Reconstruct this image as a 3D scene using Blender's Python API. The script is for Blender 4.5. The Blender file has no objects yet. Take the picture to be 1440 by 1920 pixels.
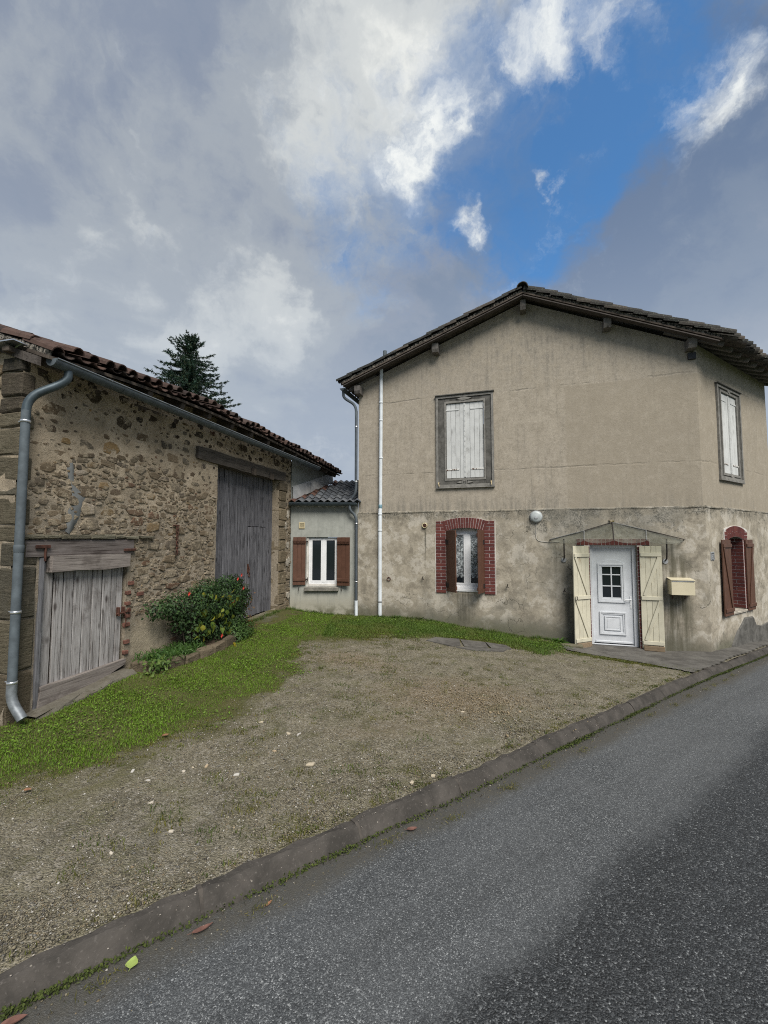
import bpy, bmesh, math, random
import numpy as np
from mathutils import Matrix, Vector

SC = bpy.context.scene
R = random.Random(7)
NP = np.random.RandomState(11)
F_PX, PITCH, CAM_Z = 820.0, math.radians(3.559), 2.05

# ------------------------------------------------------------------ camera
cam_d = bpy.data.cameras.new('camera'); cam = bpy.data.objects.new('camera', cam_d)
SC.collection.objects.link(cam); SC.camera = cam
cam.location = (0, 0, CAM_Z); cam.rotation_euler = (math.pi / 2 + PITCH, 0, 0)
cam_d.sensor_fit = 'HORIZONTAL'; cam_d.sensor_width = 36.0; cam_d.lens = 36.0 * F_PX / 1440.0
cam_d.clip_start = 0.05; cam_d.clip_end = 2000

# ------------------------------------------------------------------ exposure
vs = SC.view_settings
SC.display_settings.display_device = 'sRGB'
vs.view_transform = 'Standard'; vs.look = 'None'; vs.exposure = 1.22; vs.gamma = 1.0
vs.use_curve_mapping = False
SC.cycles.filter_width = 1.05; SC.cycles.use_denoising = False

# ------------------------------------------------------------------ node helper
class NT:
    def __init__(s, tree):
        s.t = tree; s.N = tree.nodes; s.L = tree.links
    def _set(s, sock, v):
        if hasattr(v, 'is_linked') or isinstance(v, bpy.types.NodeSocket): s.L.new(v, sock)
        else:
            if sock.type == 'RGBA' and len(v) == 3: v = (*v, 1)
            sock.default_value = v
    def node(s, typ, ins=None, **kw):
        n = s.N.new('ShaderNode' + typ)
        for k, v in kw.items(): setattr(n, k, v)
        for k, v in (ins or {}).items(): s._set(n.inputs[k], v)
        return n
    def noise(s, vec, scale, detail=4, rough=.55, dist=0.0):
        i = {'Scale': scale, 'Detail': detail, 'Roughness': rough, 'Distortion': dist}
        if vec is not None: i['Vector'] = vec
        return s.node('TexNoise', i).outputs[0]
    def voro(s, vec, scale, feature='F1', out='Distance', rnd=1.0):
        n = s.node('TexVoronoi', {'Vector': vec, 'Scale': scale, 'Randomness': rnd}, feature=feature)
        return n.outputs[out]
    def ramp(s, fac, stops, interp='LINEAR'):
        n = s.node('ValToRGB', {'Fac': fac}); cr = n.color_ramp; cr.interpolation = interp
        while len(cr.elements) < len(stops): cr.elements.new(.5)
        for e, (p, c) in zip(cr.elements, stops):
            e.position = p; e.color = (*c, 1) if hasattr(c, '__len__') else (c, c, c, 1)
        return n.outputs[0]
    def mix(s, fac, a, b, blend='MIX'):
        n = s.node('Mix', data_type='RGBA', blend_type=blend)
        s._set(n.inputs[0], fac); s._set(n.inputs[6], a); s._set(n.inputs[7], b)
        return n.outputs[2]
    def m(s, op, a, b=0.0, c=0.0, clamp=False):
        n = s.node('Math', operation=op, use_clamp=clamp)
        for k, v in enumerate((a, b, c)): s._set(n.inputs[k], v)
        return n.outputs[0]
    def vm(s, op, a, b=(0, 0, 0), out=0):
        n = s.node('VectorMath', operation=op); s._set(n.inputs[0], a); s._set(n.inputs[1], b)
        return n.outputs[out]
    def scale(s, a, f):
        n = s.node('VectorMath', operation='SCALE'); s._set(n.inputs[0], a); s._set(n.inputs['Scale'], f)
        return n.outputs[0]
    def rng(s, v, a, b, c=0.0, d=1.0, smooth=True):
        n = s.node('MapRange', {0: v, 1: a, 2: b, 3: c, 4: d}, interpolation_type='SMOOTHSTEP' if smooth else 'LINEAR', clamp=True)
        return n.outputs[0]
    def xyz(s, v):
        n = s.node('SeparateXYZ', {0: v}); return n.outputs
    def comb(s, x, y, z):
        return s.node('CombineXYZ', {0: x, 1: y, 2: z}).outputs[0]

# ------------------------------------------------------------------ sky
SUN_EL, SUN_AZ = math.radians(50), math.radians(160)     # azimuth clockwise from +Y (north)
sun_dir = Vector((math.cos(SUN_EL) * math.sin(SUN_AZ), math.cos(SUN_EL) * math.cos(SUN_AZ), math.sin(SUN_EL)))
world = bpy.data.worlds.new('World'); SC.world = world; world.use_nodes = True
w = NT(world.node_tree); w.N.clear()
sky = w.node('TexSky', sky_type='NISHITA', sun_disc=False, sun_elevation=SUN_EL, sun_rotation=SUN_AZ,
             altitude=200, air_density=1.0, dust_density=0.6, ozone_density=2.0)
D = w.node('TexCoord').outputs['Generated']
dx, dy, dz = w.xyz(D)
zc = w.m('ADD', w.m('MAXIMUM', dz, 0.0), 0.30)
P = w.comb(w.m('DIVIDE', dx, zc), w.m('DIVIDE', dy, zc), 0.0)          # flat cloud layer seen in perspective
def px_dir(u, v):
    a, b = (u - 720) / F_PX, (960 - v) / F_PX
    return Vector((a, math.cos(PITCH) - b * math.sin(PITCH), math.sin(PITCH) + b * math.cos(PITCH))).normalized()
def warp(scale, amp, detail=9):
    n = w.node('TexNoise', {'Vector': D, 'Scale': scale, 'Detail': detail, 'Roughness': .60}).outputs[1]
    return w.vm('ADD', D, w.scale(w.vm('SUBTRACT', n, (.5, .5, .5)), amp))
Dw = warp(3.5, .34); Df = warp(7.0, .22, 9)
def blob(dom, u, v, rad, wgt=1.0):
    d = w.vm('DISTANCE', dom, tuple(px_dir(u, v)), out=1)
    return w.m('MULTIPLY', w.rng(d, rad, 0.0, 0.0, 1.0), wgt)
def addm(*v):
    o = v[0]
    for q in v[1:]: o = w.m('ADD', o, q)
    return o
nbig = w.noise(P, 1.5, 5, .5, .3)
nmid = w.noise(w.vm('ADD', P, (4.1, 2.7, 0)), 3.6, 6, .55, .4)
nfin = w.noise(Df, 9.0, 9, .62, .3); nfin2 = w.noise(w.vm('ADD', Df, (.018, -.004, .026)), 9.0, 6, .6, .3); emb = w.m('MULTIPLY', w.m('SUBTRACT', nfin2, nfin), 1.0)
gap = addm(blob(Dw, 1280, 60, .40, .92), blob(Dw, 1060, 210, .31, .95), blob(Dw, 930, 320, .27, .60), blob(Dw, 700, 400, .32, .50), blob(Dw, 980, 400, .22, .4), blob(Dw, 1180, 210, .22, .4))
gapn = addm(gap, w.m('MULTIPLY', w.m('SUBTRACT', nmid, .5), 1.5), w.m('MULTIPLY', w.m('SUBTRACT', nfin, .5), 1.1), w.m('MULTIPLY', blob(Dw, 1330, 330, .34), -.85))
cover = w.rng(gapn, 1.12, .22, 0.04, 1)
veil = w.m('MULTIPLY', w.rng(w.noise(w.vm('ADD', Dw, (3.1, 1.7, .4)), 3.2, 8, .6, .5), .44, .68), .42); cover = w.m('MAXIMUM', cover, veil)
lit = addm(w.m('MULTIPLY', nbig, .9), w.m('MULTIPLY', nmid, .55), blob(Dw, 645, 190, .24, .42), blob(Dw, 850, 90, .20, .40), blob(Df, 480, 600, .20, .26), blob(Df, 520, 560, .10, .2), blob(Dw, 280, 600, .36, .26),
           blob(Dw, 1400, 540, .30, .20), blob(Dw, 1300, 380, .40, -.34), blob(Dw, 930, 500, .34, -.22), blob(Dw, 400, 420, .4, -.06), w.m('MULTIPLY', nfin, .34), w.m('MULTIPLY', emb, .42), w.m('MULTIPLY', nmid, .25), blob(Dw, 250, 330, .8, .16), -.65)
ccol = w.ramp(lit, [(.0, (1.22, 1.76, 2.80)), (.18, (1.62, 2.14, 3.05)), (.38, (2.22, 2.62, 3.38)), (.58, (3.15, 3.5, 3.95)), (.8, (5.3, 5.55, 5.6)), (1.0, (7.4, 7.5, 7.2))], 'EASE')
hor = w.rng(dz, .66, .16, 0.0, .70)
ccol = w.mix(hor, ccol, (3.8, 4.4, 5.2))
skyc = w.mix(1.0, sky.outputs[0], (.78, 1.33, 1.62), 'MULTIPLY')
col = w.mix(cover, skyc, ccol)
puff = addm(blob(Df, 800, 265, .125, .9), blob(Df, 760, 320, .08, .5), blob(Df, 850, 225, .08, .5), blob(Df, 890, 95, .10, .5), blob(Df, 1000, 90, .085, .50), blob(Df, 1065, 80, .06, .42), blob(Df, 1030, 45, .05, .4), blob(Df, 870, 418, .055, .85), blob(Df, 1310, 195, .085, .75), blob(Df, 1375, 160, .06, .5), blob(Df, 1160, 10, .09, .6), blob(Df, 650, 205, .15, .4), blob(Df, 1040, 345, .035, .8))
puffn = w.rng(addm(puff, w.m('MULTIPLY', w.m('SUBTRACT', nfin, .5), 1.9)), .10, 1.15)
col = w.mix(w.m('MULTIPLY', puffn, .95), col, w.mix(w.rng(addm(nfin, w.m('MULTIPLY', emb, 1.2)), .36, .66), (3.6, 4.2, 5.1), (7.9, 8.1, 7.9)))
bg = w.node('Background', {'Color': col, 'Strength': 0.051})
out = w.node('OutputWorld'); w.L.new(bg.outputs[0], out.inputs[0])
world.cycles.sampling_method = 'MANUAL'; world.cycles.sample_map_resolution = 512

# ------------------------------------------------------------------ sun (veiled by cloud)
sd = bpy.data.lights.new('sun', 'SUN'); sd.energy = 2.1; sd.angle = math.radians(32); sd.color = (1.0, .955, .88)
so = bpy.data.objects.new('sun', sd); SC.collection.objects.link(so); so.rotation_euler = sun_dir.to_track_quat('Z', 'Y').to_euler()

# ------------------------------------------------------------------ frames and ground heights
class Frame:
    def __init__(s, O, ang):
        s.O = np.array(O, float); s.ang = ang
        s.x = np.array([math.cos(ang), math.sin(ang), 0]); s.y = np.array([-math.sin(ang), math.cos(ang), 0])
    def w(s, x, y, z=0.0): return s.O + s.x * x + s.y * y + np.array([0, 0, z])
    def local(s, X, Y):
        q = np.array([X, Y, 0]) - s.O; return float(q @ s.x), float(q @ s.y)
HA = math.atan2(-820, 2570); BA = math.atan2(820, 215); SA = math.atan2(820, 1220)
HF = Frame((-.644, 11.0, 0), HA); BF = Frame((-3.99, 4.73, 0), BA); SF = Frame((6.4001, 8.7525, 0), SA)
EF = Frame((-2.35, 11.0, 0), 0.0); KF = Frame((-1.65, 2.02, 0), math.atan2(.603, .798))

def zroad(X, Y):
    s = X * .8 + Y * .6 - 1.5
    return -0.036 * (np.logaddexp(0, 3 * s) / 3)
_c = []
for s in np.arange(-8, 22, 1.5):
    P0 = KF.w(s, .17); _c.append((P0[0], P0[1], float(zroad(P0[0], P0[1])) + .10))
for x, z in [(-6, .1), (-3, .1), (-1, .1), (.1, .105), (.5, .13), (1.0, .19), (1.5, .25), (2.5, .28), (3.5, .31), (4.4, .345), (5.2, .37), (5.8, .385), (6.5, .345)]:
    for y in (0, 2): q = BF.w(x, y); _c.append((q[0], q[1], z))
for x, z in [(0, .147), (.4, .165), (1.0, .175), (1.66, .171), (2.26, .094), (3.1, 0), (3.93, -.077), (4.55, -.11), (4.92, -.2), (5.7, -.21), (6.56, -.215), (7.38, -.165)]:
    for y in (0, 2): q = HF.w(x, y); _c.append((q[0], q[1], z))
for x, z in [(1, -.2), (2, -.235), (3.3, -.285), (4, -.31), (7, -.45), (12, -.65)]:
    for y in (0, 2): q = SF.w(x, y); _c.append((q[0], q[1], z))
_c += [(-2.0, 11, .27), (-1.2, 11, .18), (-1.5, 13, .2), (-1.5, 8.0, .17), (-2.3, 6.0, .15)]
_c = np.array(_c)
def _phi(r): return np.where(r > 1e-9, r * r * np.log(np.maximum(r, 1e-9)), 0)
_n = len(_c); _D = np.hypot(_c[:, None, 0] - _c[None, :, 0], _c[:, None, 1] - _c[None, :, 1])
_A = np.zeros((_n + 3, _n + 3)); _A[:_n, :_n] = _phi(_D) + np.eye(_n) * .02; _A[:_n, _n] = 1; _A[:_n, _n + 1:] = _c[:, :2]; _A[_n, :_n] = 1; _A[_n + 1:, :_n] = _c[:, :2].T
_W = np.linalg.solve(_A, np.concatenate([_c[:, 2], np.zeros(3)]))
def zyard(X, Y):
    X = np.asarray(X, float); Y = np.asarray(Y, float); o = np.zeros(X.shape)
    for i in range(_n): o += _W[i] * _phi(np.hypot(X - _c[i, 0], Y - _c[i, 1]))
    return o + _W[_n] + _W[_n + 1] * X + _W[_n + 2] * Y

def _hash(ix, iy, seed):
    h = (ix.astype(np.int64) * 374761393 + iy.astype(np.int64) * 668265263 + seed * 1442695041) & 0xffffffff
    h = ((h ^ (h >> 13)) * 1274126177) & 0xffffffff
    return ((h ^ (h >> 16)) & 0xffff) / 65535.0
def vnoise(x, y, seed=0):
    x = np.asarray(x, float); y = np.asarray(y, float)
    ix, iy = np.floor(x), np.floor(y); fx, fy = x - ix, y - iy
    fx = fx * fx * (3 - 2 * fx); fy = fy * fy * (3 - 2 * fy)
    a, b, c, d = _hash(ix, iy, seed), _hash(ix + 1, iy, seed), _hash(ix, iy + 1, seed), _hash(ix + 1, iy + 1, seed)
    return (a * (1 - fx) + b * fx) * (1 - fy) + (c * (1 - fx) + d * fx) * fy
def fbm(x, y, seed=0, o=4):
    t, a, s = 0, .5, 0
    for k in range(o): t = t + a * vnoise(x * 2 ** k, y * 2 ** k, seed + k * 17); s += a; a *= .55
    return t / s
def inpoly(X, Y, poly):
    c = np.zeros(np.shape(X), bool); n = len(poly); j = n - 1
    for i in range(n):
        xi, yi = poly[i][:2]; xj, yj = poly[j][:2]
        with np.errstate(divide='ignore', invalid='ignore'):
            c ^= ((yi > Y) != (yj > Y)) & (X < (xj - xi) * (Y - yi) / (yj - yi + 1e-12) + xi)
        j = i
    return c

# ------------------------------------------------------------------ mesh helpers
class MB:
    def __init__(s): s.v = []; s.f = []; s.c = []; s.mi = []; s.T = Matrix.Identity(4)
    def add(s, vs_, fs, col=(1, 1, 1), mi=0):
        b = len(s.v)
        for p in vs_: s.v.append(tuple(s.T @ Vector(p))); s.c.append(col)
        for f in fs: s.f.append(tuple(i + b for i in f)); s.mi.append(mi)
        return s
    def box(s, x0, x1, y0, y1, z0, z1, ch=0.0, M=None, col=(1, 1, 1), mi=0, jit=0.0):
        if ch <= 0:
            V = [(x, y, z) for x in (x0, x1) for y in (y0, y1) for z in (z0, z1)]
            Fs = [(0, 1, 3, 2), (4, 6, 7, 5), (0, 4, 5, 1), (2, 3, 7, 6), (0, 2, 6, 4), (1, 5, 7, 3)]
        else:
            ch = min(ch, .45 * (x1 - x0), .45 * (y1 - y0), .45 * (z1 - z0))
            V = []; idx = {}
            for sx in (0, 1):
                for sy in (0, 1):
                    for sz in (0, 1):
                        X, Y, Z = (x0, x1)[sx], (y0, y1)[sy], (z0, z1)[sz]
                        ix, iy, iz = X + (ch if sx == 0 else -ch), Y + (ch if sy == 0 else -ch), Z + (ch if sz == 0 else -ch)
                        for ax, p in enumerate(((X, iy, iz), (ix, Y, iz), (ix, iy, Z))):
                            idx[(sx, sy, sz, ax)] = len(V); V.append(p)
            Fs = []
            for ax in range(3):
                o1, o2 = [a for a in range(3) if a != ax]
                for side in (0, 1):
                    loop = []
                    for a, b in ((0, 0), (1, 0), (1, 1), (0, 1)):
                        k = [0, 0, 0]; k[ax] = side; k[o1] = a; k[o2] = b; loop.append(idx[(*k, ax)])
                    Fs.append(tuple(loop))
                for a in (0, 1):
                    for b in (0, 1):
                        k0 = [0, 0, 0]; k0[o1] = a; k0[o2] = b; k1 = list(k0); k1[ax] = 1
                        Fs.append((idx[(*k0, o1)], idx[(*k1, o1)], idx[(*k1, o2)], idx[(*k0, o2)]))
            for sx in (0, 1):
                for sy in (0, 1):
                    for sz in (0, 1): Fs.append(tuple(idx[(sx, sy, sz, a)] for a in range(3)))
            cen = Vector(((x0 + x1) / 2, (y0 + y1) / 2, (z0 + z1) / 2)); G = []
            for f in Fs:
                a, b, c = (Vector(V[i]) for i in f[:3]); n = (b - a).cross(c - a)
                fc = sum((Vector(V[i]) for i in f), Vector()) / len(f)
                G.append(f if n.dot(fc - cen) > 0 else f[::-1])
            Fs = G
        if jit: V = [(p[0] + R.uniform(-jit, jit), p[1] + R.uniform(-jit, jit) * .5, p[2] + R.uniform(-jit, jit)) for p in V]
        if M is not None: V = [tuple(M @ Vector(p)) for p in V]
        return s.add(V, Fs, col, mi)
    def beam(s, a, b, wx, wy, ch=0.0, up=(0, 0, 1), col=(1, 1, 1), mi=0):
        a, b = Vector(a), Vector(b); d = b - a; L = d.length; z = d.normalized(); u = Vector(up)
        if abs(z.dot(u)) > .98: u = Vector((0, 1, 0))
        x = u.cross(z).normalized(); y = z.cross(x)
        M = Matrix(((x.x, y.x, z.x, a.x), (x.y, y.y, z.y, a.y), (x.z, y.z, z.z, a.z), (0, 0, 0, 1)))
        return s.box(-wx / 2, wx / 2, -wy / 2, wy / 2, 0, L, ch, M, col, mi)
    def tube(s, pts, r, n=12, cap=True, col=(1, 1, 1), mi=0):
        P = [Vector(p) for p in pts]; rs = r if hasattr(r, '__len__') else [r] * len(P)
        V = []; prev = None
        for i, p in enumerate(P):
            t = (P[min(i + 1, len(P) - 1)] - P[max(i - 1, 0)]).normalized()
            if prev is None:
                a = Vector((0, 0, 1)) if abs(t.z) < .9 else Vector((1, 0, 0)); x = t.cross(a).normalized()
            else: x = (prev - t * prev.dot(t)).normalized()
            prev = x; y = t.cross(x)
            for k in range(n):
                th = 2 * math.pi * k / n; V.append(tuple(p + (x * math.cos(th) + y * math.sin(th)) * rs[i]))
        Fs = [(i * n + k, i * n + (k + 1) % n, (i + 1) * n + (k + 1) % n, (i + 1) * n + k) for i in range(len(P) - 1) for k in range(n)]
        if cap:
            q = len(V); V += V[:n] + V[q - n:q]; Fs += [tuple(range(q, q + n))[::-1], tuple(range(q + n, q + 2 * n))]
        return s.add(V, Fs, col, mi)
    def lathe(s, prof, c, axis='Y', n=20, col=(1, 1, 1), mi=0):   # prof: (radius, distance along axis)
        V = []
        for r, h in prof:
            for k in range(n):
                a = 2 * math.pi * k / n; ca, sa = r * math.cos(a), r * math.sin(a)
                V.append({'Y': (c[0] + ca, c[1] + h, c[2] + sa), 'Z': (c[0] + ca, c[1] + sa, c[2] + h), 'X': (c[0] + h, c[1] + ca, c[2] + sa)}[axis])
        m_ = len(prof)
        Fs = [(i * n + k, i * n + (k + 1) % n, (i + 1) * n + (k + 1) % n, (i + 1) * n + k) for i in range(m_ - 1) for k in range(n)]
        q = len(V); V += V[:n] + V[q - n:q]; Fs += [tuple(range(q, q + n))[::-1], tuple(range(q + n, q + 2 * n))]
        return s.add(V, Fs, col, mi)
    def prism(s, poly, y0, y1, col=(1, 1, 1), mi=0):              # polygon in x,z extruded along y
        n = len(poly); V = [(x, y0, z) for x, z in poly] + [(x, y1, z) for x, z in poly]
        Fs = [tuple(range(n)), tuple(range(2 * n - 1, n - 1, -1))] + [(i, i + n, (i + 1) % n + n, (i + 1) % n) for i in range(n)]
        return s.add(V, Fs, col, mi)
    def mesh(s, name, mats, smooth=False):
        me = bpy.data.meshes.new(name); me.from_pydata(s.v, [], s.f)
        for m_ in (mats if isinstance(mats, (list, tuple)) else [mats]): me.materials.append(m_)
        if any(s.mi): me.polygons.foreach_set('material_index', s.mi)
        at = me.attributes.new('tint', 'FLOAT_COLOR', 'POINT')
        at.data.foreach_set('color', np.array([(*c, 1) for c in s.c], np.float32).ravel())
        if smooth: me.polygons.foreach_set('use_smooth', [True] * len(s.f))
        me.update(); return me
    def fix(s):
        return s
    def build(s, name, mats, parent=None, smooth=False, loc=None, recalc=False):
        me = s.mesh(name, mats, smooth)
        if recalc:
            b = bmesh.new(); b.from_mesh(me); bmesh.ops.recalc_face_normals(b, faces=b.faces[:]); b.to_mesh(me); b.free()
        return link(name, me, parent, loc)
def link(name, data, parent=None, loc=None, M=None):
    o = bpy.data.objects.new(name, data); SC.collection.objects.link(o)
    if parent is not None: o.parent = parent
    if M is not None: o.matrix_local = M
    if loc is not None: o.location = loc
    return o
def tag(o, label=None, cat=None, group=None, kind=None):
    for k, v in (('label', label), ('category', cat), ('group', group), ('kind', kind)):
        if v: o[k] = v
    return o
def thing(name, label, cat, loc=(0, 0, 0), rz=0.0, group=None, kind=None):
    o = bpy.data.objects.new(name, None); SC.collection.objects.link(o)
    o.location = loc; o.rotation_euler = (0, 0, rz); o.empty_display_size = .1
    return tag(o, label, cat, group, kind)
def npmesh(name, V, Fc, mat, col=None, smooth=False, attrs=None):
    me = bpy.data.meshes.new(name); V = np.asarray(V, np.float32); Fc = np.asarray(Fc, np.int32); k = Fc.shape[1]
    me.vertices.add(len(V)); me.vertices.foreach_set('co', V.ravel())
    me.loops.add(Fc.size); me.loops.foreach_set('vertex_index', Fc.ravel())
    me.polygons.add(len(Fc)); me.polygons.foreach_set('loop_start', np.arange(0, Fc.size, k, dtype=np.int32))
    me.polygons.foreach_set('loop_total', np.full(len(Fc), k, np.int32))
    if smooth: me.polygons.foreach_set('use_smooth', np.ones(len(Fc), bool))
    me.materials.append(mat)
    if col is not None:
        at = me.attributes.new('tint', 'FLOAT_COLOR', 'POINT'); c = np.ones((len(V), 4), np.float32); c[:, :3] = col; at.data.foreach_set('color', c.ravel())
    for kk, a in (attrs or {}).items():
        at = me.attributes.new(kk, 'FLOAT', 'POINT'); at.data.foreach_set('value', np.asarray(a, np.float32).ravel())
    me.update(calc_edges=True); me.validate(); return me

# ------------------------------------------------------------------ materials
def mat(name):
    m_ = bpy.data.materials.new(name); m_.use_nodes = True; t = NT(m_.node_tree); t.N.clear()
    o = t.node('OutputMaterial'); b = t.node('BsdfPrincipled'); t.L.new(b.outputs[0], o.inputs[0]); t.b = b; t.o = o; t.mat = m_
    t.obj = t.node('TexCoord').outputs['Object']; return t
def fin(t, col=None, rough=.8, bump=None, bs=.3, bd=.01, spec=.3, metal=0.0):
    if col is not None: t._set(t.b.inputs['Base Color'], col)
    t._set(t.b.inputs['Roughness'], rough); t.b.inputs['Metallic'].default_value = metal
    t.b.inputs['Specular IOR Level'].default_value = spec
    if bump is not None:
        n = t.node('Bump', {'Strength': bs, 'Distance': bd, 'Height': bump}); t.L.new(n.outputs[0], t.b.inputs['Normal'])
    return t.mat
def tint(t): return t.node('Attribute', attribute_name='tint').outputs['Color']
def rnd(t): return t.node('ObjectInfo').outputs['Random']
def offs(t, vec, k=37.0):          # shift texture per object so that alike pieces differ
    r = rnd(t); return t.vm('ADD', vec, t.comb(t.m('MULTIPLY', r, k), t.m('MULTIPLY', r, k * 1.7), t.m('MULTIPLY', r, k * 2.3)))
M = {}
def simple(name, col, rough=.6, metal=0.0, var=.15, scale=8, bs=.15, spec=.4, bd=.004):
    t = mat(name); v = offs(t, t.obj); n = t.noise(v, scale, 6, .65); n2 = t.noise(v, scale * 9, 3)
    lo = tuple(c * (1 - var) for c in col); hi = tuple(min(1, c * (1 + var)) for c in col)
    M[name] = fin(t, t.mix(t.rng(n, .3, .7), lo, hi), t.m('ADD', rough - .08, t.m('MULTIPLY', n, .16)), t.m('ADD', n, t.m('MULTIPLY', n2, .4)), bs, bd, spec, metal)
simple('zinc', (.098, .118, .132), .68, .1, .22, 7, .06, .25)
simple('zinc_dark', (.075, .098, .112), .45, .45, .25, 6, .06)
simple('pvc_white', (.60, .64, .67), .72, 0, .10, 5, .03, .12)
simple('white_frame', (.72, .73, .74), .35, 0, .06, 6, .03)
simple('door_white', (.57, .59, .615), .42, 0, .08, 5, .02)
simple('iron', (.035, .03, .028), .6, .3, .4, 12, .2)
simple('rust', (.075, .032, .022), .8, .2, .5, 18, .4)
simple('brown_paint', (.098, .047, .030), .5, 0, .14, 7, .12)
simple('brass', (.62, .50, .30), .5, .3, .2, 9)
simple('mail_cream', (.60, .54, .385), .42, 0, .05, 4, .03)
simple('lamp_glass', (.40, .43, .43), .35, 0, .15, 14, .1, .4)
simple('cream_plastic', (.50, .43, .27), .5, 0, .1, 8)
simple('dark_plastic', (.02, .022, .025), .5)
simple('plate_grey', (.30, .31, .32), .5)
simple('sill_stone', (.20, .19, .165), .9, 0, .35, 9, .5, .2, .01)
simple('cable_grey', (.33, .32, .29), .6)
simple('leaf_red', (.145, .072, .055), .6, 0, .3, 25)
simple('leaf_lime', (.30, .38, .10), .5, 0, .12, 25)
simple('leaf_orange', (.22, .11, .06), .6, 0, .3, 25)
simple('flower_red', (.50, .05, .035), .5, 0, .25, 30)
simple('bark', (.075, .06, .048), .95, 0, .4, 14, .8, .1, .02)
simple('wood_dark', (.085, .07, .058), .9, 0, .4, 9, .5, .15, .01)
simple('white_joint', (.50, .44, .42), .8, 0, .1, 20, .2)
simple('plaster_white', (.55, .53, .49), .9, 0, .2, 9, .4)
simple('earth', (.075, .058, .042), .95, 0, .4, 12, .7, .1, .02)
simple('brick_orange', (.13, .058, .042), .9, 0, .4, 14, .5)
simple('cement_mid2', (.15, .158, .158), .9, 0, .15, 10, .5)
simple('zinc_light', (.20, .22, .235), .5, .4, .25, 14, .15)
simple('zinc_mid', (.085, .10, .115), .5, .3, .15, 8, .05)
simple('tape_blue', (.14, .25, .30), .5, 0, .2, 20)
simple('joint_grey', (.06, .052, .044), .9, 0, .3, 20, .4)
simple('pointing_lime', (.33, .30, .25), .95, 0, .45, 16, .6)
simple('canopy_metal', (.17, .175, .17), .6, .2, .4, 18, .2)
simple('silver_clip', (.6, .62, .64), .3, .8, .1, 9)

def glass(name, col):
    t = mat(name); n = t.noise(t.obj, 2.5, 2); M[name] = fin(t, col, .06, t.m('MULTIPLY', n, 1.0), .04, .02, .6)
glass('pane_dark', (.010, .014, .018))
t = mat('canopy_glass')         # wired, dirty pane
n = t.noise(t.obj, 6, 6, .65)
tr = t.node('BsdfTransparent', {'Color': (.93, .94, .92)}); df = t.node('BsdfDiffuse', {'Color': t.mix(n, (.19, .19, .165), (.30, .295, .26))}); gl = t.node('BsdfGlossy', {'Roughness': .12, 'Color': (.8, .85, .85)})
m1 = t.node('MixShader', {0: t.rng(n, .3, .75, .05, .26), 1: tr.outputs[0], 2: df.outputs[0]}); m2 = t.node('MixShader', {0: .06, 1: m1.outputs[0], 2: gl.outputs[0]})
t.L.new(m2.outputs[0], t.o.inputs[0]); M['canopy_glass'] = t.mat
t = mat('lace')                 # net curtain: woven pattern
x, y, z = t.xyz(t.obj); v = t.comb(x, z, 0.0)
wv = t.voro(v, 26, 'F1'); hol = t.noise(v, 55, 2); big = t.noise(v, 14, 3, .5, 1.2)
a = t.m('ADD', t.rng(wv, .25, .6, .75, .30), t.rng(big, .48, .56, -.1, .45))
M['lace'] = fin(t, (.50, .55, .57), .9); t._set(t.b.inputs['Alpha'], t.m('MULTIPLY', a, .80, clamp=True))

def wall_common(t, base_lo, base_hi):
    x, y, z = t.xyz(t.obj)
    n_big = t.noise(t.obj, .9, 6, .6, .6); n_mid = t.noise(t.obj, 4.5, 7, .65, .3); n_fine = t.noise(t.obj, 70, 4, .7); n_grit = t.noise(t.obj, 190, 2, .6)
    strk = t.noise(t.comb(t.m('MULTIPLY', x, 7.5), t.m('MULTIPLY', y, 7.5), t.m('MULTIPLY', z, .5)), 1.6, 7, .70)
    c = t.mix(t.rng(n_mid, .3, .7), base_lo, base_hi)
    return x, y, z, n_big, n_mid, n_fine, n_grit, strk, c
# upper storey: sprayed roughcast with day joints
t = mat('roughcast_upper')
x, y, z, nb, nm, nf, ng, st, c = wall_common(t, (.320, .278, .215), (.415, .365, .290))
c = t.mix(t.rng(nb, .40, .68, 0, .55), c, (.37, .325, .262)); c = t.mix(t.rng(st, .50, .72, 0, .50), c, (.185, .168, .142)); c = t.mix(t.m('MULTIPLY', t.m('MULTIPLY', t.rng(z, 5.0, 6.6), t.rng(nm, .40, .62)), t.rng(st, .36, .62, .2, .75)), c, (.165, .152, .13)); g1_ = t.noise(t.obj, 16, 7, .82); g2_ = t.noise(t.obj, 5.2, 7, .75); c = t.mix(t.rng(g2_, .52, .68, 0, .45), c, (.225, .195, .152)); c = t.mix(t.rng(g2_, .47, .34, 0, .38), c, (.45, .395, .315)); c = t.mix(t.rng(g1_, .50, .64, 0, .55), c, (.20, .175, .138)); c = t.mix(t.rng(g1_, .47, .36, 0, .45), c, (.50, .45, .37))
c = t.mix(t.rng(nb, .36, .2, 0, .55), c, (.40, .335, .268))
joints = None
for zz in (5.465, 3.64):
    d = t.m('ABSOLUTE', t.m('SUBTRACT', z, t.m('ADD', zz - .08, t.m('MULTIPLY', t.noise(t.obj, 1.7, 7, .7), .16))))
    j = t.m('MULTIPLY', t.rng(d, .028, .004), t.rng(t.noise(t.obj, 2.1, 5, .6), .40, .62, .05, 1.0)); joints = j if joints is None else t.m('MAXIMUM', joints, j)
c = t.mix(t.m('MULTIPLY', joints, .45), c, (.13, .118, .10))
c = t.mix(t.rng(ng, .50, .70, 0, .5), c, (.17, .15, .12)); c = t.mix(t.rng(nf, .52, .72, 0, .42), c, (.50, .45, .37)); c = t.mix(t.rng(nf, .45, .30, 0, .35), c, (.19, .168, .135))
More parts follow.
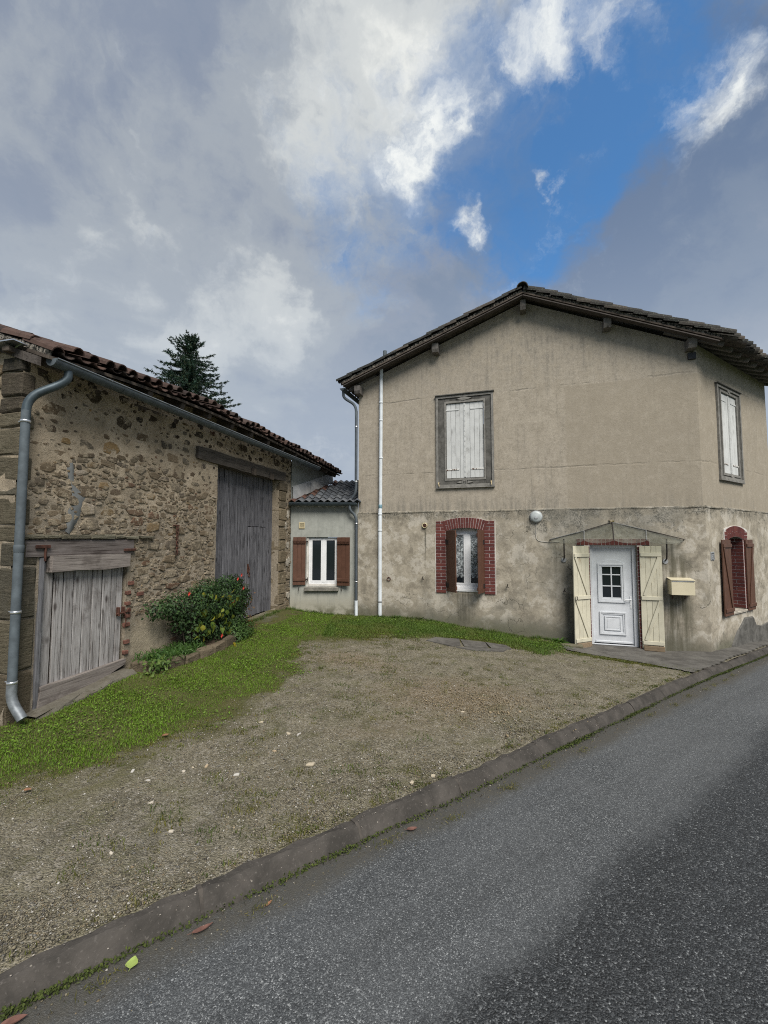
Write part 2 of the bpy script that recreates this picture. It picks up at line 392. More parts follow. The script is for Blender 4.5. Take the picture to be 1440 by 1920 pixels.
low = t.m('MULTIPLY', t.rng(z, 3.15, 2.72), t.rng(st, .38, .6)); c = t.mix(t.m('MULTIPLY', low, .45), c, (.15, .145, .125))
patch = t.m('MULTIPLY', t.m('MULTIPLY', t.rng(t.m('ADD', x, t.m('MULTIPLY', g1_, .06)), 4.88, 4.95), t.rng(z, 5.46, 5.42)), t.rng(g2_, .3, .6, .25, .75)); c = t.mix(patch, c, (.295, .255, .195))
h = t.m('ADD', t.m('ADD', t.m('MULTIPLY', nf, .5), t.m('MULTIPLY', g1_, 1.0)), t.m('MULTIPLY', joints, -.9))
c = t.mix(1.0, c, (1.0, 1.01, 1.03), 'MULTIPLY')
M['roughcast_upper'] = fin(t, c, .93, h, .55, .012, .15)
# lower storey: old lime render, patched, damp at the foot and under the ledge
t = mat('render_lower')
x, y, z, nb, nm, nf, ng, st, c = wall_common(t, (.265, .234, .182), (.42, .375, .298))
bl = t.noise(t.vm('ADD', t.obj, (7.3, 1.1, 4.2)), 2.6, 9, .70, .25); bl2 = t.noise(t.vm('ADD', t.obj, (1.3, 5.1, 2.2)), 7.5, 7, .72, .2)
c = t.mix(t.rng(bl, .50, .57, 0, .62), c, (.54, .50, .43)); c = t.mix(t.rng(bl, .45, .37, 0, .65), c, (.19, .166, .130)); g1_ = t.noise(t.obj, 17, 7, .8); c = t.mix(t.rng(g1_, .50, .64, 0, .42), c, (.19, .17, .135)); c = t.mix(t.rng(g1_, .46, .36, 0, .35), c, (.50, .455, .375)); c = t.mix(t.rng(bl2, .55, .63, 0, .4), c, (.185, .165, .132)); c = t.mix(t.rng(bl2, .42, .34, 0, .35), c, (.47, .43, .36))
gz = t.m('SUBTRACT', z, t.m('SUBTRACT', .17, t.m('MULTIPLY', x, .055)))
damp = t.m('ADD', t.rng(gz, .75, .0), t.m('MULTIPLY', t.m('SUBTRACT', nm, .5), 1.6))
c = t.mix(t.rng(damp, .35, 1.05, 0, .72), c, (.105, .098, .074))
green = t.m('MULTIPLY', t.rng(gz, .38, .02), t.rng(nb, .35, .6)); c = t.mix(t.m('MULTIPLY', green, .6), c, (.085, .092, .052))
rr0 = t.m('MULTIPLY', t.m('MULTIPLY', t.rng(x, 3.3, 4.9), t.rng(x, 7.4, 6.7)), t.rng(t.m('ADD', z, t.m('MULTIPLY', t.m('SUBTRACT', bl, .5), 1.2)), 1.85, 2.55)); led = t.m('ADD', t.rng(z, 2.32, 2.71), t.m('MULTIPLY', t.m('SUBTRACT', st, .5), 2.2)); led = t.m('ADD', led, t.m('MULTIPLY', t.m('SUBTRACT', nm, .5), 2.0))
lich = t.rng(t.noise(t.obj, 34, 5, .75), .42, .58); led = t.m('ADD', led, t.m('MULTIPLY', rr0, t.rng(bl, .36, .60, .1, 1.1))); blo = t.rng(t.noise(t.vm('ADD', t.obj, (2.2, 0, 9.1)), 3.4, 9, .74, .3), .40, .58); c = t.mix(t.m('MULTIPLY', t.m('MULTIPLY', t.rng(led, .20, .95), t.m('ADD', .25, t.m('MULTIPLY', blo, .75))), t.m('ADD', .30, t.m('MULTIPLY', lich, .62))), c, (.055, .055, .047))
rr = t.m('ADD', t.rng(x, 3.6, 5.0), t.rng(x, 7.35, 6.9, -1, 0)); c = t.mix(t.m('MULTIPLY', t.rng(t.m('ADD', nb, t.m('MULTIPLY', rr, .18)), .52, .75), .5), c, (.15, .146, .126))
drp = None
for xd, wd_, zt_ in ((4.60, .05, 2.0), (6.78, .10, 2.0), (4.86, .22, .9), (6.9, .3, .95), (2.6, .35, .82), (1.72, .03, 2.3)):
    q_ = t.m('MULTIPLY', t.rng(t.m('ABSOLUTE', t.m('SUBTRACT', t.m('ADD', x, t.m('MULTIPLY', t.m('SUBTRACT', nm, .5), .10)), xd)), wd_, wd_ * .2), t.m('MULTIPLY', t.rng(z, zt_ + .02, zt_ - .05), t.rng(z, zt_ - 1.1, zt_ - .2))); drp = q_ if drp is None else t.m('MAXIMUM', drp, q_)
c = t.mix(t.m('MULTIPLY', drp, t.rng(st, .36, .58, .25, .8)), c, (.075, .072, .055))
ol = t.m('MULTIPLY', t.m('MULTIPLY', t.rng(x, 6.5, 6.75), t.rng(x, 7.3, 6.95)), t.m('MULTIPLY', t.rng(z, 2.0, 1.5), t.rng(st, .36, .56))); c = t.mix(t.m('MULTIPLY', ol, .75), c, (.088, .082, .055))
cr = t.voro(t.vm('ADD', t.obj, t.scale(t.node('TexNoise', {'Vector': t.obj, 'Scale': 3.0, 'Detail': 4}).outputs[1], .45)), 1.15, 'DISTANCE_TO_EDGE')
crk = t.m('MULTIPLY', t.rng(cr, .009, .001), t.rng(nb, .5, .62)); c = t.mix(t.m('MULTIPLY', crk, .7), c, (.07, .065, .05))
c = t.mix(t.rng(ng, .52, .75, 0, .30), c, (.17, .155, .125)); c = t.mix(t.rng(nf, .56, .75, 0, .24), c, (.50, .46, .39))
h = t.m('ADD', t.m('ADD', t.m('MULTIPLY', nf, .35), t.m('MULTIPLY', ng, .2)), t.m('ADD', t.m('MULTIPLY', bl, 1.2), t.m('MULTIPLY', crk, -.7)))
c = t.mix(1.0, c, (.99, .995, 1.0), 'MULTIPLY')
M['render_lower'] = fin(t, c, .92, h, .5, .012, .15)
# annex: smooth grey cement render
t = mat('render_grey')
x, y, z, nb, nm, nf, ng, st, c = wall_common(t, (.27, .28, .255), (.345, .355, .325))
c = t.mix(t.rng(z, .95, .35, 0, .6), c, (.36, .33, .255)); c = t.mix(t.rng(st, .5, .72, 0, .45), c, (.17, .178, .165))
c = t.mix(t.m('MULTIPLY', t.rng(z, .55, .2), t.rng(nm, .38, .6)), c, (.13, .125, .085)); c = t.mix(t.rng(nb, .55, .7, 0, .35), c, (.20, .205, .19))
M['render_grey'] = fin(t, c, .92, t.m('ADD', t.m('MULTIPLY', nf, .5), nm), .3, .008, .15)
# dark cement window surround
t = mat('cement_dark'); v = t.obj; n1 = t.noise(v, 6, 7, .68, .5); n2 = t.noise(v, 90, 3); c = t.mix(t.rng(n1, .3, .7), (.068, .066, .06), (.145, .14, .128))
M['cement_dark'] = fin(t, c, .9, t.m('ADD', n1, n2), .4, .006, .15)
t = mat('cement_mid'); v = t.obj; n1 = t.noise(v, 9, 7, .68, .5); n2 = t.noise(v, 90, 3); c = t.mix(t.rng(n1, .3, .7), (.15, .145, .132), (.26, .25, .23))
M['cement_mid'] = fin(t, c, .9, t.m('ADD', n1, n2), .4, .006, .15)

# painted bricks
t = mat('brick_red'); v = offs(t, t.obj); n1 = t.noise(v, 14, 6, .65); n2 = t.noise(v, 110, 3); r_ = rnd(t)
c = t.mix(r_, (.085, .023, .021), (.14, .042, .034)); c = t.mix(t.rng(n1, .45, .75, 0, .5), c, (.075, .024, .024)); c = t.mix(t.rng(n2, .66, .76, 0, .3), c, (.3, .2, .18))
M['brick_red'] = fin(t, c, .72, t.m('ADD', n1, t.m('MULTIPLY', n2, .6)), .5, .006, .25)

# weathered boards: grain runs along local z
def wood(name, lo, hi, dark, paint=None, wear=(.56, .66), gs=1.0, rough=.85, axis='z'):
    t = mat(name); v = offs(t, t.obj); x, y, z = t.xyz(v); r_ = rnd(t)
    gv = t.comb(t.m('MULTIPLY', x, 26 * gs), t.m('MULTIPLY', y, 26 * gs), t.m('MULTIPLY', z, 1.3 * gs)) if axis == 'z' else t.comb(t.m('MULTIPLY', x, 1.3 * gs), t.m('MULTIPLY', y, 26 * gs), t.m('MULTIPLY', z, 26 * gs))
    g = t.noise(gv, 1.6, 9, .72, .35); g2 = t.noise(gv, 6.0, 4, .6); b_ = t.noise(v, 3.2, 6, .62, .5)
    kn = t.voro(t.comb(t.m('MULTIPLY', x, 5), t.m('MULTIPLY', y, 5), t.m('MULTIPLY', z, 2.2)) if axis == 'z' else t.comb(t.m('MULTIPLY', x, 2.2), t.m('MULTIPLY', y, 5), t.m('MULTIPLY', z, 5)), 1.0)
    c = t.mix(t.rng(g, .28, .72), lo, hi); c = t.mix(t.rng(g, .46, .34, 0, .75), c, dark); c = t.mix(t.rng(b_, .52, .72, 0, .55), c, tuple(q * 1.7 for q in dark))
    c = t.mix(t.rng(kn, .16, .05, 0, .8), c, dark)
    c = t.mix(t.m('MULTIPLY', r_, .35), c, tuple(q * .75 for q in lo)); h = t.m('ADD', g, t.m('MULTIPLY', g2, .5))
    if paint:
        pm = t.rng(t.m('ADD', t.m('MULTIPLY', g, .6), t.m('MULTIPLY', b_, .4)), wear[0], wear[1], 1.0, 0.0)
        pc = t.mix(t.rng(b_, .35, .7), paint, tuple(q * .82 for q in paint)); pc = t.mix(t.m('MULTIPLY', r_, .4), pc, tuple(q * .88 for q in paint))
        c = t.mix(pm, c, pc); h = t.m('ADD', t.m('MULTIPLY', h, .4), t.m('MULTIPLY', pm, .6))
    M[name] = fin(t, c, rough, h, .7, .006, .2)
wood('plank_pale', (.18, .168, .16), (.47, .455, .45), (.035, .025, .022))
wood('plank_lintel', (.15, .13, .118), (.33, .295, .27), (.03, .023, .02), axis='x')
wood('plank_beam', (.080, .066, .060), (.20, .178, .168), (.022, .017, .015), axis='x')
wood('plank_dark', (.105, .105, .112), (.235, .235, .25), (.03, .029, .031))
wood('plank_cart', (.062, .062, .070), (.21, .21, .228), (.014, .014, .016))
wood('beam_old', (.062, .054, .047), (.13, .115, .10), (.02, .018, .016), axis='x')
wood('shutter_white', (.30, .30, .29), (.4, .4, .39), (.14, .135, .125), (.58, .59, .58), (.53, .67))
wood('shutter_cream', (.34, .27, .17), (.45, .38, .26), (.17, .12, .07), (.56, .53, .415), (.545, .665))
wood('cream_batten', (.34, .27, .17), (.45, .38, .26), (.17, .12, .07), (.57, .54, .425), (.57, .66), axis='x')
wood('rotten_wood', (.17, .125, .08), (.26, .20, .135), (.13, .085, .05), axis='x')
wood('purlin_wood', (.11, .10, .09), (.22, .205, .19), (.04, .036, .032))
wood('barge_wood', (.055, .047, .042), (.11, .096, .087), (.025, .021, .019), axis='x')

# mortar of the barn
t = mat('barn_mortar'); x, y, z = t.xyz(t.obj); n1 = t.noise(t.obj, 2.2, 7, .62, .5); n2 = t.noise(t.obj, 14, 6, .7); n3 = t.noise(t.obj, 90, 4, .7)
c = t.mix(t.rng(n1, .3, .7), (.40, .335, .245), (.56, .485, .375)); zz = t.m('ADD', z, t.m('MULTIPLY', t.m('SUBTRACT', n1, .5), 1.6))
c = t.mix(t.rng(zz, 2.95, 2.2, 0, .8), c, t.mix(t.rng(n2, .35, .65), (.24, .205, .158), (.43, .39, .325)))
c = t.mix(t.rng(n2, .5, .68, 0, .45), c, (.185, .145, .098)); c = t.mix(t.rng(n3, .55, .70, 0, .6), c, (.55, .49, .39)); c = t.mix(t.rng(n3, .42, .3, 0, .6), c, (.11, .088, .062)); n4 = t.noise(t.obj, 28, 6, .75); c = t.mix(t.rng(n4, .58, .66, 0, .7), c, (.095, .075, .052))
pw = t.m('MULTIPLY', t.m('MULTIPLY', t.rng(x, 1.5, 1.7), t.rng(x, 2.7, 2.2)), t.rng(z, 1.0, .5)); c = t.mix(t.m('MULTIPLY', pw, t.rng(n1, .3, .5)), c, (.45, .40, .30))
grm = t.rng(t.noise(t.obj, 1.3, 6, .65), .45, .7, 0, .5); fl_ = t.noise(t.obj, 19, 6, .75); c = t.mix(1.0, c, (.79, .77, .745), 'MULTIPLY'); c = t.mix(grm, c, (.125, .104, .078)); c = t.mix(t.m('MULTIPLY', t.rng(fl_, .62, .68), t.rng(zz, 3.3, 2.5, .15, .9)), c, (.52, .48, .42))
M['barn_mortar'] = fin(t, c, .95, t.m('ADD', t.m('MULTIPLY', n2, 1.0), t.m('MULTIPLY', n3, .5)), .8, .02, .1)
t = mat('block_stone'); tc = tint(t); n1 = t.noise(t.obj, 9, 6, .7, .4); n2 = t.noise(t.obj, 75, 4, .7); lay = t.noise(t.vm('MULTIPLY', t.obj, (6, 6, 34)), 1.0, 5, .65)
c = t.mix(t.rng(n1, .3, .7, 0, .55), tc, t.mix(1.0, tc, (.52, .48, .45), 'MULTIPLY')); c = t.mix(t.rng(lay, .5, .68, 0, .4), c, t.mix(1.0, tc, (.5, .46, .42), 'MULTIPLY'))
c = t.mix(t.rng(n2, .56, .70, 0, .25), c, (.30, .265, .20)); c = t.mix(t.rng(n1, .54, .64, 0, .2), c, (.25, .22, .16))
c = t.mix(t.rng(t.noise(t.node('NewGeometry').outputs['Position'], 9, 7, .75), .54, .66, 0, .7), c, (.075, .068, .045))
M['block_stone'] = fin(t, c, .93, t.m('ADD', t.m('ADD', n1, lay), t.m('MULTIPLY', n2, .5)), .9, .02, .12)
t = mat('rubble_stone'); tc = tint(t); n1 = t.noise(t.obj, 9, 6, .7, .4); n2 = t.noise(t.obj, 75, 4, .7); lay = t.noise(t.vm('MULTIPLY', t.obj, (6, 6, 34)), 1.0, 5, .65)
c = t.mix(t.rng(n1, .3, .7, 0, .55), tc, t.mix(1.0, tc, (.52, .48, .45), 'MULTIPLY')); c = t.mix(t.rng(lay, .5, .68, 0, .4), c, t.mix(1.0, tc, (.5, .46, .42), 'MULTIPLY'))
c = t.mix(t.rng(n2, .56, .70, 0, .5), c, (.36, .315, .24)); c = t.mix(t.rng(n1, .54, .64, 0, .65), c, (.33, .28, .205))
gp_ = t.node('NewGeometry').outputs['Position']; sm = t.noise(gp_, 7.5, 8, .74, .2); zw = t.xyz(gp_)[2]; sg = t.noise(gp_, 95, 3, .7)
mort = t.mix(t.rng(sg, .35, .65), (.27, .225, .16), (.48, .42, .325)); c = t.mix(t.rng(t.m('ADD', sm, t.m('MULTIPLY', t.rng(zw, 2.2, 3.2), -.025)), .49, .545, 0, .88), c, mort); c = t.mix(t.rng(t.noise(gp_, 21, 5, .7), .60, .68, 0, .8), c, (.075, .06, .045))
fl_ = t.noise(gp_, 17, 6, .75); c = t.mix(1.0, c, (.75, .73, .70), 'MULTIPLY'); c = t.mix(t.m('MULTIPLY', t.rng(fl_, .63, .68), t.rng(zw, 3.3, 2.5, .1, .9)), c, (.50, .46, .40))
M['rubble_stone'] = fin(t, c, .93, t.m('ADD', t.m('ADD', n1, lay), t.m('MULTIPLY', n2, .5)), .8, .012, .12)

# roof tiles
t = mat('verge_speckle'); n1 = t.noise(t.obj, 26, 6, .75); n2 = t.noise(t.obj, 5, 5, .6); M['verge_speckle'] = fin(t, t.mix(t.rng(n1, .46, .56), (.03, .03, .027), t.mix(n2, (.16, .145, .12), (.34, .31, .27))), .95, n1, .7, .02, .1)
def tilemat(name, cols, lich, lf):
    t = mat(name); v = offs(t, t.obj); n1 = t.noise(v, 7, 6, .68, .4); n2 = t.noise(v, 40, 4, .7); r_ = rnd(t)
    c = t.ramp(r_, cols); c = t.mix(t.rng(n1, .45, .7, 0, .6), c, t.mix(1.0, c, (.4, .4, .4), 'MULTIPLY')); c = t.mix(t.rng(n2, lf, lf + .1, 0, .8), c, lich)
    M[name] = fin(t, c, .88, t.m('ADD', n1, t.m('MULTIPLY', n2, .6)), .6, .01, .2)
tilemat('tile_red', [(0, (.030, .022, .020)), (.35, (.052, .034, .029)), (.7, (.082, .052, .042)), (1, (.046, .040, .037))], (.15, .135, .11), .60)
tilemat('tile_mossy', [(0, (.022, .022, .021)), (.5, (.045, .042, .039)), (1, (.085, .070, .058))], (.15, .17, .13), .56)
tilemat('tile_slate', [(0, (.052, .057, .064)), (.5, (.086, .093, .103)), (1, (.125, .13, .135))], (.115, .11, .075), .62)
tilemat('tile_rusty', [(0, (.075, .045, .036)), (1, (.12, .062, .046))], (.12, .11, .09), .62)
t = mat('flashing'); n1 = t.noise(t.obj, 3, 7, .65, .4); M['flashing'] = fin(t, t.mix(t.rng(n1, .3, .7), (.40, .41, .415), (.60, .60, .585)), .6, n1, .25, .01, .3)

# ground
t = mat('yard_gravel'); P_ = t.obj; n1 = t.noise(P_, .55, 6, .6, .5); n2 = t.noise(P_, 4, 7, .68, .4); n3 = t.noise(P_, 42, 5, .72); vv = t.voro(P_, 95, 'F1', 'Color'); vd = t.voro(P_, 95); vb = t.voro(P_, 38, 'F1', 'Color')
gr = t.node('Attribute', attribute_name='grass').outputs['Fac']; sa = t.node('Attribute', attribute_name='sand').outputs['Fac']; da = t.node('Attribute', attribute_name='dark').outputs['Fac']
c = t.mix(t.rng(n2, .3, .7), (.115, .105, .070), (.250, .226, .158)); c = t.mix(t.rng(t.m('ADD', sa, t.m('MULTIPLY', t.m('SUBTRACT', n1, .5), .8)), .25, .75, 0, .75), c, t.mix(n2, (.19, .135, .082), (.30, .222, .135)))
cc = t.ramp(t.xyz(vv)[0], [(0, (.05, .044, .034)), (.3, (.125, .108, .078)), (.62, (.21, .184, .132)), (.9, (.30, .275, .225)), (1, (.50, .48, .44))])
c = t.mix(t.rng(n3, .36, .62, .22, .62), c, cc); c = t.mix(t.rng(t.xyz(vb)[1], .86, .9, 0, .55), c, (.31, .28, .23))
c = t.mix(t.rng(n3, .40, .28, 0, .6), c, (.055, .048, .036)); c = t.mix(t.m('MULTIPLY', da, .7), c, t.mix(n2, (.085, .083, .078), (.135, .13, .12)))
mo = t.rng(t.m('ADD', gr, t.m('MULTIPLY', t.m('SUBTRACT', n2, .5), .9)), .12, .6, 0, .92); c = t.mix(mo, c, t.mix(n2, (.055, .062, .020), (.115, .105, .035)))
mo2 = t.m('MULTIPLY', t.rng(t.noise(t.vm('ADD', P_, (3, 9, 0)), 2.6, 6, .65), .50, .66), t.rng(n3, .40, .58)); c = t.mix(t.m('MULTIPLY', mo2, .75), c, (.080, .082, .026))
h = t.m('ADD', t.m('MULTIPLY', vd, -1.0), t.m('ADD', t.m('MULTIPLY', n3, 1.0), t.m('MULTIPLY', n2, .8)))
M['yard_gravel'] = fin(t, c, .92, h, .9, .014, .15)
t = mat('pebble'); tc = tint(t); n = t.noise(t.obj, 120, 3); M['pebble'] = fin(t, t.mix(t.rng(n, .3, .7, 0, .35), tc, t.mix(1.0, tc, (.55, .52, .48), 'MULTIPLY')), .85, None, spec=.2)
# road: local y = minus distance from the kerb
t = mat('asphalt'); P_ = t.obj; x, y, z = t.xyz(P_); n1 = t.noise(P_, 1.1, 6, .6, .5); n3 = t.noise(P_, 26, 5, .7); Pd = t.vm('ADD', P_, t.scale(t.node('TexNoise', {'Vector': P_, 'Scale': 60.0, 'Detail': 3}).outputs[1], .012)); vd = t.voro(Pd, 165); vc = t.voro(Pd, 165, 'F1', 'Color'); vd2 = t.voro(Pd, 118); vc2 = t.voro(Pd, 118, 'F1', 'Color')
yw = t.m('ADD', y, t.m('ADD', t.m('MULTIPLY', t.m('SUBTRACT', n1, .5), .28), t.m('MULTIPLY', t.m('SUBTRACT', n3, .5), .22)))
fresh = t.rng(yw, -1.02, -1.28)
old = t.ramp(t.xyz(vc)[0], [(0, (.032, .035, .037)), (.45, (.062, .067, .070)), (.75, (.094, .100, .104)), (.94, (.17, .178, .18)), (1, (.32, .33, .33))]); old = t.mix(t.rng(n1, .35, .65, 0, .35), old, (.105, .110, .113))
new = t.ramp(t.xyz(vc2)[0], [(0, (.008, .009, .010)), (.5, (.023, .026, .028)), (.80, (.048, .052, .055)), (.96, (.10, .105, .108)), (1, (.22, .23, .23))])
c = t.mix(fresh, old, new); c = t.mix(t.rng(vd, .52, .75, 0, .6), c, (.025, .026, .028))
lt_ = t.noise(t.comb(t.m('MULTIPLY', x, .35), t.m('MULTIPLY', y, 3.2), 0.0), 1.4, 6, .65, .4); c = t.mix(t.rng(lt_, .42, .66, 0, .32), c, t.mix(1.0, c, (1.45, 1.45, 1.45), 'MULTIPLY')); c = t.mix(t.rng(lt_, .45, .30, 0, .35), c, t.mix(1.0, c, (.62, .62, .62), 'MULTIPLY')); blt = t.noise(P_, 5.5, 7, .7, .3); c = t.mix(t.rng(blt, .56, .68, 0, .28), c, t.mix(1.0, c, (.55, .55, .54), 'MULTIPLY'))
dirt = t.rng(t.m('ADD', y, t.m('MULTIPLY', t.m('SUBTRACT', n1, .5), .25)), -.30, -.10); c = t.mix(t.m('MULTIPLY', dirt, t.rng(n3, .25, .6, .55, .95)), c, t.mix(n3, (.045, .042, .036), (.085, .08, .066)))
h = t.m('ADD', t.m('MULTIPLY', t.mix(fresh, vd, vd2), -1.0), t.m('MULTIPLY', n3, .4))
M['asphalt'] = fin(t, c, t.rng(n3, .3, .7, .5, .72), h, t.rng(fresh, 0, 1, .35, .6), .012, .4)
t = mat('kerb_concrete'); P_ = offs(t, t.obj); n1 = t.noise(P_, 4, 7, .66, .4); n2 = t.noise(P_, 60, 4, .7); x, y, z = t.xyz(t.obj); vc = t.xyz(t.voro(P_, 55, 'F1', 'Color'))[0]; vd = t.voro(P_, 55)
c = t.mix(t.rng(n1, .3, .7), (.036, .033, .029), (.078, .070, .062)); c = t.mix(t.rng(n2, .55, .75, 0, .5), c, (.17, .155, .14)); c = t.mix(t.m('MULTIPLY', t.rng(vc, .975, .98), t.rng(vd, .35, .2)), c, (.22, .20, .17))
M['kerb_concrete'] = fin(t, c, .85, t.m('ADD', n1, n2), .5, .008, .2)
t = mat('old_concrete'); P_ = offs(t, t.obj); n1 = t.noise(P_, 3, 8, .68, .5); n2 = t.noise(P_, 55, 4, .7); c = t.mix(t.rng(n1, .3, .7), (.062, .058, .052), (.135, .128, .115)); c = t.mix(t.rng(n2, .58, .75, 0, .4), c, (.2, .19, .17)); c = t.mix(t.rng(n1, .6, .72, 0, .4), c, (.07, .078, .04))
M['old_concrete'] = fin(t, c, .85, t.m('ADD', n1, n2), .5, .01, .25)
t = mat('far_grass'); n1 = t.noise(t.obj, .3, 8, .7); M['far_grass'] = fin(t, t.mix(n1, (.03, .05, .015), (.07, .09, .03)), .95, n1, .5, .1, .1)
def leafmat(name, trans=.25, rough=.55):
    t = mat(name); tc = tint(t); d = t.b; t._set(d.inputs['Base Color'], tc); d.inputs['Roughness'].default_value = rough; d.inputs['Specular IOR Level'].default_value = .3
    tl = t.node('BsdfTranslucent', {'Color': t.mix(1.0, tc, (1.25, 1.3, .7), 'MULTIPLY')}); mx = t.node('MixShader', {0: trans, 1: d.outputs[0], 2: tl.outputs[0]}); t.L.new(mx.outputs[0], t.o.inputs[0]); M[name] = t.mat
leafmat('foliage'); leafmat('grass_blade', .3, .6); leafmat('needles', .1, .6); leafmat('moss_green', .1, .9)

# ================================================================== GROUND, ROAD, KERB
PAVE_T = [(3.63, 8.65), (4.45, 8.06), (5.19, 7.55)]
LAWN = [(-2.94, 3.48), (-2.69, 3.87), (-2.24, 4.3), (-1.76, 4.93), (-1.49, 5.67), (-1.41, 6.75), (-1.55, 8.06), (-.81, 8.49), (.86, 8.92), (1.9, 8.81), (2.48, 8.61),
        (3.45, 8.35), (4.0, 9.2), (2.4, 10.1), (-.6, 11.1), (-2.35, 11.1), (-2.5, 10.6), (-2.45, 9.6), (-2.6, 8.9), (-3.0, 8.2), (-4.0, 4.9), (-4.4, 2.6)]
def px_local_grid(s0, s1, d0, d1, st):
    s = np.arange(s0, s1 + st / 2, st); d = np.arange(d0, d1 + st / 2, st)
    S, Dd = np.meshgrid(s, d); return S, Dd
def gridfaces(nr, nc):
    i = np.arange(nr - 1)[:, None] * nc + np.arange(nc - 1)[None, :]
    return np.stack([i, i + 1, i + nc + 1, i + nc], -1).reshape(-1, 4)
def kw(S, Dd): return KF.O[0] + KF.x[0] * S + KF.y[0] * Dd, KF.O[1] + KF.x[1] * S + KF.y[1] * Dd
def wob(s): return -.038 * np.exp(-((s - 2.5) / 1.6) ** 2) + .06 * np.exp(-((s - 8.3) / 2.2) ** 2)      # the kerb is not quite straight
def polydist(X, Y, poly):
    best = np.full(np.shape(X), 9.0); n = len(poly)
    for i in range(n):
        a = np.array(poly[i][:2]); b = np.array(poly[(i + 1) % n][:2]); ab = b - a
        tt = np.clip(((X - a[0]) * ab[0] + (Y - a[1]) * ab[1]) / (ab @ ab), 0, 1)
        best = np.minimum(best, np.hypot(X - a[0] - tt * ab[0], Y - a[1] - tt * ab[1]))
    return best
def lawn_amt(X, Y):
    sd_ = polydist(X, Y, LAWN); ins = inpoly(X, Y, LAWN); d = np.where(ins, sd_, -sd_)
    nz = (fbm(X * 1.7, Y * 1.7, 3) - .5) * .9 + (fbm(X * 6, Y * 6, 9) - .5) * .35
    left = np.clip((-.9 - X) / .5, 0, 1)                       # thick lawn by the barn, thin turf by the house
    e = np.clip((d + nz * 1.0 + .16) / (.42 + .3 * (1 - left)), 0, 1)
    return e
S_, D_ = px_local_grid(-5, 16, .128, 13.0, .07); X_, Y_ = kw(S_, D_); X_ = X_ - .603 * wob(S_); Y_ = Y_ + .798 * wob(S_)
Z_ = zyard(X_, Y_) - .004 - .014 * np.clip((.24 - D_) / .09, 0, 1) + (fbm(X_ * 2.2, Y_ * 2.2, 5) - .5) * .035 * np.clip((D_ - .2) / .5, 0, 1) + (fbm(X_ * 9, Y_ * 9, 6) - .5) * .012 * np.clip((D_ - .13) / .2, 0, 1)
_sd = polydist(X_, Y_, LAWN); _sd = np.where(inpoly(X_, Y_, LAWN), _sd, -_sd); G_ = np.maximum(lawn_amt(X_, Y_), .62 * np.clip((_sd + (fbm(X_ * 1.2, Y_ * 1.2, 12) - .5) * 1.6 + .60) / 1.1, 0, 1))
sand_ = np.clip(1 - np.hypot((X_ - .9) / 1.9, (Y_ - 5.9) / 1.5), 0, 1) * .9 + np.clip(1 - np.hypot((X_ + .5) / 1.3, (Y_ - 7.3) / .9), 0, 1) * .8 + np.clip(1 - np.hypot((X_ + .3) / 1.5, (Y_ - 4.6) / .7), 0, 1) * .5
dark_ = inpoly(X_, Y_, [(-2.9, 8.6), (-2.45, 10.1), (-2.2, 10.85), (-1.6, 10.5), (-2.2, 9.0)]) * .9 + np.clip(1 - np.hypot((X_ + 1.6), (Y_ - 3.0) / .7) / 1.3, 0, 1) * .35
me = npmesh('gravel_yard', np.stack([X_, Y_, Z_], -1).reshape(-1, 3), gridfaces(*X_.shape), M['yard_gravel'], smooth=True, attrs={'grass': G_, 'sand': sand_, 'dark': dark_})
tag(link('gravel_yard', me), kind='structure')
# the land beyond
me = npmesh('ground', [(-400, -400, -2.2), (400, -400, -2.2), (400, 400, -2.2), (-400, 400, -2.2)], [(0, 1, 2, 3)], M['far_grass']); tag(link('ground', me), kind='structure')
S2, D2 = px_local_grid(-14, 24, -14, 16, 1.0); X2, Y2 = kw(S2, D2); Z2 = zroad(X2, Y2) - .14
me = npmesh('earth_bank', np.stack([X2, Y2, Z2], -1).reshape(-1, 3), gridfaces(*X2.shape), M['far_grass'], smooth=True); tag(link('earth_bank', me), kind='structure')
# road sheet, in the kerb's own frame
S3, D3 = px_local_grid(-12, 22, -6.2, .05, .25); X3, Y3 = kw(S3, D3); Z3 = zroad(X3, Y3) - .0 - .012 * np.clip(1 + D3 / .3, 0, 1)
me = npmesh('road', np.stack([S3, D3, Z3], -1).reshape(-1, 3), gridfaces(*S3.shape), M['asphalt'], smooth=True)
ro = link('road', me); ro.location = KF.O; ro.rotation_euler = (0, 0, KF.ang); tag(ro, kind='structure')

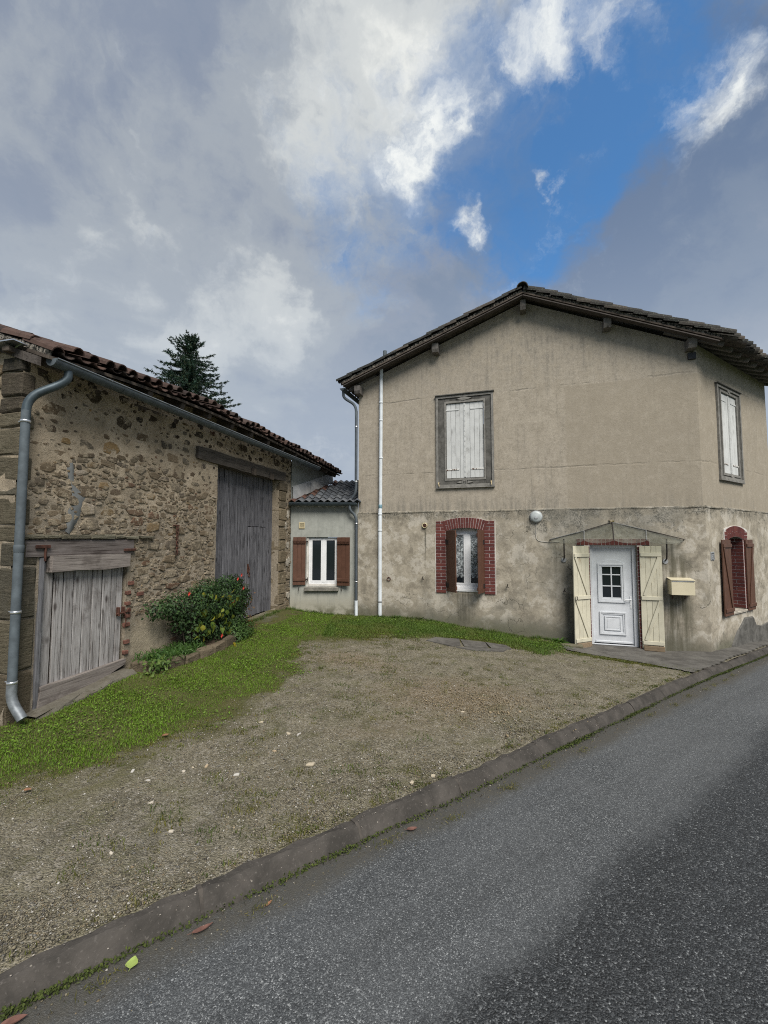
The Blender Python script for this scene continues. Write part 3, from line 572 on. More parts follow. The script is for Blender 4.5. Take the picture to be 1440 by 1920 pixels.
kerb = thing('kerb', None, None, tuple(KF.O), KF.ang, kind='structure')
js = [-4.1, -3.1, -2.1, -1.1, -.1, .83, 1.86, 2.86, 4.02, 5.2, 6.1, 7.1, 8.1, 9.1, 10.1, 11.1, 12.1, 13.1, 14.1, 15.1]
def kz(s, d=0.0):
    P0 = KF.w(s, d); return float(zroad(P0[0], P0[1]))
for a, b in zip(js[:-1], js[1:]):
    mb = MB(); g = .007; nseg = 20
    prof = [(.135, -.12), (.135, .094), (.128, .102), (.082, .103), (.066, .096), (.054, .080), (.016, .022), (.006, .0), (.002, -.12)]
    ss = np.linspace(a + g, b - g, nseg + 1); rows = []
    lift = R.uniform(-.008, .008); push = R.uniform(-.007, .007)
    for i, s in enumerate(ss):
        chip = .006 if i in (0, nseg) else 0
        for d, h in prof:
            nz_ = (vnoise(s * 9 + d * 40, h * 60, 4) - .5) * .014
            rows.append((s, d + float(wob(s)) + push + (nz_ if h > 0 else 0), kz(s) + h + lift - (chip if h > .08 else 0) + (nz_ if h > .01 else 0)))
    k = len(prof)
    fs = [(i * k + j, i * k + j + 1, (i + 1) * k + j + 1, (i + 1) * k + j) for i in range(nseg) for j in range(k - 1)] + [tuple(range(k))[::-1], tuple(nseg * k + j for j in range(k))]
    mb.add(rows, fs); mb.build('kerb_stone', M['kerb_concrete'], kerb, recalc=True)
mb = MB()          # mortar in the joints
for s in js:
    o_ = float(wob(s)); z0 = kz(s)
    poly = [(.133, -.1), (.133, .092), (.080, .097), (.050, .074), (.012, .016), (.006, -.1)]
    V = [(s - .012, d + o_, z0 + h) for d, h in poly] + [(s + .012, d + o_, z0 + h) for d, h in poly]; n = len(poly)
    mb.add(V, [tuple(range(n))[::-1], tuple(range(n, 2 * n))] + [(i, (i + 1) % n, (i + 1) % n + n, i + n) for i in range(n)])
mb.build('joint_mortar', M['joint_grey'], kerb)
# concrete apron in front of the door and round the corner
def sheet_poly(name, poly, mtl, lift, st=.12, parent=None):
    xs = [p[0] for p in poly]; ys = [p[1] for p in poly]
    X, Y = np.meshgrid(np.arange(min(xs), max(xs) + st, st), np.arange(min(ys), max(ys) + st, st)); ins = inpoly(X, Y, poly)
    Z = zyard(X, Y) + lift; nr, nc = X.shape; fc = gridfaces(nr, nc); ok = ins.ravel()[fc].sum(1) >= 2
    me = npmesh(name, np.stack([X, Y, Z], -1).reshape(-1, 3), fc[ok], mtl, smooth=True); return link(name, me, parent)
kb = [tuple(kw(np.array(s), np.array(.14 + float(wob(s))))) for s in np.arange(8.6, 15.5, .5)]
apron = [tuple(map(float, p)) for p in [(3.75, 9.45), (3.6, 8.75), (4.45, 8.12)] + kb] + [tuple(SF.w(5.2, .0)[:2]), tuple(SF.w(0, .15)[:2]), tuple(HF.w(4.9, .1)[:2])]
tag(sheet_poly('pavement', apron, M['old_concrete'], .016, .05), kind='structure')

# ================================================================== WALL BUILDER
def cuts(a, b, brk, st):
    pts = sorted(set([a, b] + [q for q in brk if a < q < b])); o = [a]
    for p, q in zip(pts[:-1], pts[1:]):
        n = max(1, int(round((q - p) / st))); o += [p + (q - p) * (i + 1) / n for i in range(n)]
    return np.array(o)
def wall_grid(to3, u0, u1, v0, vtop, holes, depth, st, disp=None, ubrk=()):
    """front skin with openings and reveals; to3(u, v, y) -> xyz; vtop: number or function of u"""
    mb = MB(); vt = vtop if callable(vtop) else (lambda u: vtop)
    us = cuts(u0, u1, [q for h in holes for q in h[:2]] + list(ubrk), st)
    vlow = min(vt(u) for u in us) if callable(vtop) else vtop
    vs_ = cuts(v0, vlow, [q for h in holes for q in h[2:4]], st)
    nz = lambda u, v: disp(u, v) if disp else 0.0
    idx = {}
    def P(i, j):
        if (i, j) not in idx:
            u, v = us[i], vs_[j]; idx[(i, j)] = len(mb.v); mb.v.append(to3(u, v, nz(u, v))); mb.c.append((1, 1, 1))
        return idx[(i, j)]
    def inh(u, v): return any(h[0] < u < h[1] and h[2] < v < h[3] for h in holes)
    for i in range(len(us) - 1):
        for j in range(len(vs_) - 1):
            if inh((us[i] + us[i + 1]) / 2, (vs_[j] + vs_[j + 1]) / 2): continue
            mb.f.append((P(i, j), P(i + 1, j), P(i + 1, j + 1), P(i, j + 1))); mb.mi.append(0)
    if callable(vtop):
        top = {}
        nst = max(1, int((max(vt(u) for u in us) - vlow) / st))
        def Q(i, k):
            if k == 0: return P(i, len(vs_) - 1)
            if (i, k) not in top:
                u = us[i]; v = vlow + (vt(u) - vlow) * k / nst; top[(i, k)] = len(mb.v); mb.v.append(to3(u, v, nz(u, v))); mb.c.append((1, 1, 1))
            return top[(i, k)]
        for i in range(len(us) - 1):
            for k in range(nst): mb.f.append((Q(i, k), Q(i + 1, k), Q(i + 1, k + 1), Q(i, k + 1))); mb.mi.append(0)
    for a, b, c_, d_ in [h[:4] for h in holes]:
        e = .012
        for (p, q) in (((a, c_), (a, d_)), ((b, d_), (b, c_)), ((a, d_), (b, d_)), ((b, c_), (a, c_))):
            mb.add([to3(*p, 0.0), to3(*q, 0.0), to3(*q, depth), to3(*p, depth)], [(0, 1, 2, 3)])
    return mb

# ================================================================== HOUSE
house = thing('house', 'two-storey house in stained beige render with a white front door and red brick window surrounds', 'house', tuple(HF.O), HF.ang)
CX, LOW = 7.394, .028                     # corner of upper storey, how far the lower storey stands proud
SL = (math.cos(SA - HA), math.sin(SA - HA))    # side wall direction in the house frame
SLEN = 4.08
def rake_under(x): return 5.985 + (x - 0.0) * (7.50 - 5.985) / 4.035 if x <= 4.035 else 7.50 - (x - 4.035) * (7.50 - 6.045) / (CX - 4.035)
dsp = lambda u, v: (float(fbm(u * 1.3, v * 1.3, 21)) - .5) * .014 * min(1, max(0, (CX - u) / .3))
dsp2 = lambda u, v: (float(fbm(u * 1.3 + 30, v * 1.3, 21)) - .5) * .014 * min(1, max(0, u / .3))
dsl0 = lambda u, v: (float(fbm(u * 1.5, v * 1.5, 31)) - .5) * .03 + (float(fbm(u * 6, v * 6, 33)) - .5) * .010
dsl = lambda u, v: dsl0(u, v) * min(1, max(0, (CX + .0256 - u) / .3)) - LOW
dsl2 = lambda u, v: dsl0(u + 30, v) * min(1, max(0, (u + .0135) / .3)) - LOW
UW = (2.235, 3.118, 3.475, 5.285); SUW = (1.105, 1.99, 3.475, 5.26)
LWN = (2.215, 3.09, .865, 2.31); DR = (5.29, 6.18, -.30, 1.93); SLW = (1.035, 1.90, .50, 2.10)
up = wall_grid(lambda u, v, y: (u, y, v), 0, CX, 2.715, rake_under, [UW], .16, .16, dsp, (4.035,))
up2 = wall_grid(lambda u, v, y: (CX + u * SL[0] - y * SL[1], u * SL[1] + y * SL[0], v), 0, SLEN, 2.715, 6.05, [SUW], .16, .16, dsp2)
up3 = wall_grid(lambda u, v, y: (-y * 0 - 0.0 + y, u, v), 0, 5.5, 2.715, 6.05, [], .1, .5)
bx = CX + SLEN * SL[0]; by = SLEN * SL[1]
mb = MB(); mb.add(up.v, up.f); mb.add(up2.v, up2.f); mb.add(up3.v, [f[::-1] for f in up3.f]); mb.add([(bx, by, 2.715), (0, 5.5, 2.715), (0, 5.5, 6.0), (bx, by, 6.0)], [(0, 1, 2, 3)])
mb.build('upper_wall', M['roughcast_upper'], house, smooth=True)
lo = wall_grid(lambda u, v, y: (u, y, v), 0.0, CX + .0256, -.7, 2.70, [LWN, DR], .22, .14, dsl)
lo2 = wall_grid(lambda u, v, y: (CX + .012 + u * SL[0] - y * SL[1], .0 + u * SL[1] + y * SL[0], v), -.0135, SLEN, -.95, 2.70, [SLW], .30, .14, dsl2)
mb = MB(); mb.add(lo.v, lo.f); mb.add(lo2.v, lo2.f)
mb.add([(0, 0, -.7), (0, 5.5, -.7), (0, 5.5, 2.70), (0, 0, 2.70)], [(0, 1, 2, 3)]); mb.add([(0, -LOW, -.7), (0, 0, -.7), (0, 0, 2.70), (0, -LOW, 2.70)], [(0, 1, 2, 3)])
mb.add([(bx, by, -.95), (0, 5.5, -.95), (0, 5.5, 2.7), (bx, by, 2.7)], [(0, 1, 2, 3)])
mb.build('lower_wall', M['render_lower'], house, smooth=True)
mb = MB()          # ledge where the storeys meet, crumbling
n = 60
def ledge(fn, L, n):
    V = []; 
    for i in range(n + 1):
        u = L * i / n; a = .005 + .014 * vnoise(u * 3.1, 2.0, 5); h = .004 + .012 * vnoise(u * 2.3, 7.0, 6)
        V += [fn(u, -LOW - a, 2.680 + h), fn(u, -LOW - a * .8, 2.705 + h), fn(u, .008, 2.722 + h), fn(u, .008, 2.66)]
    mb.add(V, [(4 * i + j, 4 * i + (j + 1) % 4, 4 * i + 4 + (j + 1) % 4, 4 * i + 4 + j) for i in range(n) for j in range(4)])
ledge(lambda u, y, z: (u, y, z), CX + .05, 90); ledge(lambda u, y, z: (CX + .012 + u * SL[0] - y * SL[1], u * SL[1] + y * SL[0], z), SLEN, 50)
mb.build('ledge', M['render_lower'], house, recalc=True)
mb = MB()          # patched dark cement at the foot of the side wall
V = []; ctl = [(.98, -.42), (1.0, -.16), (1.3, .10), (1.75, .34), (2.25, .32), (2.42, .12), (2.75, .06), (3.3, .10), (3.7, .04), (3.7, -.5)]
poly = ctl; cxm = 2.4; cz = -.1; ring = [(u, v) for u, v in poly]
f3 = lambda u, y, v: (CX + .012 + u * SL[0] - y * SL[1], u * SL[1] + y * SL[0], v)
nn = len(ring); V = [f3(u, -LOW - .004, v) for u, v in ring] + [f3(cxm + (u - cxm) * .95, -LOW - .028, cz + (v - cz) * .93) for u, v in ring]
mb.add(V, [tuple(range(nn, 2 * nn))] + [(i, (i + 1) % nn, (i + 1) % nn + nn, i + nn) for i in range(nn)]); mb.build('cement_patch', M['cement_dark'], house, recalc=True)

# ---- roof
RA = (4.035, -.30, 7.60); RB = (4.75, 4.2, 7.60)                         # ridge ends
EL0, EL1 = (-.345, -.30, 5.985), (-.345, 5.6, 5.985)                     # left eave
_o = (SL[1], -SL[0])
ER0 = (7.735, -.30, 6.01); ER1 = (ER0[0] + (SLEN + .55) * SL[0], ER0[1] + (SLEN + .55) * SL[1], 6.01)
def lerp(a, b, t_): return tuple(a[i] + (b[i] - a[i]) * t_ for i in range(3))
def roof_pt(side, u, v):      # u 0..1 back along the eave, v 0..1 from eave to ridge
    e = lerp(EL0, EL1, u) if side == 0 else lerp(ER0, ER1, u); return lerp(e, lerp(RA, RB, u), v)
mb = MB()
for side in (0, 1):
    V = [];  nu = 8
    for i in range(nu + 1):
        for v in (0, 1):
            p = roof_pt(side, i / nu, v); V += [p, (p[0], p[1], p[2] - .035)]
    fs = []
    for i in range(nu):
        a, b = 4 * i, 4 * i + 4
        fs += [(a, b, b + 2, a + 2), (a + 1, a + 3, b + 3, b + 1), (a, a + 1, b + 1, b), (a + 2, b + 2, b + 3, a + 3)]
    fs += [(0, 2, 3, 1), (4 * nu, 4 * nu + 1, 4 * nu + 3, 4 * nu + 2)]; mb.add(V, fs)
roof = mb.build('roof', M['wood_dark'], house, recalc=True)
def tile_mesh(name, L, r1, r2, th, mtl, n=7, arch=1.0):
    mb = MB(); V = []
    for k, (y, r) in enumerate(((0, r1), (L, r2))):
        for rr in (r, r - th):
            for i in range(n + 1):
                a = math.pi * i / n; V.append((rr * math.cos(a), y, rr * math.sin(a) * arch))
    m_ = n + 1
    fs = [(i, i + 1, 2 * m_ + i + 1, 2 * m_ + i) for i in range(n)] + [(m_ + i, 3 * m_ + i, 3 * m_ + i + 1, m_ + i + 1) for i in range(n)]
    fs += [(i, m_ + i, m_ + i + 1, i + 1) for i in range(n)] + [(2 * m_ + i, 2 * m_ + i + 1, 3 * m_ + i + 1, 3 * m_ + i) for i in range(n)]
    fs += [(0, 2 * m_, 3 * m_, m_), (n, m_ + n, 3 * m_ + n, 2 * m_ + n)]
    mb.add(V, fs); return mb.mesh(name, mtl, smooth=False)
def basis(p, down, upv, jit=0.0, flip=False):
    y = Vector(down).normalized(); u = Vector(upv); x = y.cross(u).normalized(); z = x.cross(y)
    if flip: z = -z; x = -x
    m_ = Matrix(((x.x, y.x, z.x, p[0]), (x.y, y.y, z.y, p[1]), (x.z, y.z, z.z, p[2]), (0, 0, 0, 1)))
    if jit: m_ = m_ @ Matrix.Rotation(R.gauss(0, jit), 4, 'Z') @ Matrix.Rotation(R.gauss(0, jit), 4, 'X') @ Matrix.Rotation(R.gauss(0, jit * 1.5), 4, 'Y')
    return m_
ht = tile_mesh('roof_tile', .44, .108, .085, .016, M['tile_mossy'])
def house_tiles():
    loose = []
    for side in (0, 1):
        eu, ncol = (5.9, 27) if side == 0 else (SLEN + .55, 19)
        for c_ in range(ncol):
            u = (c_ + .35) / ncol
            e = Vector(roof_pt(side, u, 0)); r_ = Vector(roof_pt(side, u, 1)); d = (e - r_); L = d.length; nrow = 15 if side == 0 else 14; st = L / nrow
            ex = Vector(roof_pt(side, min(u + .01, 1), 0)) - e; nrm = d.cross(ex) if side == 0 else ex.cross(d)
            if nrm.z < 0: nrm = -nrm
            nrm.normalize(); dn = d.normalized()
            for k in range(nrow):
                p = r_ + dn * (st * k + R.uniform(-.012, .012)) + nrm * (.062 + R.uniform(-.006, .008))
                if c_ == 0: p = p + nrm * .0
                tilt = (dn - nrm * .045).normalized()
                m_ = basis(p, dn + nrm * .105, nrm, .018)
                show = c_ == 0 or (side == 1 and k >= nrow - 1) or (c_ == 1 and k % 1 == 0) or k == nrow - 1
                if show: link('roof_tile', ht, roof, M=m_)
                elif c_ < 6 or k > nrow - 3: loose.append(m_)
                # pan tile between, seen at the eave from below
                if side == 1 and k == nrow - 1 or c_ == 0 and k % 2 == 99:
                    q = p + Vector(ex).normalized() * .105 - nrm * .03 + dn * .03; link('roof_tile', ht, roof, M=basis(q, dn + nrm * .07, nrm, .015, True))
    return loose
loose = house_tiles()
def merge_tiles(name, me, mats_, mtl, parent):
    nv = len(me.vertices); co = np.empty(nv * 3); me.vertices.foreach_get('co', co); co = co.reshape(-1, 3)
    fc = np.array([tuple(p.vertices) for p in me.polygons]); V = []; Fs = []
    for i, m_ in enumerate(mats_):
        A = np.array(m_); V.append(co @ A[:3, :3].T + A[:3, 3]); Fs.append(fc + i * nv)
    o = link(name, npmesh(name, np.concatenate(V), np.concatenate(Fs), mtl, np.ones((nv * len(mats_), 3))), parent); tag(o, kind='stuff'); return o
merge_tiles('roof_tile', ht, loose, M['tile_mossy'], roof)
rt = tile_mesh('ridge_tile', .42, .15, .125, .016, M['tile_mossy'], 8)
for k in range(11):
    p = lerp(RA, RB, k / 11); link('ridge_tile', rt, roof, M=basis((p[0], p[1] - .03, p[2] + .06), Vector(RA) - Vector(RB), (0, 0, 1), .02) @ Matrix.Translation((0, -.36, 0)))
# mortar bedding under the verge tiles
mb = MB()
for side in (0, 1):
    for i in range(44):
        v0, v1 = i / 44, (i + .93) / 44; a, b = Vector(roof_pt(side, 0, v0)), Vector(roof_pt(side, 0, v1)); h = R.uniform(.03, .055)
        mb.beam(a + Vector((0, .04, h / 2)), b + Vector((0, .04, h / 2)), h, .09, .008)
mb.build('verge_mortar', M['verge_speckle'], house)
# barge boards, purlins, rafters
for side in (0, 1):
    a, b = Vector(roof_pt(side, 0, 0)), Vector(roof_pt(side, 0, 1)); o = Vector((0, .015, -.105)); mb = MB(); dd = (b - a).normalized()
    mb.beam(a + o + dd * .05, b + o - dd * .004, .025, .135, .004, up=(0, 1, 0)); mb.build('barge_board', M['barge_wood'], house)
for x, z, wd, hh in [(.045, 5.80, .15, .19), (2.03, 6.61, .15, .20), (4.036, 7.33, .12, .21), (5.74, 6.655, .15, .20), (7.27, 6.0, .15, .19)]:
    mb = MB(); sk = .05
    prof = [(-.245, z - hh * .15), (-.215, z - hh * .5), (.05, z - hh * .5 - .01), (.05, z + hh * .5), (-.255, z + hh * .5)]
    V = [(x - wd / 2 + R.uniform(-.006, .006), y, zz) for y, zz in prof] + [(x + wd / 2 + R.uniform(-.006, .006), y, zz) for y, zz in prof]; n = len(prof)
    mb.add(V, [tuple(range(n)), tuple(range(2 * n - 1, n - 1, -1))] + [(i, i + n, (i + 1) % n + n, (i + 1) % n) for i in range(n)]); mb.build('purlin', M['purlin_wood'], house, recalc=True)
for k in range(10):
    u = (k + .55) / 10; e = Vector(roof_pt(1, u, 0)); r_ = Vector(roof_pt(1, u, 1)); d = (r_ - e).normalized()
    mb = MB(); a = e + d * .06 - Vector((0, 0, .095)); mb.beam(a, a + d * 1.1, .075, .10, .006); mb.build('rafter', M['purlin_wood'], house)
for k in range(8):
    u = (k + .5) / 8; e = Vector(roof_pt(0, u, 0)); r_ = Vector(roof_pt(0, u, 1)); d = (r_ - e).normalized()
    mb = MB(); a = e + d * .06 - Vector((0, 0, .095)); mb.beam(a, a + d * .8, .075, .10, .006); mb.build('rafter', M['purlin_wood'], house)

# ---- upstairs windows: moulded cement surround, closed white shutters
def text_mesh(s, size, depth):
    cu = bpy.data.curves.new('date_numerals', 'FONT'); cu.body = s; cu.size = size; cu.extrude = depth; cu.align_x = 'CENTER'; cu.align_y = 'CENTER'
    o = bpy.data.objects.new('tmp', cu); SC.collection.objects.link(o); dg = bpy.context.evaluated_depsgraph_get(); me = bpy.data.meshes.new_from_object(o.evaluated_get(dg)); bpy.data.objects.remove(o); me.name = 'date_numerals'; return me
def quadring(mb, o, i, y0, y1, col=(1, 1, 1)):    # flat frame between outer and inner rectangle (x0,x1,z0,z1)
    (a, b, c_, d_), (e, f, g, h) = o, i
    for x0, x1, z0, z1 in ((a, e, c_, d_), (f, b, c_, d_), (e, f, h, d_), (e, f, c_, g)): mb.box(x0, x1, y0, y1, z0, z1, .004, col=col)
def upper_window(T, x0, x1, z0, z1, ix0, ix1, iz0, iz1, date):
    """T: matrix from window frame (x along wall, -y outward) to house frame"""
    mb = MB(); mb.T = T; quadring(mb, (x0, x1, z0, z1), (x0 + .055, x1 - .055, z0 + .06, z1 - .06), -.045, .02)
    su = mb.build('window_surround', M['cement_mid'], house)
    mb = MB(); mb.T = T; quadring(mb, (x0 + .056, x1 - .056, z0 + .061, z1 - .061), (ix0 - .038, ix1 + .038, iz0 - .05, iz1 + .05), -.022, .018); mb.build('panel_band', M['cement_dark'], su)
    mb = MB(); mb.T = T; quadring(mb, (ix0 - .037, ix1 + .037, iz0 - .049, iz1 + .049), (ix0 + .002, ix1 - .002, iz0 + .002, iz1 - .002), -.034, .1); mb.build('inner_moulding', M['cement_mid'], su)
    mb = MB(); mb.T = T; mb.box(x0 - .02, x1 + .02, -.075, .02, z1 + .001, z1 + .03, .006); mb.build('hood_ledge', M['cement_dark'], su)
    mb = MB(); mb.T = T; mb.box(x0 - .008, x1 + .008, -.055, .02, z0 - .03, z0 - .001, .006); mb.build('sill_moulding', M['cement_mid'], su)
    cx = (x0 + x1) / 2
    wz = .20 if date else .085
    for zc, hz in (((iz1 + .05 + z1 - .06) / 2, .055), ((iz0 - .05 + z0 + .06) / 2, .06)):
        mb = MB(); mb.T = T; poly = [(cx - wz, zc), (cx, zc - hz), (cx + wz, zc), (cx, zc + hz)]
        V = [(p[0], -.0225, p[1]) for p in poly] + [(cx + (p[0] - cx) * .88, -.043, zc + (p[1] - zc) * .82) for p in poly]
        mb.add(V, [(4, 5, 6, 7), (0, 1, 5, 4), (1, 2, 6, 5), (2, 3, 7, 6), (3, 0, 4, 7)]); mb.build('lozenge', M['cement_mid'], su, recalc=True)
    if date:
        me = text_mesh('1957', .085, .006); me.materials.append(M['cement_dark'])
        link('date_numerals', me, su, M=T @ Matrix.Translation((cx, -.045, (iz0 - .05 + z0 + .06) / 2 + .004)) @ Matrix.Rotation(math.pi / 2, 4, 'X'))
    mid = (ix0 + ix1) / 2
    for a, b, sgn in ((ix0 + .008, mid - .003, 0), (mid + .003, ix1 - .008, 1)):
        mb = MB(); mb.T = T; zz = (iz0 + iz1) / 2; mb.box(a + .01, b - .01, .022, .034, iz0 + .03, iz1 - .02); sh = mb.build('shutter', M['shutter_white'], house)
        n = 4; ws = [1, 1.05, .95, 1.0] if sgn == 0 else [1.1, .95, 1.05, .9]; tot = sum(ws); xx = a
        for k in range(n):
            wk = (b - a) * ws[k] / tot; mb = MB(); mb.box(xx + .0025 - (xx + wk / 2), wk / 2 - .0025, -.012, .012, iz0 + .012 + R.uniform(0, .004) - zz, iz1 - .008 - zz, .003)
            mb.build('plank', M['shutter_white'], sh).matrix_local = T @ Matrix.Translation((xx + wk / 2, .008 + R.uniform(-.002, .002), zz)); xx += wk
        mb = MB(); mb.T = T; ex = b if sgn == 0 else a; mb.box(ex - .022, ex + .022, -.016, -.0045, iz0 + .02, iz1 - .012, .003); mb.build('cover_strip', M['shutter_white'], sh)
        for zs in (iz1 - .16, iz0 + .215):
            mb = MB(); mb.T = T; L = .30
            p0, p1 = (a - .03, a + L) if sgn == 0 else (b - L, b + .03); mb.box(p0, p1, -.013, -.0045, zs - .017, zs + .017, .002)
            hx = a - .03 if sgn == 0 else b + .03; mb.tube([(hx, -.012, zs - .035), (hx, -.012, zs + .035)], .014, 8)
            mb.build('hinge_strap', M['shutter_white'] if zs > iz0 + 1 else M['rust_white'], sh)
    return su
t = mat('rust_white'); v = t.obj; n1 = t.noise(v, 30, 5, .7); M['rust_white'] = fin(t, t.mix(t.rng(n1, .44, .52), (.10, .05, .03), (.66, .66, .63)), .7, n1, .3, .003)
TI = Matrix.Identity(4)
TS = Matrix.Translation((CX, 0, 0)) @ Matrix.Rotation(SA - HA, 4, 'Z')
upper_window(TI, 1.995, 3.342, 3.275, 5.475, UW[0], UW[1], UW[2], UW[3], True)
upper_window(TS, .885, 2.205, 3.335, 5.40, SUW[0], SUW[1], SUW[2], SUW[3], False)
for x, z in [(2.06, 3.385), (3.27, 3.385)]:
    mb = MB(); mb.tube([(x, -.02, z), (x, -.07, z), (x, -.075, z - .03), (x + .01, -.075, z - .09)], .011, 6); tag(mb.build('shutter_catch', M['brass'], house, smooth=True))

# ---- brick surrounds
BH = .077                                  # brick height with joint
def brick_panel(T, name_parent, x0, x1, z0, zt, pattern0, y, dep):
    """pier of courses alternately one long brick or two short ones, stands proud of white joints"""
    mb = MB(); mb.T = T; mb.box(x0, x1, y - dep, y + .01, z0, zt); bk = mb.build('joint_bed', M['white_joint'], name_parent)
    z = z0 + .004; k = pattern0
    while z + BH * .6 < zt:
        h = min(BH - .012, zt - z - .004)
        parts = [(x0 + .004, x1 - .004)] if k % 2 == 0 else [(x0 + .004, (x0 + x1) / 2 - .006), ((x0 + x1) / 2 + .006, x1 - .004)]
        for a, b in parts:
            mb = MB(); q = (b - a) / 2; mb.box(-q, q, -.006, .006, -h / 2, h / 2, .003, jit=.0012)
            mb.build('brick', M['brick_red'], bk).matrix_local = T @ Matrix.Translation(((a + b) / 2, y - dep - .003, z + h / 2))
        z += BH; k += 1
    return bk
def arch(T, parent, xc, half, zspring, rise, thick, y, dep, nb, split=True):
    """segmental arch of soldier bricks, each its own wedge"""
    r = (half * half + rise * rise) / (2 * rise); zc = zspring + rise - r; a0 = math.asin(half / r)
    mb = MB(); mb.T = T; m_ = 24; V = []
    for i in range(m_ + 1):
        a = -a0 * 1.0 + 2 * a0 * i / m_; s_, c_ = math.sin(a), math.cos(a)
        for rr in (r, r + thick): V += [(xc + rr * s_, y - dep, zc + rr * c_), (xc + rr * s_, y + .01, zc + rr * c_)]
    fs = []
    for i in range(m_):
        a, b = 4 * i, 4 * i + 4; fs += [(a, b, b + 2, a + 2), (a + 1, a + 3, b + 3, b + 1), (a, a + 1, b + 1, b), (a + 2, b + 2, b + 3, a + 3)]
    fs += [(0, 2, 3, 1), (4 * m_, 4 * m_ + 1, 4 * m_ + 3, 4 * m_ + 2)]; mb.add(V, fs); bk = mb.build('arch_joint_bed', M['white_joint'], parent, recalc=True)
    for i in range(nb):
        am = -a0 + 2 * a0 * (i + .5) / nb; da = a0 / nb - .0036 / r
        segs = [(r + .003, r + thick - .003)] if (i % 2 == 0 or not split) else [(r + .003, r + thick * (.5 if i % 4 == 1 else .42) - .0032), (r + thick * (.5 if i % 4 == 1 else .42) + .0032, r + thick - .003)]
        for ra, rb in segs:
            mb = MB(); mb.T = T; V = []
            for yy, sh in ((y - dep - .0005, 0), (y - dep - .006, .002)):
                for rr, aa in ((ra + sh, -da), (ra + sh, da), (rb - sh, da), (rb - sh, -da)): V.append((xc + rr * math.sin(am + aa * (1 - sh * 20)), yy, zc + rr * math.cos(am + aa * (1 - sh * 20))))
            mb.add(V, [(4, 5, 6, 7), (0, 1, 5, 4), (1, 2, 6, 5), (2, 3, 7, 6), (3, 0, 4, 7), (3, 2, 1, 0)]); mb.build('brick', M['brick_red'], bk, recalc=True)
    return bk
YW = -LOW
sur = MB(); sur.box(1.955, 1.968, YW - .006, YW + .02, .80, 2.50); sur.box(3.333, 3.346, YW - .006, YW + .02, .80, 2.50); sur = sur.build('surround_edge', M['plaster_white'], house)
brick_panel(TI, house, 1.978, 2.213, .80, 2.475, 0, YW, .012); brick_panel(TI, house, 3.093, 3.325, .80, 2.475, 0, YW, .012)
arch(TI, house, 2.652, .452, 2.235, .075, .245, YW, .016, 17)
mb = MB()      # fills the corner between straight head and arch
mb.prism([(2.213, 2.19), (3.093, 2.19), (3.093, 2.24), (2.95, 2.285), (2.652, 2.312), (2.36, 2.285), (2.213, 2.24)][::-1], YW + .03, .12); 
# ---- ground-floor window
win = MB(); x0, x1, z0, z1 = 2.30, 3.05, .93, 2.24; y = .10
quadring(win, (x0, x1, z0, z1), (x0 + .05, x1 - .05, z0 + .06, z1 - .05), y, y + .06); win.box(2.64, 2.735, y - .012, y + .06, z0 + .058, z1 - .048, .004)
for a, b in ((x0 + .05, 2.64), (2.735, x1 - .05)): quadring(win, (a - .001, b + .001, z0 + .058, z1 - .048), (a + .034, b - .034, z0 + .10, z1 - .085), y - .008, y + .05)
win = win.build('window', M['white_frame'], house)
for a, b in ((x0 + .08, 2.612), (2.763, x1 - .08)):
    mb = MB(); mb.box(a, b, y + .018, y + .024, z0 + .095, z1 - .08); mb.build('pane', M['pane_dark'], win)
    mb = MB(); zb = 1.17; n = 28; V = []           # scalloped net curtain, hung on a rod just behind the glass line
    for i in range(n + 1):
        u = i / n; x = a + .004 + (b - a - .008) * u; s_ = abs(math.sin(u * math.pi * 2.0)); yy = y + .0105 + .004 * math.sin(u * 24)
        V += [(x, yy, zb + .05 - .07 * s_ ** .6), (x, yy, z1 - .085)]
    mb.add(V, [(2 * i, 2 * i + 2, 2 * i + 3, 2 * i + 1) for i in range(n)]); mb.build('curtain', M['lace'], win)
mb = MB(); mb.box(2.22, 3.085, -.05, .14, .845, .905, .006); mb.box(2.30, 3.06, .02, .12, .905, .955, .006); mb.build('window_sill', M['white_frame'], house)
mb = MB(); mb.box(2.214, 2.30, .05, .2, .86, 2.3); mb.box(3.05, 3.091, .05, .2, .86, 2.3); mb.box(2.30, 3.05, .09, .2, 2.235, 2.32); mb.build('window_reveal', M['plaster_white'], house)
mb = MB(); mb.box(2.1, 3.2, .24, .26, .7, 2.4); mb.build('room_back', M['dark_plastic'], win)

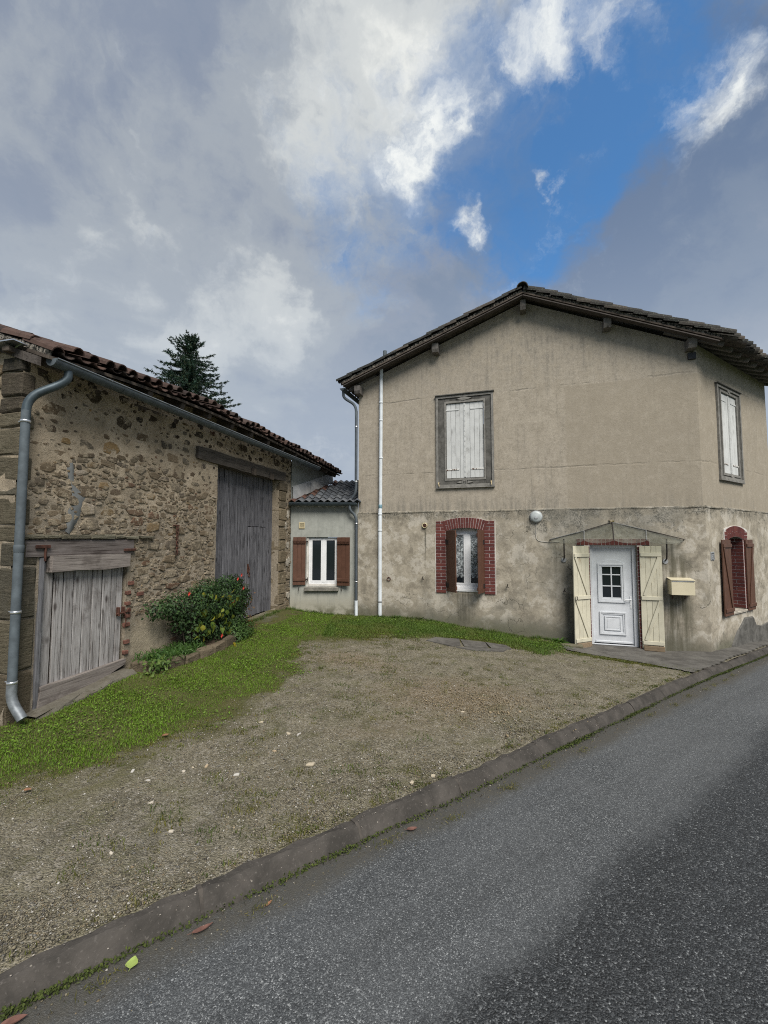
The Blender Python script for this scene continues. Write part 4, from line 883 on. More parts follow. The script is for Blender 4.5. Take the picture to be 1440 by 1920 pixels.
def leaf_shutter(parent, hinge, ang, wd, z0, z1, planks, mtl, bmat, inner, lean=0.0, strap=None, T=TI, braces=True, mid=None, th=.026):
    """ledged shutter of real boards; local x from the hinge to the free edge, battens on +y side if inner else -y side"""
    H = T @ Matrix.Translation(hinge) @ Matrix.Rotation(ang, 4, 'Z') @ Matrix.Rotation(lean, 4, 'Y')
    s_ = 1 if inner else -1; L = z1 - z0
    mb = MB(); mb.T = H; mb.box(.004, wd - .004, -.004, .004, .01, L - .01); sh = mb.build('shutter', mtl, parent)
    xx = 0
    for k in range(planks):
        wk = wd / planks; mb = MB(); d = R.uniform(0, .004); mb.box(-wk / 2 + .0018, wk / 2 - .0018, -th / 2, th / 2, -L / 2 + d, L / 2 - R.uniform(0, .003), .0035)
        mb.build('plank', mtl, sh).matrix_local = H @ Matrix.Translation((xx + wk / 2, R.uniform(-.0015, .0015), L / 2)); xx += wk
    zb = [L * .075, L * .92] if mid is None else [mid[0], mid[1], mid[2]]
    for i, zz in enumerate(zb):
        mb = MB(); mb.T = H; ya, yb = sorted((s_ * (th / 2 + .0015), s_ * (th / 2 + .024))); mb.box(.012, wd - .012, ya, yb, zz - .038, zz + .038, .005); mb.build('batten', bmat, sh)
    if braces:
        zz = sorted(zb)
        for za, zc in zip(zz[:-1], zz[1:]):
            mb = MB(); mb.T = H; a = Vector((.045, s_ * (th / 2 + .011), zc - .045)); b = Vector((wd - .075, s_ * (th / 2 + .011), za + .045))
            if braces == 2: a, b = Vector((wd - .05, a.y, zc - .045)), Vector((.07, b.y, za + .045))
            mb.beam(a, b, .062, .019, .003, up=(0, 1, 0)); mb.build('brace', mtl, sh)
    if strap:
        for zz in strap:
            mb = MB(); mb.T = H; ya, yb = sorted((-s_ * (th / 2 + .002), -s_ * (th / 2 + .008))); mb.box(-.06, .12, ya, yb, zz - .08, zz + .02, .002); mb.tube([(-.005, (ya + yb) / 2, zz - .04), (-.005, (ya + yb) / 2, zz + .04)], .011, 8); mb.build('hinge_strap', M['iron'], sh)
    return sh
leaf_shutter(house, (2.222, YW - .004, .845), math.radians(-50), .42, 0, 1.41, 3, M['brown_paint'], M['brown_paint'], True, strap=(.18, 1.17), braces=False)
leaf_shutter(house, (3.085, YW - .004, .845), math.radians(180 + 77), .42, 0, 1.41, 3, M['brown_paint'], M['brown_paint'], False, strap=(.18, 1.17), braces=False)

# ---- front door
door = MB(); a, b, z0, z1 = 5.345, 6.10, -.150, 1.86; y = .085
def frame_mould(mb, x0, x1, z0, z1, y, w_, h_, arch_=0.0):
    for k in range(2):
        q = k * w_ * .5; mb.box(x0 + q, x0 + q + w_ * .5, y - h_ + k * h_ * .45, y, z0 + q, z1 - q, .003); mb.box(x1 - q - w_ * .5, x1 - q, y - h_ + k * h_ * .45, y, z0 + q, z1 - q, .003)
        mb.box(x0 + q + w_ * .5, x1 - q - w_ * .5, y - h_ + k * h_ * .45, y, z0 + q, z0 + q + w_ * .5, .003); mb.box(x0 + q + w_ * .5, x1 - q - w_ * .5, y - h_ + k * h_ * .45, y, z1 - q - w_ * .5, z1 - q, .003)
gx0, gx1, gz0, gz1 = 5.535, 5.885, .82, 1.52
door.box(a, gx0, y, y + .05, z0 + .02, z1); door.box(gx1, b, y, y + .05, z0 + .02, z1); door.box(gx0, gx1, y, y + .05, z0 + .02, gz0); door.box(gx0, gx1, y, y + .05, gz1 + .06, z1)
na = 12; xc = (gx0 + gx1) / 2        # arched head of the glazing
pts = [(gx0 + (gx1 - gx0) * i / na, gz1 + .045 * (1 - ((i / na - .5) * 2) ** 2)) for i in range(na + 1)]
door.prism([(gx0, gz1 + .06)] + pts + [(gx1, gz1 + .06)], y, y + .05)
door = door.build('front_door', M['door_white'], house, recalc=True)
mb = MB(); frame_mould(mb, 5.445, 5.965, .715, 1.535, y - .001, .07, .022)
mb.prism([(5.445, 1.535)] + [(5.445 + .52 * i / 14, 1.535 + .075 * (1 - ((i / 14 - .5) * 2) ** 2)) for i in range(15)] + [(5.965, 1.535)], y - .02, y - .002); mb.build('glazing_moulding', M['door_white'], door, recalc=True)
mb = MB(); mb.box(gx0 - .01, gx1 + .01, y + .022, y + .028, gz0 - .01, gz1 + .055); mb.build('pane', M['pane_dark'], door)
mb = MB(); mb.box(xc - .013, xc + .013, y + .002, y + .021, gz0, gz1 + .044, .003)
for zz in (gz0 + .238, gz0 + .478): mb.box(gx0, xc - .0135, y + .004, y + .021, zz - .012, zz + .012, .003); mb.box(xc + .0135, gx1, y + .004, y + .021, zz - .012, zz + .012, .003)
mb.build('glazing_bar', M['door_white'], door)
mb = MB(); frame_mould(mb, 5.46, 5.965, .045, .52, y - .001, .06, .024); frame_mould(mb, 5.555, 5.87, .135, .43, y - .001, .045, .02); mb.box(5.60, 5.825, y - .014, y - .001, .18, .385, .012); mb.build('door_panel', M['door_white'], door)
mb = MB(); mb.box(a + .03, b - .03, y - .022, y - .001, -.128, -.082, .008); mb.build('weather_bar', M['door_white'], door)
mb = MB(); mb.box(6.045, 6.078, y - .012, y - .001, .60, .86, .004); mb.tube([(6.062, y - .01, .79), (6.062, y - .055, .79), (5.95, y - .058, .785)], .010, 8); mb.lathe([(.010, 0), (.010, -.016)], (6.062, y - .001, .68), 'Y', 10); mb.build('handle', M['white_frame'], door)
mb = MB(); quadring(mb, (5.292, 6.178, -.172, 1.925), (a - .004, b + .004, -.152, 1.864), .05, .16); mb.build('door_frame', M['door_white'], house)
mb = MB(); mb.box(5.24, 6.24, -.16, .10, -.40, -.176, .02); mb.build('threshold', M['old_concrete'], house)
brick_panel(TI, house, 6.183, 6.28, -.18, 1.93, 1, YW, .012); brick_panel(TI, house, 5.18, 5.289, -.18, 1.93, 1, YW, .012)
mb = MB(); mb.box(5.03, 6.42, YW - .012, .05, 1.925, 2.06); lint = mb.build('lintel_joint_bed', M['white_joint'], house)
for k in range(17):
    x = 5.036 + k * .0815; mb = MB(); mb.box(-.0365, .0365, -.006, .006, -.062, .062, .003, jit=.001); mb.build('brick', M['brick_red'], lint).matrix_local = Matrix.Translation((x + .037, YW - .015, 1.992))
sh1 = leaf_shutter(house, (5.262, YW - .03, -.165), math.radians(180 + 43), .465, 0, 2.075, 4, M['shutter_cream'], M['cream_batten'], True, mid=(.125, 1.0, 1.88), braces=2)
sh2 = leaf_shutter(house, (6.215, YW - .045, -.165), math.radians(-4), .395, 0, 2.075, 4, M['shutter_cream'], M['cream_batten'], False, mid=(.125, 1.02, 1.90), braces=2)
for sh, H in ((sh1, Matrix.Translation((5.262, YW - .03, -.165)) @ Matrix.Rotation(math.radians(223), 4, 'Z')), (sh2, Matrix.Translation((6.215, YW - .045, -.165)) @ Matrix.Rotation(math.radians(-4), 4, 'Z'))):
    mb = MB(); mb.T = H; mb.box(.02, (.43 if sh is sh1 else .385), *((.014, .052) if sh is sh1 else (-.052, -.014)), -.03, .068, .006, jit=.003); mb.build('foot_board', M['rotten_wood'], sh)
mb = MB(); mb.tube([(4.975, -.42, .88), (4.99, -.44, .83), (4.965, -.45, .78), (4.95, -.44, .79)], .008, 6); mb.build('hook', M['iron'], sh1)

# ---- side window
SF_T = Matrix.Translation((CX + .012, 0, 0)) @ Matrix.Rotation(SA - HA, 4, 'Z')
brick_panel(SF_T, house, .86, 1.032, .52, 2.22, 0, YW, .012); brick_panel(SF_T, house, 1.903, 2.13, .52, 2.22, 0, YW, .012)
arch(SF_T, house, 1.47, .46, 2.03, .075, .235, YW, .016, 17)
mb = MB(); mb.T = SF_T; r = [(.83 + 1.33 * i / 16, 2.235 + .085 * (1 - ((i / 16 - .5) * 2) ** 2)) for i in range(17)]
for p, q in zip(r[:-1], r[1:]): mb.beam((p[0], YW - .004, p[1]), (q[0], YW - .004, q[1]), .05, .02, .0, up=(0, 1, 0))
mb.box(.83, .859, YW - .012, YW + .01, 2.03, 2.235); mb.box(2.131, 2.16, YW - .012, YW + .01, 2.03, 2.235); mb.build('surround_edge', M['plaster_white'], house)
TJ = SF_T @ Matrix.Translation((2.058, -.04, 0)) @ Matrix.Rotation(math.radians(-90), 4, 'Z')     # far jamb, faces the near one
# jamb bricks: local x runs from outer face inward
TJ = SF_T @ Matrix(((0, 1, 0, 1.898), (1, 0, 0, YW), (0, 0, 1, 0), (0, 0, 0, 1)))
brick_panel(TJ, house, -.012, .29, .53, 2.06, 0, 0, .012)
w2 = MB(); w2.T = SF_T; quadring(w2, (1.045, 1.875, .56, 2.06), (1.095, 1.825, .62, 2.0), .262, .31); w2.box(1.425, 1.495, .255, .31, .62, 2.0, .004); w2 = w2.build('window', M['white_frame'], house)
mb = MB(); mb.T = SF_T; mb.box(1.085, 1.835, .29, .296, .61, 2.01); mb.build('pane', M['pane_dark'], w2)
mb = MB(); mb.T = SF_T; mb.box(1.03, 1.905, -.07, .27, .46, .512, .012); mb.build('window_sill', M['pointing_lime'], house)
leaf_shutter(house, (1.02, YW - .05, .475), math.radians(180 + .5), .45, 0, 1.565, 3, M['brown_paint'], M['brown_paint'], True, T=SF_T, braces=2)
leaf_shutter(house, (1.925, YW - .04, .475), math.radians(-1), .40, 0, 1.565, 3, M['brown_paint'], M['brown_paint'], False, T=SF_T, braces=2)

# ================================================================== BARN
barn = thing('barn', 'long rubble stone barn with weathered plank doors and a red tiled roof', 'barn', tuple(BF.O), BF.ang)
def ezx(x): return float(np.interp(x, [-.4, .1, .53, 1.0, 2.0, 2.8, 4.5, 6.0, 7.4, 9.0], [-.20, -.185, -.13, -.09, -.03, -.01, -.03, -.08, -.14, -.21]))
BTOP = lambda u: 4.31 + ezx(u)
SD = (.29, 1.50, -.2, 1.90); BD = (3.48, 5.86, -.2, 3.50)
dsb = lambda u, v: (float(fbm(u * 1.1, v * 1.1, 41)) - .5) * .05 + (float(fbm(u * 5, v * 5, 43)) - .5) * .035 + (float(vnoise(u * 16, v * 16, 47)) - .5) * .012
bw = wall_grid(lambda u, v, y: (u, y, v), 0, 6.47, -.3, BTOP, [SD, BD], .30, .06, dsb)
gab = wall_grid(lambda u, v, y: (-.0 + y, 5.6 - u, v), 0, 5.6, -.4, lambda u: 4.13 + min(5.6 - u, u) * .37, [], .1, .12, lambda u, v: dsb(u + 20, v))
mb = MB(); mb.add(bw.v, bw.f); mb.add(gab.v, gab.f); mb.build('wall', M['barn_mortar'], barn, smooth=True)
fw = wall_grid(lambda u, v, y: (u, y, v), 6.47, 8.95, -.3, BTOP, [], .1, .2, lambda u, v: (float(fbm(u, v, 8)) - .5) * .02 - .012)
mb = MB(); mb.add(fw.v, fw.f); mb.add([(8.95, 0, -.3), (8.95, 5.6, -.3), (8.95, 5.6, 4.0), (8.95, 2.8, 5.15), (8.95, 0, 4.0)], [(0, 1, 2, 3, 4)])
mb.build('rendered_wall', M['render_grey'], barn, smooth=False)
mb = MB(); mb.box(.1, 6.4, .32, .36, -.3, 3.9); mb.build('inner_wall', M['wood_dark'], barn)

PAL = [((.20, .155, .105), 6), ((.155, .12, .088), 6), ((.25, .20, .14), 5), ((.185, .165, .13), 5), ((.13, .115, .10), 3), ((.32, .225, .115), 1.4), ((.19, .095, .062), 1.6), ((.085, .072, .062), 1.4), ((.58, .52, .44), 1.6), ((.24, .215, .175), 4)]
_pw = np.array([p[1] for p in PAL]); _pw = _pw / _pw.sum()
def stone_col():
    c = PAL[NP.choice(len(PAL), p=_pw)][0]; k = R.uniform(.8, 1.2); return tuple(q * k for q in c)
def stone_shape(a, b, prot, n=None, ang=None):
    """irregular dressed lump: returns verts (x, y out = -y, z) and faces"""
    n = n or R.choice((5, 6, 6, 7, 8)); ph = R.uniform(0, 6.28); rot = R.gauss(0, .12) if ang is None else ang; V = []; ex = R.uniform(.45, .95)
    rr = [R.uniform(.62, 1.16) for _ in range(n)]; tx, tz = R.uniform(-.35, .35) * prot, R.uniform(-.3, .3) * prot
    def ringp(sc, y, tilt=0):
        for i in range(n):
            th = 2 * math.pi * (i + .0) / n + ph; c_, s_ = math.cos(th), math.sin(th)
            x = math.copysign(abs(c_) ** ex, c_) * a * rr[i] * sc; z = math.copysign(abs(s_) ** ex, s_) * b * rr[i] * sc
            yy = y + tilt * (x / max(a, 1e-3) * tx + z / max(b, 1e-3) * tz)
            V.append((x * math.cos(rot) - z * math.sin(rot), yy, x * math.sin(rot) + z * math.cos(rot)))
    ringp(1.0, .05); ringp(1.0, -prot * .55, .6); ringp(R.uniform(.74, .88), -prot, 1)
    V.append((R.uniform(-.2, .2) * a, -prot * R.uniform(.95, 1.25), R.uniform(-.2, .2) * b))
    F_ = [(k * n + i, k * n + (i + 1) % n, (k + 1) * n + (i + 1) % n, (k + 1) * n + i) for k in (0, 1) for i in range(n)] + [(2 * n + i, 2 * n + (i + 1) % n, 3 * n) for i in range(n)]
    return V, F_
acc = []; AX = np.zeros((6000, 4)); na_ = 0
def free(x, z, a, b, k):
    if na_ == 0: return True
    q = AX[:na_]; d = ((q[:, 0] - x) / (q[:, 2] + a)) ** 2 + ((q[:, 1] - z) / (q[:, 3] + b)) ** 2
    return not (d < k).any()
def gz_b(x): return float(np.interp(x, [0, .3, 1, 1.5, 2.5, 4.4, 6.5], [.1, .11, .19, .25, .28, .345, .345]))
blocked = [(SD[0] - .02, SD[1] + .04, -1, 2.06), (BD[0] - .02, BD[1] + .02, -1, 3.46), (2.85, 6.1, 3.44, 3.70), (1.60, 2.35, -1, .95)]
QUO = []
zq = .06; k = 0
while zq < 4.0:      # corner blocks at the near end
    h = R.choice((.16, .20, .26, .30)) if zq > 1.72 else R.choice((.55, .7)); QUO.append((zq, h, (.14 if k % 2 else .07) if zq > 1.8 else .24)); zq += h + .015; k += 1
def inblock(x, z, a, b):
    for q in blocked:
        if q[0] - a < x < q[1] + a and q[2] - b < z < q[3] + b: return True
    for z0, h, w_ in QUO:
        if x - a < w_ + .02 and z + b > z0 and z - b < z0 + h: return True
    return False
for cls, (a0, a1, b0, b1, tries, kk) in enumerate([(.11, .19, .055, .10, 620, .85), (.060, .12, .032, .062, 3600, .78), (.034, .066, .019, .036, 11000, .74), (.016, .036, .010, .021, 15000, .70)]):
    for _ in range(tries):
        x, z = R.uniform(.02, 6.45), R.uniform(.12, 4.1); a, b = R.uniform(a0, a1), R.uniform(b0, b1)
        if z - b < gz_b(x) - .05: continue
        up_ = min(max((z - 2.75 + (vnoise(x * 1.3, z * 1.3, 77) - .5) * 1.0) / .35, 0), 1)
        keep = (1 - up_) * .92 + up_ * (.34, .30, .20, .16)[cls]
        if z > 3.75: keep = max(keep, .5)
        if R.random() > keep or inblock(x, z, a, b) or not free(x, z, a, b, kk if up_ < .5 else 1.5): continue
        AX[na_] = (x, z, a, b); na_ += 1; acc.append((x, z, a, b, up_))
        if na_ >= 5200: break
acc.sort(key=lambda q: -(q[2] * q[3]) * (1.0 / (1 + .10 * q[0]) ** 2))
rest = MB()
for i, (x, z, a, b, u_) in enumerate(acc):
    prot = (R.uniform(.001, .004) if u_ > .5 else R.uniform(.002, .012)) + min(a, b) * (.01 if u_ > .5 else .04)
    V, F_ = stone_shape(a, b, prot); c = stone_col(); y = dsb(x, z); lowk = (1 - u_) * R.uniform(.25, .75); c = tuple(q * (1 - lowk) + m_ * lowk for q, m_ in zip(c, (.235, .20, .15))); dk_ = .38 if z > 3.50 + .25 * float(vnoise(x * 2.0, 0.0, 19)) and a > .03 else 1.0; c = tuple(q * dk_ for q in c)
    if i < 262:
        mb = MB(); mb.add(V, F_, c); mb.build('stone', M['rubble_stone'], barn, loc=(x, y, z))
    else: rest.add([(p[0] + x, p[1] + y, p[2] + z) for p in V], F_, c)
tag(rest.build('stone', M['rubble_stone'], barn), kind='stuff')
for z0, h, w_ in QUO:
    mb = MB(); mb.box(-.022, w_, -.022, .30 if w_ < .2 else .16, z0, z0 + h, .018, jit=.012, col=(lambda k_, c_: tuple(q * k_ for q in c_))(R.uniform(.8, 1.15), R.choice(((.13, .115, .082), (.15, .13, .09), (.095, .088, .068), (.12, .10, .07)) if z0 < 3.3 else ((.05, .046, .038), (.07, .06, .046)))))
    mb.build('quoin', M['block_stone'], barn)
for k in range(24):      # loose blocks in the gable face near the corner
    z = .15 + k * .165; V, F_ = stone_shape(R.uniform(.12, .2), R.uniform(.06, .08), .02); T_ = Matrix.Translation((0, R.uniform(.42, .60), z)) @ Matrix.Rotation(-math.pi / 2, 4, 'Z')
    mb = MB(); mb.T = T_; mb.add(V, F_, stone_col()); mb.build('stone', M['rubble_stone'], barn)
# flat course of slabs over the small door, brick bits beside it
xx = .02
while xx < 1.72:
    L = R.uniform(.16, .38); mb = MB(); mb.box(xx, xx + L, -.055 + R.uniform(-.015, .012), .05, 2.055 + R.uniform(-.008, .008), 2.10 + R.uniform(-.01, .012), .01, jit=.008, col=(lambda k_, c_: tuple(q * k_ for q in c_))(R.uniform(.7, 1.1), (.17, .16, .12))); mb.build('lintel_slab', M['block_stone'], barn); xx += L + .015
for x, z, s_ in [(1.565, 1.43, 1), (1.53, 1.30, .7), (1.53, .98, .8), (1.52, .86, .9), (1.53, .62, .8), (1.74, 1.26, 1.1), (1.52, .48, .7), (1.53, 1.15, .7)]:
    mb = MB(); mb.box(-.05 * s_, .05 * s_, -.02, .03, -.026, .026, .006, jit=.004); mb.build('brick', M['brick_orange'], barn, loc=(x, -.005, z))
# stones of the big door's right jamb, large blocks with white pointing
zq = .33
while zq < 3.42:
    h = R.uniform(.16, .36); h = min(h, 3.43 - zq); mb = MB(); c = (lambda k_, c_: tuple(q * k_ for q in c_))(R.uniform(.75, 1.15), R.choice(((.20, .165, .115), (.165, .14, .10), (.23, .19, .13))))
    mb.box(5.865, 5.90 + R.uniform(.22, .36), -.03 + R.uniform(-.01, .01), .2, zq, zq + h - .014, .02, jit=.012, col=c); mb.build('jamb_stone', M['block_stone'], barn); zq += h
mb = MB()
for k in range(9):
    V, F_ = stone_shape(R.uniform(.04, .11), R.uniform(.04, .11), .008); x, z = R.uniform(6.0, 6.42), R.uniform(.5, 3.0); mb.add([(p[0] + x, p[1] - .012, p[2] + z) for p in V], F_)
tag(mb.build('pointing', M['pointing_lime'], barn), kind='stuff')
mb = MB()       # cement repair streak
pts = [(.60, 2.98, .02), (.60, 2.90, .05), (.60, 2.80, .055), (.62, 2.72, .04), (.67, 2.66, .09), (.70, 2.58, .10), (.70, 2.48, .09), (.68, 2.40, .10), (.67, 2.30, .09), (.63, 2.21, .08), (.59, 2.13, .05)]
V = []
for x, z, w_ in pts:
    for q in (-1, -.4, .4, 1): V.append((x + q * w_ * R.uniform(.6, 1.25), dsb(x + q * w_, z) - (-.004 if abs(q) == 1 else .012), z + R.uniform(-.02, .02)))
mb.add(V, [(4 * i + j, 4 * i + j + 1, 4 * i + 5 + j, 4 * i + 4 + j) for i in range(len(pts) - 1) for j in range(3)]); mb.build('cement_repair', M['cement_mid2'], barn, smooth=True, recalc=True)
# ---- small stable door
mb = MB(); mb.box(.10, 1.585, -.03, .22, 1.84, 2.045, .012, jit=.008); mb.build('lintel_beam', M['plank_beam'], barn)
sdoor = MB(); sdoor.box(.34, 1.45, .06, .075, .26, 1.80); sdoor = sdoor.build('stable_door', M['wood_dark'], barn)
bnd = [.335, .475, .60, .735, .86, .99, 1.135, 1.275, 1.365, 1.462]
for a, b in zip(bnd[:-1], bnd[1:]):
    mb = MB(); q = (b - a) / 2; g = R.uniform(.004, .010); mb.box(-q + g, q - g, -.014, .014, -.72, .72, .006, jit=.005); mb.build('plank', M['plank_pale'], sdoor).matrix_local = Matrix.Translation(((a + b) / 2, .040 + R.uniform(-.006, .006), 1.06)) @ Matrix.Rotation(R.gauss(0, .006), 4, 'Y')
mb = MB(); V = [(.375, z) for z in (1.655, 1.865)]; mb.prism([(.375, 1.668), (.70, 1.675), (1.10, 1.655), (1.475, 1.675), (1.48, 1.850), (.378, 1.858)], -.075, .022); mb.build('rail', M['plank_lintel'], sdoor, recalc=True)
mb = MB(); mb.prism([(.305, .145), (.75, .185), (1.18, .235), (1.30, .285), (1.485, .335), (1.49, .40), (.90, .385), (.335, .378)], -.045, .022); mb.build('rail', M['plank_lintel'], sdoor, recalc=True)
mb = MB(); mb.box(.275, .33, -.02, .06, .12, 1.845, .008, jit=.003); mb.build('door_post', M['plank_dark'], barn)
mb = MB(); mb.box(.195, .36, -.058, -.038, 1.945, 1.985, .004); mb.tube([(.305, -.05, 1.95), (.305, -.05, 1.80)], .012, 6); mb.build('hinge_plate', M['rust'], sdoor)
mb = MB(); mb.box(1.40, 1.60, -.052, -.03, 1.885, 1.92, .005); mb.build('iron_bracket', M['rust'], sdoor)
mb = MB(); mb.tube([(1.34, -.01, 1.03), (1.50, -.03, 1.045)], .014, 8); mb.box(1.36, 1.385, -.03, .02, 1.0, 1.12, .004); mb.box(1.44, 1.46, -.04, .02, 1.02, 1.12, .004); mb.lathe([(.028, 0), (.034, -.015), (.028, -.03)], (1.52, -.02, 1.06), 'Y', 12); mb.tube([(1.46, -.035, 1.03), (1.475, -.04, .92), (1.455, -.03, .83)], .008, 6); mb.build('latch', M['rust'], sdoor)
mb = MB(); V = []
SLX = [(.16, .122), (.35, .14), (.55, .16), (.75, .188), (.95, .208), (1.15, .230), (1.32, .245), (1.47, .258)]
for x, z in SLX:
    for y, dz_ in ((-.23, -.012), (-.17, .018), (.14, .026)): V.append((x + R.uniform(-.02, .02), y + R.uniform(-.055, .04) * (y < 0), z + dz_ + R.uniform(-.012, .010)))
    V.append((x, -.25, z - .15))
mb.add(V, [(4 * i + j, 4 * i + j + 1, 4 * i + 5 + j, 4 * i + 4 + j) for i in range(7) for j in (0, 1)] + [(4 * i + 3, 4 * i, 4 * i + 4, 4 * i + 7) for i in range(7)], (.15, .14, .115)); mb.build('door_sill', M['block_stone'], barn, recalc=True)
# ---- big cart door
mb = MB(); V = []; n = 12
for i in range(n + 1):
    x = 2.88 + (6.08 - 2.88) * i / n; sg = -.02 * math.sin(math.pi * i / n); 
    for y, z in ((-.05, 3.455 + sg), (-.05, 3.675 + sg * .6), (.28, 3.675), (.28, 3.455 + sg)): V.append((x, y + R.uniform(-.008, .008), z + R.uniform(-.008, .008)))
mb.add(V, [(4 * i + j, 4 * i + (j + 1) % 4, 4 * i + 4 + (j + 1) % 4, 4 * i + 4 + j) for i in range(n) for j in range(4)] + [(0, 3, 2, 1), (4 * n, 4 * n + 1, 4 * n + 2, 4 * n + 3)]); mb.build('lintel_beam', M['beam_old'], barn, recalc=True)
for x in (4.55, 5.3): mb = MB(); mb.box(x, x + .16, -.085, -.045, 3.40, 3.55, .01, jit=.006); mb.build('iron_bracket', M['wood_dark'], barn)
cdoor = MB(); cdoor.box(3.3, 6.0, .235, .25, .35, 3.5); cdoor = cdoor.build('cart_door', M['wood_dark'], barn)
WK = (4.80, 5.53, 2.32)
x = 3.40
while x < 5.97:
    wk = R.uniform(.085, .15); xm = x + wk / 2; z0 = .315 + .045 * (x - 3.4) / 2.4 + R.uniform(-.012, .02); z1 = 3.52; y = .195
    segs = [(z0, z1)]
    if WK[0] < xm < WK[1]: segs = [(WK[2] + R.uniform(.004, .012), z1), (z0 + .05, WK[2] - .006)]
    for si, (za, zb) in enumerate(segs):
        mb = MB(); L = zb - za; g = R.uniform(.002, .006); mb.box(-wk / 2 + g, wk / 2 - g, -.014, .014, -L / 2, L / 2, .005, jit=.003)
        mb.build('plank', M['plank_cart'], cdoor).matrix_local = Matrix.Translation((xm, y + R.uniform(-.007, .007) - (.022 if si else 0), (za + zb) / 2))
    x += wk
mb = MB(); mb.box(4.765, 4.795, .165, .20, .34, 1.62, .004); mb.build('cover_strip', M['plank_dark'], cdoor)
mb = MB(); mb.box(4.80, 4.84, .145, .168, 1.33, 1.52, .004); mb.tube([(4.82, .14, 1.48), (4.83, .12, 1.40), (4.82, .135, 1.34)], .010, 6); n = 10
mb.tube([(4.84 + .035 * math.cos(a), .138, 1.29 + .045 * math.sin(a)) for a in np.linspace(0, 6.28, 13)], .007, 6, cap=False); mb.build('latch', M['rust'], cdoor)
mb = MB(); mb.box(3.35, 5.95, -.12, .26, -.1, .31, .02, jit=.01); mb.build('door_sill', M['old_concrete'], barn)

# ---- barn roof
EZ, EY, SLP = 4.235, -.36, .37
RX0, RX1 = .0, 9.0
mb = MB(); V = []; nx_ = 18
for i in range(nx_ + 1):
    x = RX0 + (RX1 - RX0) * i / nx_
    for y in (EY, 2.8, 5.6 - EY):
        z = EZ + ezx(x) + SLP * (min(y, 5.6 - y) - EY); V += [(x, y, z), (x, y, z - .04)]
fs = []
for i in range(nx_):
    a, b = 6 * i, 6 * i + 6
    fs += [(a, b, b + 2, a + 2), (a + 2, b + 2, b + 4, a + 4), (a + 1, a + 3, b + 3, b + 1), (a + 3, a + 5, b + 5, b + 3), (a, a + 1, b + 1, b), (a + 4, b + 4, b + 5, a + 5)]
for a in (0, 6 * nx_): fs += [(a, a + 2, a + 3, a + 1), (a + 2, a + 4, a + 5, a + 3)]
mb.add(V, fs); broof = mb.build('roof', M['wood_dark'], barn, recalc=True)
bt = tile_mesh('roof_tile', .46, .090, .073, .013, M['tile_red'], 6); nrm = Vector((0, -SLP, 1)).normalized(); dn = Vector((0, -1, -SLP)).normalized(); loose = []
NC = 44; pit = (RX1 - RX0 - .16) / (NC - 1)
for c_ in range(NC):
    xc = RX0 + .08 + c_ * pit
    for k in range(9):
        base = Vector((xc + R.gauss(0, .007), EY, EZ)) - dn * (.43 + k * .36 + R.uniform(-.02, .02)) + nrm * (.066 + .006 * math.sin(c_ * .7) + R.uniform(-.006, .007)) + dn * .0
        sagx = ezx(xc) + R.gauss(0, .004)
        base.z += sagx
        mc = basis(base, dn + nrm * .05, nrm, .028); mp = basis(base + Vector((pit / 2, 0, 0)) - nrm * .012 + dn * .012, dn + nrm * .05, nrm, .015, True) @ Matrix.Diagonal((1, 1, .6, 1))
        if k < 3: link('roof_tile', bt, broof, M=mc)
        else: loose.append(mc)
        if k < 2: link('roof_tile', bt, broof, M=mp)
        else: loose.append(mp)
merge_tiles('roof_tile', bt, loose, M['tile_red'], broof)
mb = MB()
for i in range(34):
    y = EY + .03 + i * .092; z = EZ + ezx(RX0) + SLP * (y - EY); h = R.uniform(.045, .065)
    mb.beam((RX0 + .035, y, z + .012), (RX0 + .035, y + .088, z + .012 + .088 * SLP), .11, h, .012, up=(1, 0, 0))
mb.build('verge_mortar', M['verge_speckle'], broof)
for k in range(14):
    x = RX0 + .16 + k * .66; mb = MB(); a = Vector((x, EY + .04, EZ + ezx(x) - .095 + SLP * .04)); mb.beam(a, a + Vector((0, .95, .95 * SLP)), .085, .10, .008); mb.build('rafter', M['wood_dark'], barn)
mb = MB(); mb.box(RX0 + .05, 8.9, .01, .14, 3.92, 4.02, .01, jit=.006); mb.build('wall_plate', M['wood_dark'], barn)
mb = MB(); mb.box(RX0 - .045, RX0 - .005, EY + .10, 2.8, 0, .10); 
for v in range(len(mb.v)): p = mb.v[v]; mb.v[v] = (p[0], p[1], EZ + ezx(RX0) - .15 + SLP * (p[1] - EY) + p[2])
mb.build('barge_board', M['barge_wood'], barn, recalc=True)
mb = MB(); mb.box(-.16, -.005, -.06, .55, 4.185, 4.197); mb.build('drip_strip', M['silver_clip'], barn)
mb = MB(); mb.box(-.12, .0, .06, .16, 4.10, 4.16, .006, jit=.004); mb.build('beam_end', M['wood_dark'], barn); mb = MB(); mb.box(-.10, .0, .36, .46, 4.10, 4.16, .006, jit=.004); mb.build('beam_end', M['wood_dark'], barn)
# zinc flashing where the annex roof meets the barn
mb = MB()
def az(X, Y): return 2.985 + (Y - 10.9) * .292
for a, b in ((6.50, 7.55), (7.56, 8.5), (8.51, 9.25)):
    za, zb = az(0, BF.w(a, 0)[1]), az(0, BF.w(b, 0)[1]); mb.add([(a, -.045, za + .02), (b, -.045, zb + .02), (b, -.035, zb + .35), (a, -.035, za + .35), (a, .0, za + .36), (b, .0, zb + .36)], [(0, 1, 2, 3), (3, 2, 5, 4)])
mb.build('flashing', M['flashing'], barn)

